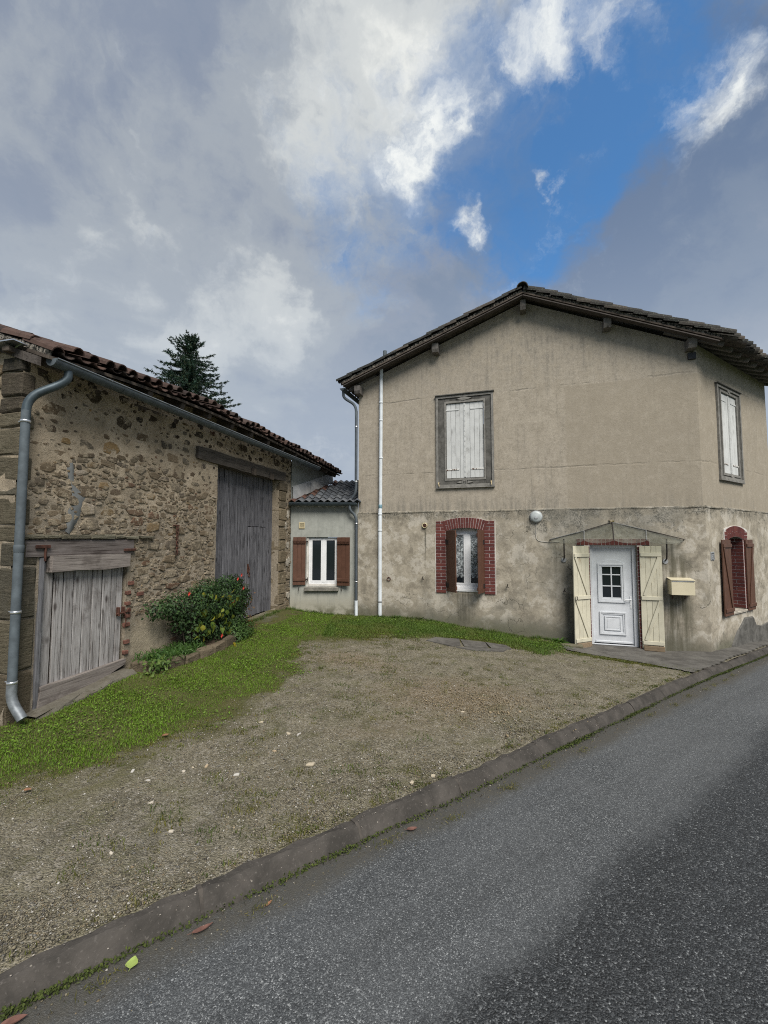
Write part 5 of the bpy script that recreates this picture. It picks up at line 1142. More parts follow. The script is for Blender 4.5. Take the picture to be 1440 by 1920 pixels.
# ================================================================== ANNEX between barn and house
annex = thing('annex', 'low grey cement rendered annex with brown shutters wedged between stone barn and house', 'annex', tuple(EF.O), 0.0)
AW = (.40, 1.19, .865, 2.105)
aw = wall_grid(lambda u, v, y: (u, y, v), 0.0, 1.70, -.1, 3.0, [AW], .16, .12, lambda u, v: (float(fbm(u * 1.5, v * 1.5, 51)) - .5) * .012)
mb = MB(); mb.add(aw.v, aw.f); mb.build('wall', M['render_grey'], annex, smooth=True)
y = .07; x0, x1, z0, z1 = .46, 1.19, .93, 2.095
win = MB(); quadring(win, (x0, x1, z0, z1), (x0 + .05, x1 - .05, z0 + .05, z1 - .05), y, y + .06); win.box(.79, .865, y - .012, y + .06, z0 + .048, z1 - .048, .004)
for a, b in ((x0 + .05, .79), (.865, x1 - .05)): quadring(win, (a - .001, b + .001, z0 + .048, z1 - .048), (a + .035, b - .030, z0 + .085, z1 - .075), y - .008, y + .05)
win = win.build('window', M['white_frame'], annex)
for a, b in ((x0 + .08, .765), (.89, x1 - .08)): mb = MB(); mb.box(a, b, y + .018, y + .024, z0 + .08, z1 - .07); mb.build('pane', M['pane_dark'], win)
mb = MB(); mb.box(.405, x0 - .001, .035, .2, .868, 2.1); mb.box(x0, 1.185, .03, .14, .868, .928, .004); mb.build('window_reveal', M['plaster_white'], annex)
mb = MB(); mb.box(.37, 1.22, -.085, .02, .765, .862, .012); mb.build('window_sill', M['sill_stone'], annex)
leaf_shutter(annex, (.395, -.028, .915), math.radians(180 + 7), .315, 0, 1.19, 3, M['brown_paint'], M['brown_paint'], True, braces=False, mid=(.14, 1.06, 1.06))
leaf_shutter(annex, (1.175, -.03, .90), math.radians(-18), .345, 0, 1.20, 3, M['brown_paint'], M['brown_paint'], False, braces=False, mid=(.14, 1.06, 1.06))
for x, z in ((.40, 1.99), (.40, 1.05)): mb = MB(); mb.box(x - .02, x + .05, -.022, -.012, z - .02, z + .02, .003); mb.tube([(x + .045, -.018, z - .05), (x + .045, -.018, z + .05)], .01, 6); mb.build('hinge_strap', M['iron'], annex)
for x in (.235, 1.29): mb = MB(); mb.tube([(x, 0, .86), (x, -.06, .86), (x, -.062, .80), (x + .01, -.062, .76)], .009, 6); mb.build('shutter_catch', M['iron'], annex)
mb = MB()
AY0, AYL, ASL = -.10, 3.25, .292
mb.add([(-.02, AY0, 2.955), (1.69, AY0, 2.955), (1.69 + 1.03, AYL, 2.955 + ASL * (AYL - AY0)), (-.02 + .87, AYL, 2.955 + ASL * (AYL - AY0))] , [(0, 1, 2, 3)])
aroof = mb.build('roof', M['wood_dark'], annex)
def wave_mesh(name, mtl, w_=.182, L=.47, amp=.026):
    mb = MB(); V = []; n = 12
    for y_ in (0, L):
        for i in range(n + 1):
            u = i / n; V.append((w_ * (u - .5) * (1.04), y_, amp * (1 - math.cos(u * 2 * math.pi)) - (.0 if y_ else 0)))
        for i in range(n + 1):
            u = i / n; V.append((w_ * (u - .5) * (1.04), y_, amp * (1 - math.cos(u * 2 * math.pi)) - .014))
    m_ = n + 1; fs = [(i, i + 1, 2 * m_ + i + 1, 2 * m_ + i) for i in range(n)] + [(m_ + i, 3 * m_ + i, 3 * m_ + i + 1, m_ + i + 1) for i in range(n)] + [(i, m_ + i, m_ + i + 1, i + 1) for i in range(n)] + [(2 * m_ + i, 2 * m_ + i + 1, 3 * m_ + i + 1, 3 * m_ + i) for i in range(n)]
    mb.add(V, fs); return mb.mesh(name, mtl, True)
at_ = wave_mesh('roof_tile', M['tile_slate']); at2 = wave_mesh('roof_tile', M['tile_rusty']); dn = Vector((0, -1, -ASL)).normalized(); nr = Vector((0, -ASL, 1)).normalized()
for k in range(8):
    ya = AY0 + .42 * (k + 1) * .96
    for c_ in range(15):
        x = .045 + c_ * .182
        left = (ya + .0) * .262 - .06
        if x < left or x > 1.68 + (ya) * .32: continue
        p = Vector((x, ya, 2.955 + ASL * (ya - AY0))) + nr * (.022 + R.uniform(-.003, .004)); link('roof_tile', at2 if x < left + .19 else at_, aroof, M=basis(p, dn + nr * .045, nr, .006))

# ================================================================== GUTTERS AND PIPES
def gutter(root, a, b, r, mtl, caps=True, joints=4):
    a, b = Vector(a), Vector(b); d = (b - a).normalized(); side = d.cross(Vector((0, 0, 1))).normalized(); n = 10; V = []
    for p in (a, b):
        for rr in (r, r - .004):
            for i in range(n + 1):
                th = math.pi * i / n; V.append(tuple(p + side * (rr * math.cos(th)) - Vector((0, 0, rr * math.sin(th)))))
    m_ = n + 1; fs = [(i, i + 1, 2 * m_ + i + 1, 2 * m_ + i) for i in range(n)] + [(m_ + i, 3 * m_ + i, 3 * m_ + i + 1, m_ + i + 1) for i in range(n)] + [(0, 2 * m_, 3 * m_, m_), (n, m_ + n, 3 * m_ + n, 2 * m_ + n)]
    mb = MB(); mb.add(V, fs); mb.build('trough', mtl, root, smooth=True, recalc=True)
    for sg in (1, -1):
        mb = MB(); q = side * sg * r; mb.tube([a + q, b + q], .009, 6); mb.build('rolled_edge', M['zinc_light'] if mtl is M['zinc'] else mtl, root, smooth=True)
    if caps:
        for p, dd in ((a, -1), (b, 1)):
            mb = MB(); V = [tuple(p + side * (r * math.cos(math.pi * i / n)) - Vector((0, 0, r * math.sin(math.pi * i / n)))) for i in range(n + 1)]; V += [tuple(Vector(v) + d * dd * .012) for v in V]
            mb.add(V, [tuple(range(n + 1)), tuple(range(2 * n + 1, n, -1))] + [(i, i + 1, n + 2 + i, n + 1 + i) for i in range(n)]); mb.build('end_cap', mtl, root, recalc=True)
    for k in range(joints):
        p = a + (b - a) * ((k + 1) / (joints + 1)); mb = MB(); V = []
        for q in (p - d * .018, p + d * .018):
            for i in range(n + 1): th = math.pi * i / n; V.append(tuple(q + side * ((r + .004) * math.cos(th)) - Vector((0, 0, (r + .004) * math.sin(th)))))
        mb.add(V, [(i, i + 1, m_ + i + 1, m_ + i) for i in range(n)]); mb.build('joint_band', mtl, root, smooth=True)
def smooth_path(pts, k=6):
    P = [Vector(p) for p in pts]; o = [P[0]]
    for i in range(1, len(P) - 1):
        a, b, c_ = P[i - 1], P[i], P[i + 1]; f = .45; p, q = b + (a - b) * f * min(1, .22 / max((a - b).length, .01) * 1.6), b + (c_ - b) * f * min(1, .22 / max((c_ - b).length, .01) * 1.6)
        for j in range(k + 1): t_ = j / k; o.append(p * (1 - t_) ** 2 + b * 2 * t_ * (1 - t_) + q * t_ * t_)
    o.append(P[-1]); return o
def clips(root, x, y, zs, r, mtl):
    for z in zs: mb = MB(); mb.lathe([(r + .002, -.014), (r + .006, -.012), (r + .006, .012), (r + .002, .014)], (x, y, z), 'Z', 14); mb.tube([(x, y, z), (x, y + r + .05, z)], .008, 6); mb.build('pipe_clip', mtl, root, smooth=True)
bg_ = thing('gutter', 'long half-round zinc gutter along the barn eave with its thick grey downpipe', 'gutter', tuple(BF.O), BF.ang)
gutter(bg_, (.05, -.345, 4.025), (7.35, -.345, 3.985), .078, M['zinc'], joints=7)
mb = MB(); P_ = smooth_path([(.24, -.345, 3.97), (.24, -.345, 3.84), (-.015, -.10, 3.60), (-.02, -.10, 3.3)]); mb.tube(P_, .044, 16); mb.build('elbow', M['zinc_dark'], bg_, smooth=True)
mb = MB(); mb.tube([(-.02, -.10, 3.45), (-.02, -.10, 2.1), (-.02, -.10, .5)], .044, 16); mb.build('downpipe', M['zinc'], bg_, smooth=True)
mb = MB(); mb.tube(smooth_path([(-.02, -.10, .55), (-.02, -.10, .36), (.0, -.24, .18)]), .048, 16); mb.build('shoe', M['zinc_light'], bg_, smooth=True)
clips(bg_, -.02, -.10, (3.33, 1.28, .55), .044, M['silver_clip'])
mb = MB(); mb.lathe([(.045, -.04), (.048, -.035), (.048, .035), (.045, .04)], (-.02, -.10, 1.95), 'Z', 14); mb.build('pipe_sleeve', M['zinc'], bg_, smooth=True)
ag = thing('gutter', 'short grey gutter and thin downpipe on the low grey annex', 'gutter', tuple(EF.O), 0.0)
gutter(ag, (-.0, -.17, 2.945), (1.665, -.17, 2.94), .062, M['zinc_dark'], joints=0)
mb = MB(); mb.tube(smooth_path([(1.50, -.17, 2.89), (1.50, -.17, 2.77), (1.655, -.09, 2.62), (1.66, -.09, 2.3)]), .034, 12); mb.build('elbow', M['zinc'], ag, smooth=True)
mb = MB(); mb.tube([(1.66, -.09, 2.5), (1.66, -.09, .52)], .036, 12); mb.build('downpipe', M['zinc_mid'], ag, smooth=True)
mb = MB(); mb.tube([(1.66, -.09, .54), (1.665, -.09, .10)], .041, 12); mb.build('shoe', M['pvc_white'], ag, smooth=True); clips(ag, 1.66, -.09, (2.44, 1.0), .036, M['silver_clip'])
hg = thing('gutter', 'zinc gutter under the left house eave with a tall thin downpipe to the annex roof', 'gutter', tuple(HF.O), HF.ang)
gutter(hg, (-.375, -.20, 5.885), (-.375, 5.3, 5.90), .062, M['zinc'], joints=2)
mb = MB(); mb.tube(smooth_path([(-.375, -.13, 5.83), (-.375, -.13, 5.66), (-.05, -.065, 5.46), (-.045, -.06, 5.1)]), .036, 12); mb.build('elbow', M['zinc'], hg, smooth=True)
mb = MB(); mb.tube(smooth_path([(-.045, -.06, 5.3), (-.045, -.06, 3.22), (-.15, -.06, 3.08)]), .036, 12); mb.build('downpipe', M['zinc_mid'], hg, smooth=True); clips(hg, -.045, -.06, (4.9, 3.5), .036, M['silver_clip'])
sv = thing('vent_stack', 'tall white plastic soil pipe running up the house front and through the roof', 'pipe', tuple(HF.w(.61, -.075, .16)), HF.ang)
mb = MB(); mb.tube([(-.008, .015, 2.63), (.012, .025, 6.2)], .043, 14); mb.build('pipe', M['pvc_white'], sv, smooth=True)
mb = MB(); mb.tube([(-.012, -.01, -.02), (-.008, -.01, 2.55), (-.008, .015, 2.66)], .047, 14); mb.build('pipe', M['pvc_white'], sv, smooth=True)
for z, r in ((.38, .050), (2.1, .050), (2.50, .051), (3.9, .047), (5.3, .047), (4.85, .046)): mb = MB(); mb.lathe([(r - .002, -.022), (r + .003, -.018), (r + .003, .018), (r - .002, .022)], (-.008 if z < 3 else .004, -.01 if z < 2.6 else .02, z), 'Z', 14); mb.build('pipe_collar', M['pvc_white'] if z > .5 else M['plate_grey'], sv, smooth=True)
mb = MB(); mb.lathe([(.044, -.05), (.048, -.045), (.048, .05), (.044, .055)], (-.008, .012, 2.685), 'Z', 14); mb.build('pipe_tape', M['tape_blue'], sv, smooth=True)
mb = MB(); mb.tube([(-.06, .55, 6.35), (-.06, .55, 6.86)], .05, 14); mb.build('vent_cap', M['zinc'], sv, smooth=True)

# ================================================================== THINGS ON THE HOUSE
def on_house(name, label, cat, x, z, y=None, group=None): return thing(name, label, cat, tuple(HF.w(x, -LOW if y is None else y, z)), HF.ang, group)
lp = on_house('wall_lamp', 'round white bulkhead lamp on the house wall above the arched window', 'lamp', 4.225, 2.545)
mb = MB(); mb.lathe([(.138, .03), (.138, -.03), (.130, -.042)], (0, 0, 0), 'Y', 24); mb.build('base', M['plate_grey'], lp, smooth=False)
mb = MB(); mb.lathe([(.127, -.04), (.124, -.060), (.108, -.074), (.078, -.085), (.04, -.092), (.002, -.094)], (0, 0, 0), 'Y', 24); mb.build('diffuser', M['lamp_glass'], lp, smooth=True)
mb = MB(); mb.box(-.035, .035, -.102, -.084, -.05, -.01, .006); mb.build('sensor', M['plate_grey'], lp)
vt_ = on_house('wall_vent', 'round cream flue vent on the house wall left of the arched window', 'vent', 1.709, 2.375)
mb = MB(); mb.lathe([(.062, .02), (.066, -.025), (.058, -.04), (.046, -.04), (.044, -.01)], (0, 0, 0), 'Y', 20); mb.build('collar', M['cream_plastic'], vt_, smooth=True)
mb = MB(); mb.lathe([(.040, -.012), (.036, -.03), (.012, -.034)], (0, 0, 0), 'Y', 16); mb.build('grille', M['rust'], vt_, smooth=True)
rg = on_house('tether_ring', 'rusty iron tether ring hanging on the house wall near the white pipe', 'ring', .813, 1.085)
mb = MB(); mb.tube([(.042 * math.cos(a), -.022, .042 * math.sin(a)) for a in np.linspace(0, 2 * math.pi, 17)], .0085, 6, cap=False); mb.build('ring', M['rust'], rg, smooth=True)
mb = MB(); mb.tube([(0, .03, .045), (0, -.03, .045)], .008, 6); mb.build('staple', M['rust'], rg)
for (x, z), lab in zip([(1.66, 1.125), (3.59, 1.005), (5.0 - .02, .95)], ['iron shutter catch on the wall left of the arched brick window', 'iron shutter catch on a cement dab right of the arched brick window', 'small iron catch on the wall left of the cream door shutter']):
    hk = on_house('shutter_catch', lab, 'catch', x if x < 4.9 else 4.77, z, None, 'iron catches on the house front'); mb = MB(); mb.tube([(0, .02, 0), (0, -.055, 0), (.004, -.06, .025), (.01, -.06, .05)], .009, 6); mb.build('hook', M['iron'], hk, smooth=True)
    mb = MB(); mb.tube([(-.035, -.05, -.012), (.03, -.05, -.03)], .008, 6); mb.build('arm', M['iron'], hk, smooth=True)
jb = on_house('junction_box', 'small dark square box high on the house wall under the right eave', 'box', 7.31, 5.80, 0.0); mb = MB(); mb.box(-.07, .07, -.05, .02, -.07, .07, .008); mb.build('body', M['dark_plastic'], jb)
mbx = on_house('mailbox', 'cream metal letterbox fixed to the wall right of the front door', 'mailbox', 6.905, .955)
mb = MB(); mb.box(-.20, .20, -.27, -.005, 0, .285, .006); mb.build('body', M['mail_cream'], mbx)
mb = MB(); V = [(-.206, -.285, .287), (.206, -.285, .287), (.206, -.0, .312), (-.206, -.0, .312), (-.206, -.285, .298), (.206, -.285, .298), (.206, .0, .324), (-.206, .0, .324)]; mb.add(V, [(0, 3, 2, 1), (4, 5, 6, 7), (0, 1, 5, 4), (1, 2, 6, 5), (2, 3, 7, 6), (3, 0, 4, 7)]); mb.build('lid', M['mail_cream'], mbx)
mb = MB(); mb.box(-.185, .185, -.276, -.271, .262, .276, .001); mb.build('slot', M['plate_grey'], mbx)
for x in (-.12, .10): mb = MB(); mb.tube([(x, -.03, .0), (x, -.02, -.10)], .007, 6); mb.build('fixing', M['rust'], mbx)
npl = thing('number_plate', 'small grey door number plate on the side wall beside the brown shutter', 'plate', tuple(np.array(tuple((Matrix.Translation(tuple(HF.O)) @ Matrix.Rotation(HF.ang, 4, 'Z') @ SF_T) @ Vector((.225, YW, 1.71))))), SA)
mb = MB(); mb.box(-.085, .085, -.012, .01, -.085, .085, .004); mb.build('plate', M['plate_grey'], npl)
mb = MB()
for a, b, c_, d_ in ((-.065, .065, .052, .066), (-.065, .065, -.066, -.052), (-.065, -.05, -.05, .05), (.05, .065, -.05, .05), (-.02, .02, -.03, -.015), (-.02, .02, .015, .03), (.006, .02, -.015, .015)): mb.box(a, b, -.0145, -.0105, c_, d_)
mb.build('marking', M['dark_plastic'], npl)
cb = on_house('wall_cable', 'thin grey cable looping down the wall from the lamp towards the glass canopy', 'cable', 4.225, 2.40); mb = MB(); mb.tube(smooth_path([(.0, -.01, -.0), (-.02, -.01, -.30), (.03, -.012, -.395), (.25, -.012, -.42), (.47, -.012, -.41)]), .008, 6); mb.build('cable', M['cable_grey'], cb, smooth=True)

# glass canopy over the door
cp = on_house('door_canopy', 'glass marquise canopy with iron ribs over the white front door', 'canopy', 5.737, 2.395)
def W_(x, y, z): return (x - 5.737, y + LOW, z - 2.395)
back = [W_(4.50, -.05, 2.035), W_(5.19, -.05, 2.222), W_(5.737, -.05, 2.395), W_(6.36, -.05, 2.226), W_(7.03, -.05, 2.035)]
front = [W_(4.52, -.12, 2.018), W_(5.136, -.45, 2.028), W_(5.662, -.60, 2.039), W_(6.266, -.45, 2.029), W_(7.00, -.12, 2.018)]
for i in range(4):
    n = 10; V = []
    for j in range(n + 1):
        t_ = j / n; b_ = Vector(back[i]).lerp(Vector(back[i + 1]), t_); f_ = Vector(front[i]).lerp(Vector(front[i + 1]), t_); f_.z -= .062 * (4 * t_ * (1 - t_)) ** .8; f_.y -= .03 * 4 * t_ * (1 - t_); V += [tuple(b_), tuple(f_)]
    V += [(p[0], p[1], p[2] - .006) for p in V]; m_ = 2 * (n + 1)
    fs = [(2 * j, 2 * j + 1, 2 * j + 3, 2 * j + 2) for j in range(n)] + [(m_ + 2 * j, m_ + 2 * j + 2, m_ + 2 * j + 3, m_ + 2 * j + 1) for j in range(n)] + [(2 * j + 1, m_ + 2 * j + 1, m_ + 2 * j + 3, 2 * j + 3) for j in range(n)]
    mb = MB(); mb.add(V, fs); mb.build('glass_panel', M['canopy_glass'], cp)
for i in range(5):
    mb = MB(); mb.tube([Vector(back[i]) + Vector((0, 0, .01)), Vector(front[i]) + Vector((0, 0, .01))], .011 if i else .008, 6); mb.build('rib', M['canopy_metal'] if i in (1, 3) else M['iron'], cp)
for i in range(4):
    mb = MB(); mb.beam(Vector(back[i]) + Vector((0, 0, .012)), Vector(back[i + 1]) + Vector((0, 0, .012)), .014, .022, .002, up=(0, 1, 0)); mb.build('wall_bar', M['canopy_metal'] if i in (0, 2) else M['iron'], cp)
V, F_ = stone_shape(.05, .035, .03); mb = MB(); mb.add([(p[0] - .01, p[1], p[2] + .03) for p in V], F_, (.16, .14, .05)); mb.build('finial', M['rubble_stone'], cp)
for x in (4.775, 6.69):
    mb = MB(); mb.tube([W_(x, -.05, 1.62), W_(x, -.13, 1.66), W_(x, -.16, 1.80), W_(x, -.16, 2.05)], .014, 8); mb.build('bracket', M['iron'], cp, smooth=True)
    mb = MB(); mb.lathe([(.055, 0), (.05, -.018)], W_(x, -LOW, 1.60), 'Y', 12); mb.build('bracket_foot', M['plate_grey'], cp)
av = thing('wall_vent', 'square cream vent grille on the grey annex wall above the brown shutter', 'vent', (-2.35 + .284, 11.0 - .006, 2.395))
mb = MB(); quadring(mb, (-.072, .072, -.078, .078), (-.054, .054, -.058, .058), -.018, .012); mb.build('frame', M['cream_plastic'], av)
mb = MB()
for k in range(8): mb.box(-.054, .054, -.010, .0, -.056 + k * .0142, -.048 + k * .0142)
mb.build('grille', M['cream_plastic'], av)
ch = thing('chain', 'rusty chain hanging from an iron spike in the barn wall', 'chain', tuple(BF.w(2.405, -.03, 2.27)), BF.ang)
mb = MB(); mb.tube([(-.06, 0, 0), (.06, -.01, .0)], .012, 6); mb.tube([(0, .05, 0), (0, -.05, 0)], .014, 6); mb.build('spike', M['rust'], ch)
for k in range(9):
    mb = MB(); n = 10; V = [(.018 * math.cos(a) if k % 2 else 0, (0 if k % 2 else .018 * math.cos(a)) - .03, -.035 - k * .05 + .034 * math.sin(a)) for a in np.linspace(0, 2 * math.pi, n + 1)]; mb.tube(V, .007, 5, cap=False); mb.build('chain_link', M['rust'], ch)

# ================================================================== VEGETATION
def rotz(v, a): c, s_ = np.cos(a), np.sin(a); return np.stack([v[..., 0] * c - v[..., 1] * s_, v[..., 0] * s_ + v[..., 1] * c, v[..., 2]], -1)
def leaf_cloud(name, P, Nn, L, Wd, col, mtl, parent=None, fold=.25, droop=.0):
    """many small folded leaves (4 verts, 2 tris) at points P, facing roughly Nn"""
    n = len(P); Nn = Nn / np.linalg.norm(Nn, axis=1, keepdims=True)
    t_ = NP.normal(size=(n, 3)); t_[:, 2] -= droop; t_ -= Nn * (t_ * Nn).sum(1, keepdims=True); t_ /= np.linalg.norm(t_, axis=1, keepdims=True) + 1e-9; b_ = np.cross(Nn, t_)
    L = np.asarray(L).reshape(-1, 1); Wd = np.asarray(Wd).reshape(-1, 1)
    V = np.stack([P, P + t_ * L * .45 + b_ * Wd * .5 + Nn * fold * Wd, P + t_ * L, P + t_ * L * .45 - b_ * Wd * .5 + Nn * fold * Wd], 1).reshape(-1, 3)
    i = np.arange(n)[:, None] * 4; Fc = np.concatenate([i + np.array([[0, 1, 2]]), i + np.array([[0, 2, 3]])], 1).reshape(-1, 3)
    return link(name, npmesh(name, V, Fc, mtl, np.repeat(col, 4, 0)), parent)
def colmix(n, lo, hi, jit=.12):
    k = NP.rand(n, 1); c = np.array(lo) * (1 - k) + np.array(hi) * k; return np.clip(c * (1 + NP.normal(size=(n, 1)) * jit), 0, 1)

# ---- grass as tufts of bent blades
def blades(name, X, Y, H, Wd, col, label=None, lean=.5, zoff=0.0):
    n = len(X); Z = zyard(X, Y) - .006 + zoff; a = NP.rand(n) * 6.283; d = np.stack([np.cos(a), np.sin(a)], 1); s_ = np.stack([-d[:, 1], d[:, 0]], 1) * (Wd / 2)[:, None]; ln = NP.rand(n) * lean * H
    B = np.stack([X, Y, Z], 1); V = np.empty((n, 5, 3)); V[:, 0] = B; V[:, 0, :2] -= s_; V[:, 1] = B; V[:, 1, :2] += s_
    M_ = B.copy(); M_[:, :2] += d * (ln * .35)[:, None]; M_[:, 2] += H * .6; V[:, 2] = M_; V[:, 2, :2] += s_ * .8; V[:, 3] = M_; V[:, 3, :2] -= s_ * .8
    T_ = B.copy(); T_[:, :2] += d * ln[:, None]; T_[:, 2] += H; V[:, 4] = T_
    i = np.arange(n)[:, None] * 5; Fc = np.concatenate([i + np.array([[0, 1, 2]]), i + np.array([[0, 2, 3]]), i + np.array([[3, 2, 4]])], 1).reshape(-1, 3)
    return tag(link(name, npmesh(name, V.reshape(-1, 3), Fc, M['grass_blade'], np.repeat(col, 5, 0))), kind='stuff')
def scatter(n, x0, x1, y0, y1, dens):
    X = NP.uniform(x0, x1, n); Y = NP.uniform(y0, y1, n); k = NP.rand(n) < dens(X, Y); return X[k], Y[k]
def inside_yard(X, Y):
    d = -(X - KF.O[0]) * KF.x[1] + (Y - KF.O[1]) * KF.x[0]; s_ = (X - KF.O[0]) * KF.x[0] + (Y - KF.O[1]) * KF.x[1]
    bq = (X - BF.O[0]) * BF.y[0] + (Y - BF.O[1]) * BF.y[1]; hq = (X - HF.O[0]) * HF.y[0] + (Y - HF.O[1]) * HF.y[1]
    return (d > .145 + wob(s_)) & (bq < -.03) & ((hq < -.07) | (X < -.7)) & ((Y < 10.98) | (X > -.7))
bedm = lambda X, Y: (np.abs((X - BF.O[0]) * BF.x[0] + (Y - BF.O[1]) * BF.x[1] - 2.55) < 1.05) & ((X - BF.O[0]) * BF.y[0] + (Y - BF.O[1]) * BF.y[1] > -.55)
def sillm(X, Y): u = (X - BF.O[0]) * BF.x[0] + (Y - BF.O[1]) * BF.x[1]; q = (X - BF.O[0]) * BF.y[0] + (Y - BF.O[1]) * BF.y[1]; return ((u > .15) & (u < 1.40) & (q > -.22)) | ((u > 3.4) & (u < 5.9) & (q > -.35)) | (inpoly(X, Y, [(-2.9, 8.5), (-2.5, 10.3), (-2.2, 10.9), (-1.9, 10.6), (-2.3, 9.0)]) & (vnoise(X * 5, Y * 5, 3) > .35))
def lawn_d(X, Y):
    return lawn_amt(X, Y) ** 1.1 * inside_yard(X, Y) * ~bedm(X, Y) * ~sillm(X, Y)
SLABP = [(.80, 8.62), (1.0, 8.90), (1.9, 8.96), (2.45, 8.62), (2.40, 8.30), (1.55, 8.12)]
slabm = lambda X, Y: inpoly(X, Y, SLABP)
X, Y = scatter(210000, -4.5, -.9, 2.8, 11.2, lambda X, Y: lawn_d(X, Y) * np.clip(1.25 - (Y - 3) * .09, .45, 1))
pt = fbm(X * 2.3, Y * 2.3, 61); k = len(X); e_ = lawn_amt(X, Y)
ylw = np.clip((.55 - e_) * 2.2 + (fbm(X * 1.4, Y * 1.4, 62) - .62) * 2.2, 0, 1)[:, None]
c = colmix(k, (.070, .128, .011), (.155, .258, .024)) * (.72 + .56 * pt[:, None]); c = c * (1 - ylw * .75) + colmix(k, (.13, .125, .028), (.19, .165, .045)) * ylw * .75
blades('lawn_grass', X, Y, NP.uniform(.014, .034, k) * (.55 + .6 * pt) * (.45 + .55 * e_), NP.uniform(.004, .007, k), c, lean=1.4)
X, Y = scatter(240000, -1.6, 4.2, 8.0, 11.1, lambda X, Y: lawn_d(X, Y) * ~slabm(X, Y) * (X > -1.2) * .8)
pt = fbm(X * 2.3, Y * 2.3, 63); k = len(X); c = colmix(k, (.055, .10, .016), (.115, .175, .032)) * (.7 + .6 * pt[:, None]); yl = np.clip((fbm(X * 1.6, Y * 1.6, 65) - .46) * 3, 0, 1)[:, None] * .7; c = c * (1 - yl) + colmix(k, (.12, .115, .03), (.17, .15, .045)) * yl
blades('turf', X, Y, NP.uniform(.022, .055, k) * (.5 + .8 * pt), NP.uniform(.006, .010, k), c, lean=.9)
# scattered tufts in the gravel
tx, ty = scatter(2600, -3.4, 5.2, 2.6, 9.4, lambda X, Y: inside_yard(X, Y) * (lawn_amt(X, Y) < .5) * np.clip((fbm(X * .9, Y * .9, 71) - .40) * 5, .03, 1) * np.where((X > .3) & (Y < 8), .35, 1) * ~inpoly(X, Y, apron))
def tufts(name, tx, ty, per, rad, h, cols):
    n = len(tx); r_ = NP.uniform(.4, 1.3, n); X = np.repeat(tx, per) + NP.normal(size=n * per) * rad * np.repeat(r_, per); Y = np.repeat(ty, per) + NP.normal(size=n * per) * rad * .8 * np.repeat(r_, per)
    k = inside_yard(X, Y); X, Y = X[k], Y[k]; base = colmix(n, *cols); c = np.repeat(base, per, 0)[k]; return blades(name, X, Y, NP.uniform(.4, 1, len(X)) * h * np.repeat(r_, per)[k], NP.uniform(.004, .007, len(X)), c * NP.uniform(.8, 1.2, (len(X), 1)), lean=1.3)
tufts('grass_tufts', tx, ty, 30, .05, .028, ((.05, .085, .012), (.14, .125, .028)))
ex, ey = scatter(15000, -3.6, 3.6, 2.6, 9.6, lambda X, Y: inside_yard(X, Y) * (lawn_amt(X, Y) < .75) * ~slabm(X, Y) * ~inpoly(X, Y, apron) * np.clip(1 - polydist(X, Y, LAWN) / .62, 0, 1) ** 1.6 * np.clip((fbm(X * 2.6, Y * 2.6, 14) - .34) * 4, 0, 1) * .5); tufts('edge_tufts', ex, ey, 26, .04, .026, ((.06, .095, .012), (.16, .14, .03)))
u_ = NP.uniform(1.5, 6.4, 160); q_ = NP.rand(160) * .10 + .03; p_ = BF.O[None, :2] + BF.x[None, :2] * u_[:, None] - BF.y[None, :2] * q_[:, None]; u2 = NP.uniform(.1, 4.6, 150); p2 = HF.O[None, :2] + HF.x[None, :2] * u2[:, None] - HF.y[None, :2] * (.10 + NP.rand(150) * .12)[:, None]; u3 = NP.uniform(.05, 1.65, 50); p3 = np.stack([-2.35 + u3, 10.93 - NP.rand(50) * .1], 1); pp = np.concatenate([p_, p2, p3]); tufts('wall_foot_grass', pp[:, 0], pp[:, 1], 22, .035, .085, ((.04, .085, .012), (.10, .13, .03)))
# weeds and turf edge along the pavement and kerb
s_ = NP.uniform(-2, 9.5, 260); d_ = NP.uniform(.145, .22, 260); q = NP.rand(260) < .4; ex, ey = kw(s_[q], d_[q] + wob(s_[q])); tufts('verge_grass', ex, ey, 22, .03, .026, ((.06, .09, .018), (.14, .13, .035)))
t_ = NP.rand(420); ex = np.where(t_ < .5, 3.63 + (4.45 - 3.63) * t_ * 2, 4.45 + (5.5 - 4.45) * (t_ - .5) * 2); ey = np.where(t_ < .5, 8.60 + (8.05 - 8.60) * t_ * 2, 8.05 + (7.42 - 8.05) * (t_ - .5) * 2) + NP.normal(size=420) * .07 - .05
tufts('verge_grass', ex, ey, 26, .04, .03, ((.07, .10, .02), (.15, .14, .035)))
# clover and small weeds in the lawn
X, Y = scatter(110000, -4.5, 3.8, 2.8, 11.1, lambda X, Y: lawn_d(X, Y) * ~slabm(X, Y) * np.clip((fbm(X * 1.9, Y * 1.9, 81) - .42) * 5, 0, 1) * .55); k = len(X)
tag(leaf_cloud('clover', np.stack([X, Y, zyard(X, Y) + NP.uniform(.015, .035, k)], 1), NP.normal(size=(k, 3)) * .3 + np.array([0, 0, 1]), NP.uniform(.016, .032, k), NP.uniform(.014, .026, k), colmix(k, (.070, .132, .014), (.165, .27, .035)), M['foliage']), kind='stuff')
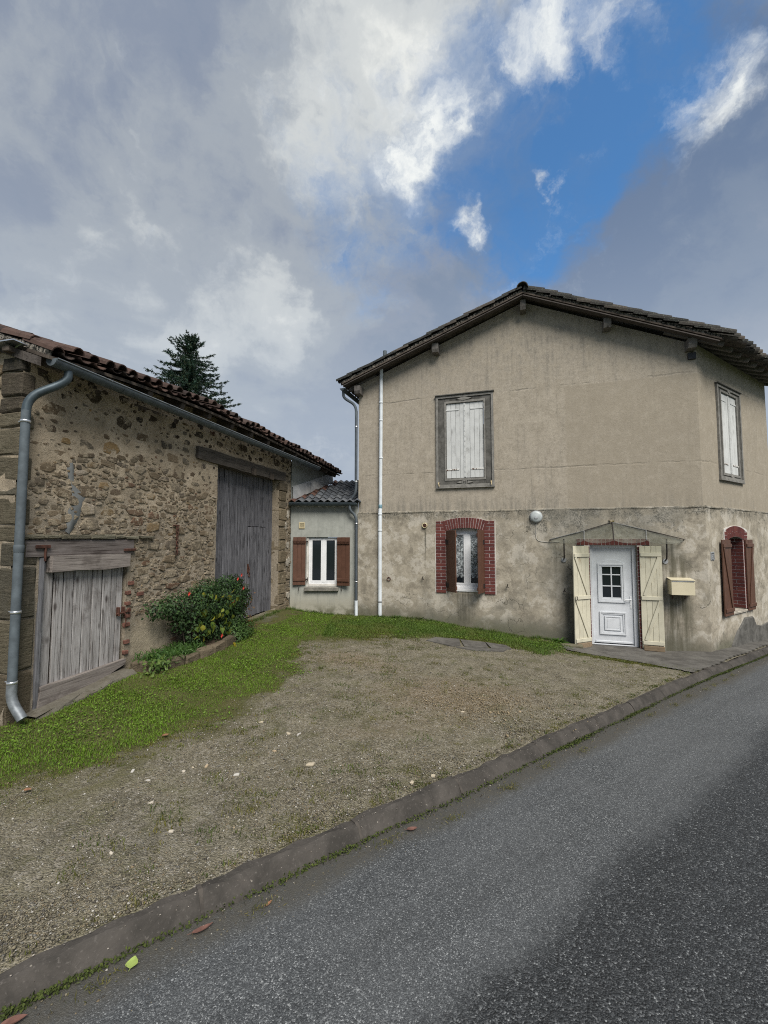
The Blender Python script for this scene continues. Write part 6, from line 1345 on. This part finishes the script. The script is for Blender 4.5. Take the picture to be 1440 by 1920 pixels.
# moss line at the kerb foot
k = 16000; s_ = NP.uniform(-4, 13, k); th = np.clip(vnoise(s_ * 1.3, s_ * 0, 91) * 1.6 - .45, 0, 1); thk = NP.rand(k) < (.25 + .75 * th); s_ = s_[thk]; k = len(s_); dd = -np.abs(NP.normal(size=k)) * .018 * (.5 + vnoise(s_ * 4, s_ * 0, 92)) + .012
mx, my = kw(s_, dd + wob(s_)); mz = zroad(mx, my) + NP.uniform(-.008, .016, k)
tag(leaf_cloud('moss', np.stack([mx, my, mz], 1), NP.normal(size=(k, 3)) * .5 + np.array([.2, -.3, .8]), NP.uniform(.008, .02, k), NP.uniform(.008, .016, k), colmix(k, (.028, .042, .010), (.075, .095, .022)), M['moss_green'], fold=.5), kind='stuff')
# little grassy weeds in the road edge dirt
s_ = np.array([.35, 1.1, 2.0, 2.55, 3.25, 3.3, 3.9, 4.5, 6.2, 6.9, 7.5, 8.1, 8.5, 9.0, 9.5]); dd = -np.array([.10, .14, .13, .2, .16, .19, .13, .17, .11, .14, .10, .13, .12, .12, .1]); per = 60
S_ = np.repeat(s_, per) + NP.normal(size=len(s_) * per) * .06; Dd = np.repeat(dd, per) + NP.normal(size=len(s_) * per) * .022; wx, wy = kw(S_, Dd); n = len(S_)
tag(leaf_cloud('road_weeds', np.stack([wx, wy, zroad(wx, wy) + .002], 1), NP.normal(size=(n, 3)) * .6 + np.array([0, -.4, .5]), NP.uniform(.015, .04, n), NP.uniform(.003, .006, n), colmix(n, (.06, .075, .02), (.15, .13, .04)), M['foliage'], droop=-1.5), kind='stuff')

# ---- loose gravel: real pebbles, denser towards the camera
def pebbles(name, X, Y, Z, R_, col, flat=.6):
    n = len(X); base = np.array([(1, 0, 0), (0, 1, 0), (-1, 0, 0), (0, -1, 0), (0, 0, 1), (0, 0, -1)], float); fb = np.array([(0, 1, 4), (1, 2, 4), (2, 3, 4), (3, 0, 4), (1, 0, 5), (2, 1, 5), (3, 2, 5), (0, 3, 5)])
    V = base[None] * NP.uniform(.6, 1.2, (n, 6, 1)) * R_[:, None, None]; V[:, :, :2] *= NP.uniform(.75, 1.25, (n, 1, 2)); V[:, :, 2] *= flat; a = NP.rand(n) * 6.28; ca, sa = np.cos(a)[:, None], np.sin(a)[:, None]
    x = V[:, :, 0] * ca - V[:, :, 1] * sa; y = V[:, :, 0] * sa + V[:, :, 1] * ca; V[:, :, 0], V[:, :, 1] = x + X[:, None], y + Y[:, None]; V[:, :, 2] += Z[:, None]
    Fc = (np.arange(n)[:, None, None] * 6 + fb[None]).reshape(-1, 3); return tag(link(name, npmesh(name, V.reshape(-1, 3), Fc, M['pebble'], np.repeat(col, 6, 0))), kind='stuff')
def peb_cols(n):
    pal = np.array([(.165, .145, .10), (.115, .102, .078), (.225, .20, .145), (.075, .068, .056), (.19, .15, .095), (.42, .40, .36), (.15, .145, .132)]); return pal[NP.choice(7, n, p=[.22, .17, .22, .16, .10, .06, .07])] * NP.uniform(.75, 1.2, (n, 1))
X, Y = scatter(520000, -4.2, 5.6, 2.0, 9.2, lambda X, Y: inside_yard(X, Y) * np.clip(1 - lawn_amt(X, Y) * 1.3, .0, 1) * np.clip(4.2 / (X ** 2 + Y ** 2) ** .5 - .30, .06, 1) ** 1.3 * np.clip(.25 + (fbm(X * 1.3, Y * 1.3, 101) - .35) * 2.6, .12, 1) * ~inpoly(X, Y, apron) * ~slabm(X, Y)); k = len(X)
sz = NP.uniform(.0032, .0080, k) * (1 + .7 * (NP.rand(k) < .07)); pebbles('loose_gravel', X, Y, zyard(X, Y) + (fbm(X * 2.2, Y * 2.2, 5) - .5) * .035 - .004 + (fbm(X * 9, Y * 9, 6) - .5) * .012 + sz * .25, sz, peb_cols(k))
n = 1500; X = NP.normal(1.15, .42, n); Y = NP.normal(5.55, .33, n); sz = NP.uniform(.005, .014, n) * (1 + .9 * (NP.rand(n) < .05)); pebbles('rubble_patch', X, Y, zyard(X, Y) + (fbm(X * 2.2, Y * 2.2, 5) - .5) * .035 + sz * .2, sz, colmix(n, (.15, .12, .075), (.29, .235, .15)), .5)
s_ = NP.uniform(-3, 12, 2600); dd = NP.uniform(-.34, -.02, 2600); gx, gy = kw(s_, dd); sz = NP.uniform(.003, .009, 2600); pebbles('road_grit', gx, gy, zroad(gx, gy) - .008 + sz * .3, sz, peb_cols(2600) * .85)
s_ = NP.uniform(-3, 9, 330); dd = NP.uniform(.03, .125, 330); gx, gy = kw(s_, dd + wob(s_)); sz = NP.uniform(.003, .007, 330); pebbles('kerb_grit', gx, gy, zroad(gx, gy) + np.interp(dd, [.016, .066, .08, .13], [.022, .096, .103, .103]) + sz * .3, sz, colmix(330, (.14, .12, .10), (.34, .31, .27)))

# ---- individual pale stones lying on the gravel
def yz(x, y): return float(zyard(np.array([x]), np.array([y]))[0]) + (float(fbm(x * 2.2, y * 2.2, 5)) - .5) * .035
for i, (x, y, s_) in enumerate([(-2.12, 3.82, 1), (-1.92, 3.69, 1), (-1.69, 3.82, .9), (-1.53, 3.9, 1.3), (-1.23, 3.77, 1), (-1.73, 3.38, 1.1), (-1.32, 4.83, 1.3), (-.97, 4.56, 1.2), (-.86, 4.55, 1.5), (-1.02, 4.19, 1.2), (-.64, 3.96, 1.7), (-1.43, 3.06, .9), (-1.70, 2.85, .8), (.23, 3.7, 1.1), (.41, 3.82, 1.3), (-1.64, 3.88, .7), (-.09, 3.74, .7), (-1.02, 3.1, .6), (.93, 5.28, 1.2), (1.62, 5.35, 1.2)]):
    mb = MB(); V, F_ = stone_shape(.021 * s_ * R.uniform(.8, 1.2), .012 * s_ * R.uniform(.8, 1.3), .008 * s_, R.choice((5, 6))); V = [(p[0], p[2], -p[1] * .9) for p in V]; c = R.choice([(.46, .40, .30), (.52, .47, .39), (.42, .33, .22), (.48, .46, .42)]); F_ = [f[::-1] for f in F_]
    mb.add(V, F_, c); o = mb.build('pale_stone', M['pebble'], None, loc=(x, y, yz(x, y) - .002), recalc=True); o.rotation_euler = (0, 0, R.uniform(0, 6.28)); tag(o, 'small pale stone lying loose on the gravel yard', 'stone', 'pale stones scattered on the gravel')
# ---- fallen leaves on the road edge and yard
def leaf_thing(name, label, mtl, loc, L, Wd, rz, curl=.25, heart=False):
    mb = MB(); n = 8; V = []
    for i in range(n + 1):
        t_ = i / n; ww = Wd / 2 * (math.sin(math.pi * t_ ** (.55 if heart else .85)) ** .8 if 0 < t_ < 1 else .02); z = L * curl * (t_ - .5) ** 2
        for q in (-1, -.5, 0, .5, 1): V.append((t_ * L - L / 2, q * ww, z + abs(q) * ww * .35 + R.uniform(-.001, .001)))
    mb.add(V, [(5 * i + j, 5 * i + j + 1, 5 * i + 6 + j, 5 * i + 5 + j) for i in range(n) for j in range(4)]); mb.tube([(-L * .5, 0, L * curl * .25), (-L * .68, .003, L * curl * .2)], .0012, 5)
    o = mb.build(name, mtl, None, loc=loc, smooth=True); o.rotation_euler = (R.uniform(-.15, .15), R.uniform(-.1, .1), rz); return tag(o, label, 'leaf')
def rz_(x, y): return float(zroad(x, y)) - .004
leaf_thing('fallen_leaf', 'long reddish brown dead leaf lying on the road by the kerb joint', M['leaf_red'], (-.955, 2.43, rz_(-.955, 2.43) + .008), .108, .036, .62, .35)
leaf_thing('fallen_leaf', 'pale lime green fallen leaf on the road edge below the kerb', M['leaf_lime'], (-1.215, 2.245, rz_(-1.2, 2.25) + .012), .062, .055, 1.75, .2, True)
leaf_thing('fallen_leaf', 'brown dead leaf at the kerb foot in the bottom left corner', M['leaf_red'], (-1.575, 1.985, rz_(-1.57, 2.0) + .008), .10, .05, .5, .3)
leaf_thing('fallen_leaf', 'dark maroon dead leaf on the road midway along the mossy kerb', M['leaf_red'], (.20, 3.265, rz_(.2, 3.26) + .006), .085, .04, .4, .3)
leaf_thing('fallen_leaf', 'small orange dead leaf on the road edge dirt', M['leaf_orange'], (-.65, 2.60, rz_(-.65, 2.6) + .006), .05, .016, 1.1, .3)
leaf_thing('fallen_leaf', 'small tan dead leaf at the edge of the lawn', M['leaf_orange'], (-2.16, 4.45, yz(-2.16, 4.45) + .02), .065, .05, 1.0, .3)
leaf_thing('fallen_leaf', 'small red orange dead leaf on yellow turf at the left of the yard', M['leaf_orange'], (-2.75, 3.5, yz(-2.75, 3.5) + .02), .055, .04, .3, .3)
# ---- slab remains in the turf
sl = thing('stone_slab', 'flat dark stone slabs sunk in the turf before the arched window', 'slab', (1.6, 8.55, 0.0))
for poly in ([(.84, 8.66), (1.02, 8.92), (1.50, 8.93), (1.46, 8.42), (1.28, 8.34)], [(1.51, 8.41), (1.54, 8.90), (2.02, 8.84), (1.98, 8.38)], [(2.0, 8.80), (2.36, 8.66), (2.42, 8.42), (2.02, 8.36)], [(1.34, 8.30), (1.95, 8.35), (2.3, 8.36), (2.2, 8.2), (1.6, 8.15)]):
    mb = MB(); n = len(poly); tl = R.uniform(0, .012); V = [(x - 1.6 + R.uniform(-.015, .015), y - 8.55 + R.uniform(-.015, .015), yz(x, y) + .012 + tl) for x, y in poly]; V += [(x, y, z - .08) for x, y, z in V]
    mb.add(V, [tuple(range(n)), tuple(range(2 * n - 1, n - 1, -1))] + [(i, i + n, (i + 1) % n + n, (i + 1) % n) for i in range(n)]); mb.build('slab', M['old_concrete'], sl, recalc=True)
mb = MB(); mb.box(-.22, .20, -.07, .09, -.05, .045, .018, jit=.012, col=(.17, .16, .11)); p = HF.w(4.86, -.40); o = mb.build('loose_stone', M['block_stone'], None, loc=(p[0], p[1], yz(p[0], p[1]) + .01)); o.rotation_euler = (0, 0, HF.ang); tag(o, 'flat mossy loose stone beside the door step under the cream shutter', 'stone')

# ---- plants
def rosette(name, label, x, y, n, L, Wd, cols, h=.12):
    th = NP.rand(n) * 6.28; el = NP.uniform(.15, 1.1, n); z0 = yz(x, y); V = []; Fc = []; C_ = []
    root = thing(name, label, 'plant', (x, y, z0))
    mb = MB()
    for i in range(n):
        l = L * R.uniform(.6, 1.1); w_ = Wd * R.uniform(.7, 1.1); d = Vector((math.cos(th[i]), math.sin(th[i]), 0)); s_ = Vector((-d.y, d.x, 0)); c = tuple(colmix(1, *cols)[0]); e = el[i]; o0 = Vector((R.gauss(0, .03), R.gauss(0, .03), 0))
        P0 = [o0 + d * (l * t_ * math.cos(e) * (1 + .3 * t_)) + Vector((0, 0, l * t_ * math.sin(e) - l * .45 * t_ * t_)) for t_ in (0, .35, .7, 1)]; ws = (.15, 1, .85, .05)
        V = []; 
        for p, w2_ in zip(P0, ws): V += [tuple(p - s_ * w_ * w2_ / 2), tuple(p - Vector((0, 0, w_ * .12))), tuple(p + s_ * w_ * w2_ / 2)]
        mb.add(V, [(3 * j + k2, 3 * j + k2 + 1, 3 * j + k2 + 4, 3 * j + k2 + 3) for j in range(3) for k2 in (0, 1)], c)
    mb.build('leaves', M['foliage'], root); return root
p = HF.w(4.62, -.20); rosette('weed', 'leafy green dock weed growing at the wall foot left of the door', p[0], p[1], 46, .22, .055, ((.05, .11, .02), (.11, .20, .04)))
p = HF.w(1.02, -.12); rosette('weed', 'low bushy green weed at the house foot right of the white pipe', p[0], p[1], 60, .13, .035, ((.03, .07, .02), (.06, .115, .03)))
p = HF.w(1.62, -.08); rosette('weed', 'thin dark weed standing against the house wall below the arched window', p[0], p[1], 20, .16, .03, ((.03, .04, .02), (.06, .07, .03)))

# flower bed: rough stone edging
bed = thing('flower_bed', 'raised flower bed edged with rough mossy stones along the barn', 'flower bed', tuple(BF.w(2.5, -.3, .25)), BF.ang)
EDG = [(1.55, -.10), (1.58, -.34), (1.75, -.49), (2.02, -.56), (2.30, -.58), (2.60, -.60), (2.92, -.60), (3.22, -.56), (3.48, -.45), (3.58, -.22)]
for (a, b), (c_, d_) in zip(EDG[:-1], EDG[1:]):
    m_x, m_y = (a + c_) / 2, (b + d_) / 2; L = math.hypot(c_ - a, d_ - b); P0 = BF.w(m_x, m_y); zz = yz(P0[0], P0[1]) - .25; hh = .13 if m_x < 3.1 else .10
    mb = MB(); mb.T = Matrix.Translation((m_x - 2.5, m_y + .3, zz)) @ Matrix.Rotation(math.atan2(d_ - b, c_ - a), 4, 'Z'); mb.box(-L / 2 + .004, L / 2 - .004, -.055, .06, -.10, hh + R.uniform(-.02, .02), .028, jit=.016, col=(lambda k_, c_: tuple(q * k_ for q in c_))(R.uniform(.7, 1.1), (.14, .115, .08))); mb.build('edging_stone', M['block_stone'], bed)
mb = MB(); n = len(EDG); V = [(a - 2.5, b + .3, yz(*BF.w(a, b)[:2]) - .25 + .085) for a, b in EDG] + [(3.5 - 2.5, .28, .10), (1.6 - 2.5, .28, .06)]; mb.add(V, [tuple(range(len(V)))]); mb.build('soil', M['earth'], bed)
# the shrub itself
shrub = thing('shrub', 'dense evergreen shrub with red blooms and yellowing vine leaves against the barn wall', 'shrub', tuple(BF.w(2.80, -.22, .28)), BF.ang)
shrub.scale = (.88, 1.0, 1.12)
def lobes(n, L_, jit=.07):
    P_ = []; N_ = []
    wts = np.array([l[3] * l[4] * l[5] for l in L_]) ** .7; wts /= wts.sum(); idx = NP.choice(len(L_), n, p=wts)
    for i in range(n):
        l = L_[idx[i]]; v = NP.normal(size=3); v /= np.linalg.norm(v); r = NP.uniform(.45, 1.02) ** .6; P_.append([l[0] + v[0] * l[3] * r, l[1] + v[1] * l[4] * r, l[2] + v[2] * l[5] * r]); N_.append(v)
    P_ = np.array(P_) + NP.normal(size=(n, 3)) * jit * .3; return P_, np.array(N_)
LB = [(-.95, .02, .66, .32, .16, .14), (-.62, -.02, .66, .36, .22, .20), (-.25, -.06, .60, .40, .26, .30), (.15, -.08, .62, .42, .28, .32), (.55, -.10, .64, .42, .30, .34), (.95, -.08, .62, .42, .28, .32), (1.22, -.04, .56, .24, .22, .26), (-.15, -.08, .28, .34, .22, .26), (.40, -.10, .24, .42, .26, .26), (.85, -.10, .24, .40, .26, .26), (.15, -.06, .84, .42, .18, .14), (.85, -.06, .86, .42, .18, .14), (-.55, 0, .42, .18, .16, .14)]
n = 10500; P_, N_ = lobes(n, LB); k = (P_[:, 1] < .2) & (P_[:, 2] > -.05); P_, N_ = P_[k], N_[k]; n = len(P_); hg_ = np.clip((P_[:, 2] - .1) / .8, 0, 1)[:, None]
c = colmix(n, (.016, .038, .014), (.055, .105, .032), .3); leaf_cloud('foliage', P_, N_ + np.array([.2, -.4, .5]), NP.uniform(.03, .055, n), NP.uniform(.022, .038, n), c, M['foliage'], shrub)
mb = MB()
for i in range(60):
    x = R.uniform(-.6, 1.2); b_ = Vector((x * .55 + R.uniform(-.1, .1), R.uniform(-.05, .1), -.02)); t_ = Vector((x + R.uniform(-.25, .25), R.uniform(-.25, .1), R.uniform(.4, .9))); mb.tube([b_, b_.lerp(t_, .5) + Vector((R.gauss(0, .05), 0, .05)), t_], [.010, .007, .003], 5)
mb.build('stems', M['bark'], shrub)
n = 240; P_ = np.stack([NP.normal(1.28, .08, n), NP.normal(-.10, .10, n), NP.uniform(.05, .66, n)], 1); leaf_cloud('russet_leaves', P_, NP.normal(size=(n, 3)) + np.array([.3, -.6, .3]), NP.uniform(.03, .05, n), NP.uniform(.02, .035, n), colmix(n, (.10, .045, .02), (.20, .11, .035)), M['foliage'], shrub)
def vine_leaf(L, c):
    mb = MB(); o = [(0, 0), (.32, .16), (.46, .48), (.25, .72), (0, 1.05), (-.25, .72), (-.46, .48), (-.32, .16)]; V = [(x * L, -abs(x) * L * .35 + y * y * L * .15, -y * L) for x, y in o] + [(0, .0, -.5 * L)]
    mb.add(V, [(i, (i + 1) % 8, 8) for i in range(8)], c); return mb
vl = [vine_leaf(1.0, c).mesh('leaf', M['foliage']) for c in ((.17, .20, .03), (.13, .17, .026), (.24, .235, .035), (.09, .14, .022), (.36, .29, .03))]
for i in range(88):
    lo_ = i > 68
    x = R.uniform(-.42, .62) if not lo_ else R.uniform(-.5, .9); z = (R.uniform(.18, .62) if R.random() < .7 else R.uniform(.55, .82)) if not lo_ else R.uniform(-.08, .03); y = -.30 - .06 * math.sin(x * 5) + R.uniform(-.03, .08) - (.06 if lo_ else 0)
    s_ = R.uniform(.07, .12); o = link('leaf', vl[R.choice((4, 4, 2)) if lo_ else R.choice((0, 0, 1, 2, 3, 3))], shrub, M=Matrix.Translation((x, y, z)) @ Matrix.Rotation(R.gauss(0, .7), 4, 'Z') @ Matrix.Rotation(R.gauss(.35, .35), 4, 'X') @ Matrix.Rotation(R.gauss(0, .35), 4, 'Y') @ Matrix.Scale(s_, 4))
for x, y, z in ((-.62, -.20, .83), (.95, -.22, .99), (.92, -.28, .78), (.78, -.24, .94), (.12, -.34, .15), (.55, -.3, .60)):
    mb = MB()
    for k in range(9):
        a = k * 2.4; V = [(0, 0, 0), (.02 * math.cos(a) - .01 * math.sin(a), -.012, .02 * math.sin(a) + .01 * math.cos(a)), (.036 * math.cos(a), -.02 + .01 * (k % 3), .036 * math.sin(a)), (.02 * math.cos(a) + .01 * math.sin(a), -.012, .02 * math.sin(a) - .01 * math.cos(a))]; mb.add(V, [(0, 1, 2, 3)])
    mb.build('flower', M['flower_red'], shrub, loc=(x, y, z))
sp = thing('shrub', 'low light green leafy plant at the right end of the flower bed', 'shrub', tuple(BF.w(3.5, -.50, .27)), BF.ang)
LB2 = [(-.1, 0, .18, .26, .18, .20), (.2, .0, .14, .26, .18, .16), (0, -.06, .08, .30, .16, .12), (.15, .1, .34, .18, .14, .16)]
n = 1500; P_, N_ = lobes(n, LB2); P_[:, 2] = np.abs(P_[:, 2]); leaf_cloud('foliage', P_, N_ + np.array([.1, -.2, .7]), NP.uniform(.035, .065, n), NP.uniform(.014, .024, n), colmix(n, (.035, .075, .020), (.085, .15, .04)), M['foliage'], sp)
gp = thing('ground_cover', 'tangled ground cover with long green leaves on the left of the flower bed', 'plant', tuple(BF.w(2.0, -.25, .30)), BF.ang)
n = 1900; P_ = np.stack([NP.uniform(-.42, .55, n), NP.uniform(-.32, .18, n), NP.uniform(-.02, .10, n)], 1); leaf_cloud('foliage', P_, NP.normal(size=(n, 3)) * .5 + np.array([0, -.5, .5]), NP.uniform(.05, .13, n), NP.uniform(.008, .02, n), colmix(n, (.03, .075, .016), (.075, .145, .03)), M['foliage'], gp, droop=-.6)
n = 120; P_ = np.stack([NP.normal(-.42, .10, n), NP.normal(-.25, .08, n), NP.uniform(-.12, .12, n)], 1); leaf_cloud('ivy_leaves', P_, NP.normal(size=(n, 3)) * .5 + np.array([-.2, -.8, .3]), NP.uniform(.04, .07, n), NP.uniform(.03, .05, n), colmix(n, (.05, .10, .02), (.14, .20, .05)), M['foliage'], gp)

# ---- blue-green conifer behind the barn
tree = thing('conifer_tree', 'dark blue green spruce with drooping ragged branches rising behind the barn roof', 'tree', (-10.95, 24.0, 0))
TH = 13.45
mb = MB(); mb.tube([(0, 0, -.5), (.02, 0, 4), (.0, .02, 8), (.05, 0, 11.5), (.1, .02, TH)], [.30, .22, .14, .065, .012], 9); mb.build('trunk', M['bark'], tree, smooth=True)
TV, TC = [], []; wood_ = MB()
def needle(p, d, L, w_, c):
    s_ = np.cross(d, NP.normal(size=3)); s_ /= np.linalg.norm(s_) + 1e-9; TV.append([p - s_ * w_, p + s_ * w_, p + d * L]); TC.append(c)
def twig(p, d, L):
    n = max(4, int(L / .040)); c0 = np.array((.020, .046, .030)) * R.uniform(.7, 1.6)
    if R.random() < .2: c0 = c0 * np.array((2.2, 1.3, 1.0))
    for i in range(n):
        t_ = i / n; q = p + d * L * t_
        for _ in range(3):
            nd = d * .75 + NP.normal(size=3) * .55; nd /= np.linalg.norm(nd); needle(q, nd, R.uniform(.08, .15) * (1 - .3 * t_), .017, c0 * R.uniform(.7, 1.3))
z = 3.0
while z < TH - .15:
    fr = (TH - z) / (TH - 3.0); reach = (.32 + 2.55 * min(1, fr * 2.1) ** .8) ; nb_ = 10 if fr > .1 else 6
    if z > 7.0 or True:
        for b_ in range(nb_):
            a = R.uniform(0, 6.283); L = reach * R.uniform(.55, 1.22) * (1.0 if z < TH - 1 else .8); rise = .75 if fr < .12 else R.uniform(-.02, .30); d0 = np.array([math.cos(a), math.sin(a), rise]); d0 /= np.linalg.norm(d0); p = np.array([.05, 0, z + R.uniform(-.1, .1)]); prev = p.copy()
            if z < 8.0 and R.random() < .5: continue
            ns = max(3, int(L / .16)); pts = [tuple(p)]
            for i in range(ns):
                t_ = (i + 1) / ns; d = d0 + np.array([0, 0, -.50 * math.sin(t_ * math.pi) * (0 if fr < .12 else .55) + (.40 * max(0, t_ - .6) if fr >= .12 else 0)]); d /= np.linalg.norm(d); q = prev + d * L / ns; pts.append(tuple(q))
                if t_ > .18:
                    for _ in range(3 if t_ < .8 else 4):
                        sd_ = NP.normal(size=3); sd_[2] = sd_[2] * .5 - .30; sd_ = d * .7 + sd_ * .75; sd_ /= np.linalg.norm(sd_); twig(prev + (q - prev) * R.random(), sd_, R.uniform(.15, .36) * (1.15 - .6 * t_) * (1 if fr > .1 else .6))
                prev = q
            twig(np.array(pts[-2]), d, .3); wood_.tube(pts, list(np.linspace(.022 + .01 * fr, .005, len(pts))), 4)
    z += .13 + .20 * fr
TV = np.array(TV); TC = np.repeat(np.array(TC), 3, 0)
link('crown', npmesh('crown', TV.reshape(-1, 3), np.arange(len(TV) * 3).reshape(-1, 3), M['needles'], TC), tree); wood_.build('branches', M['bark'], tree)
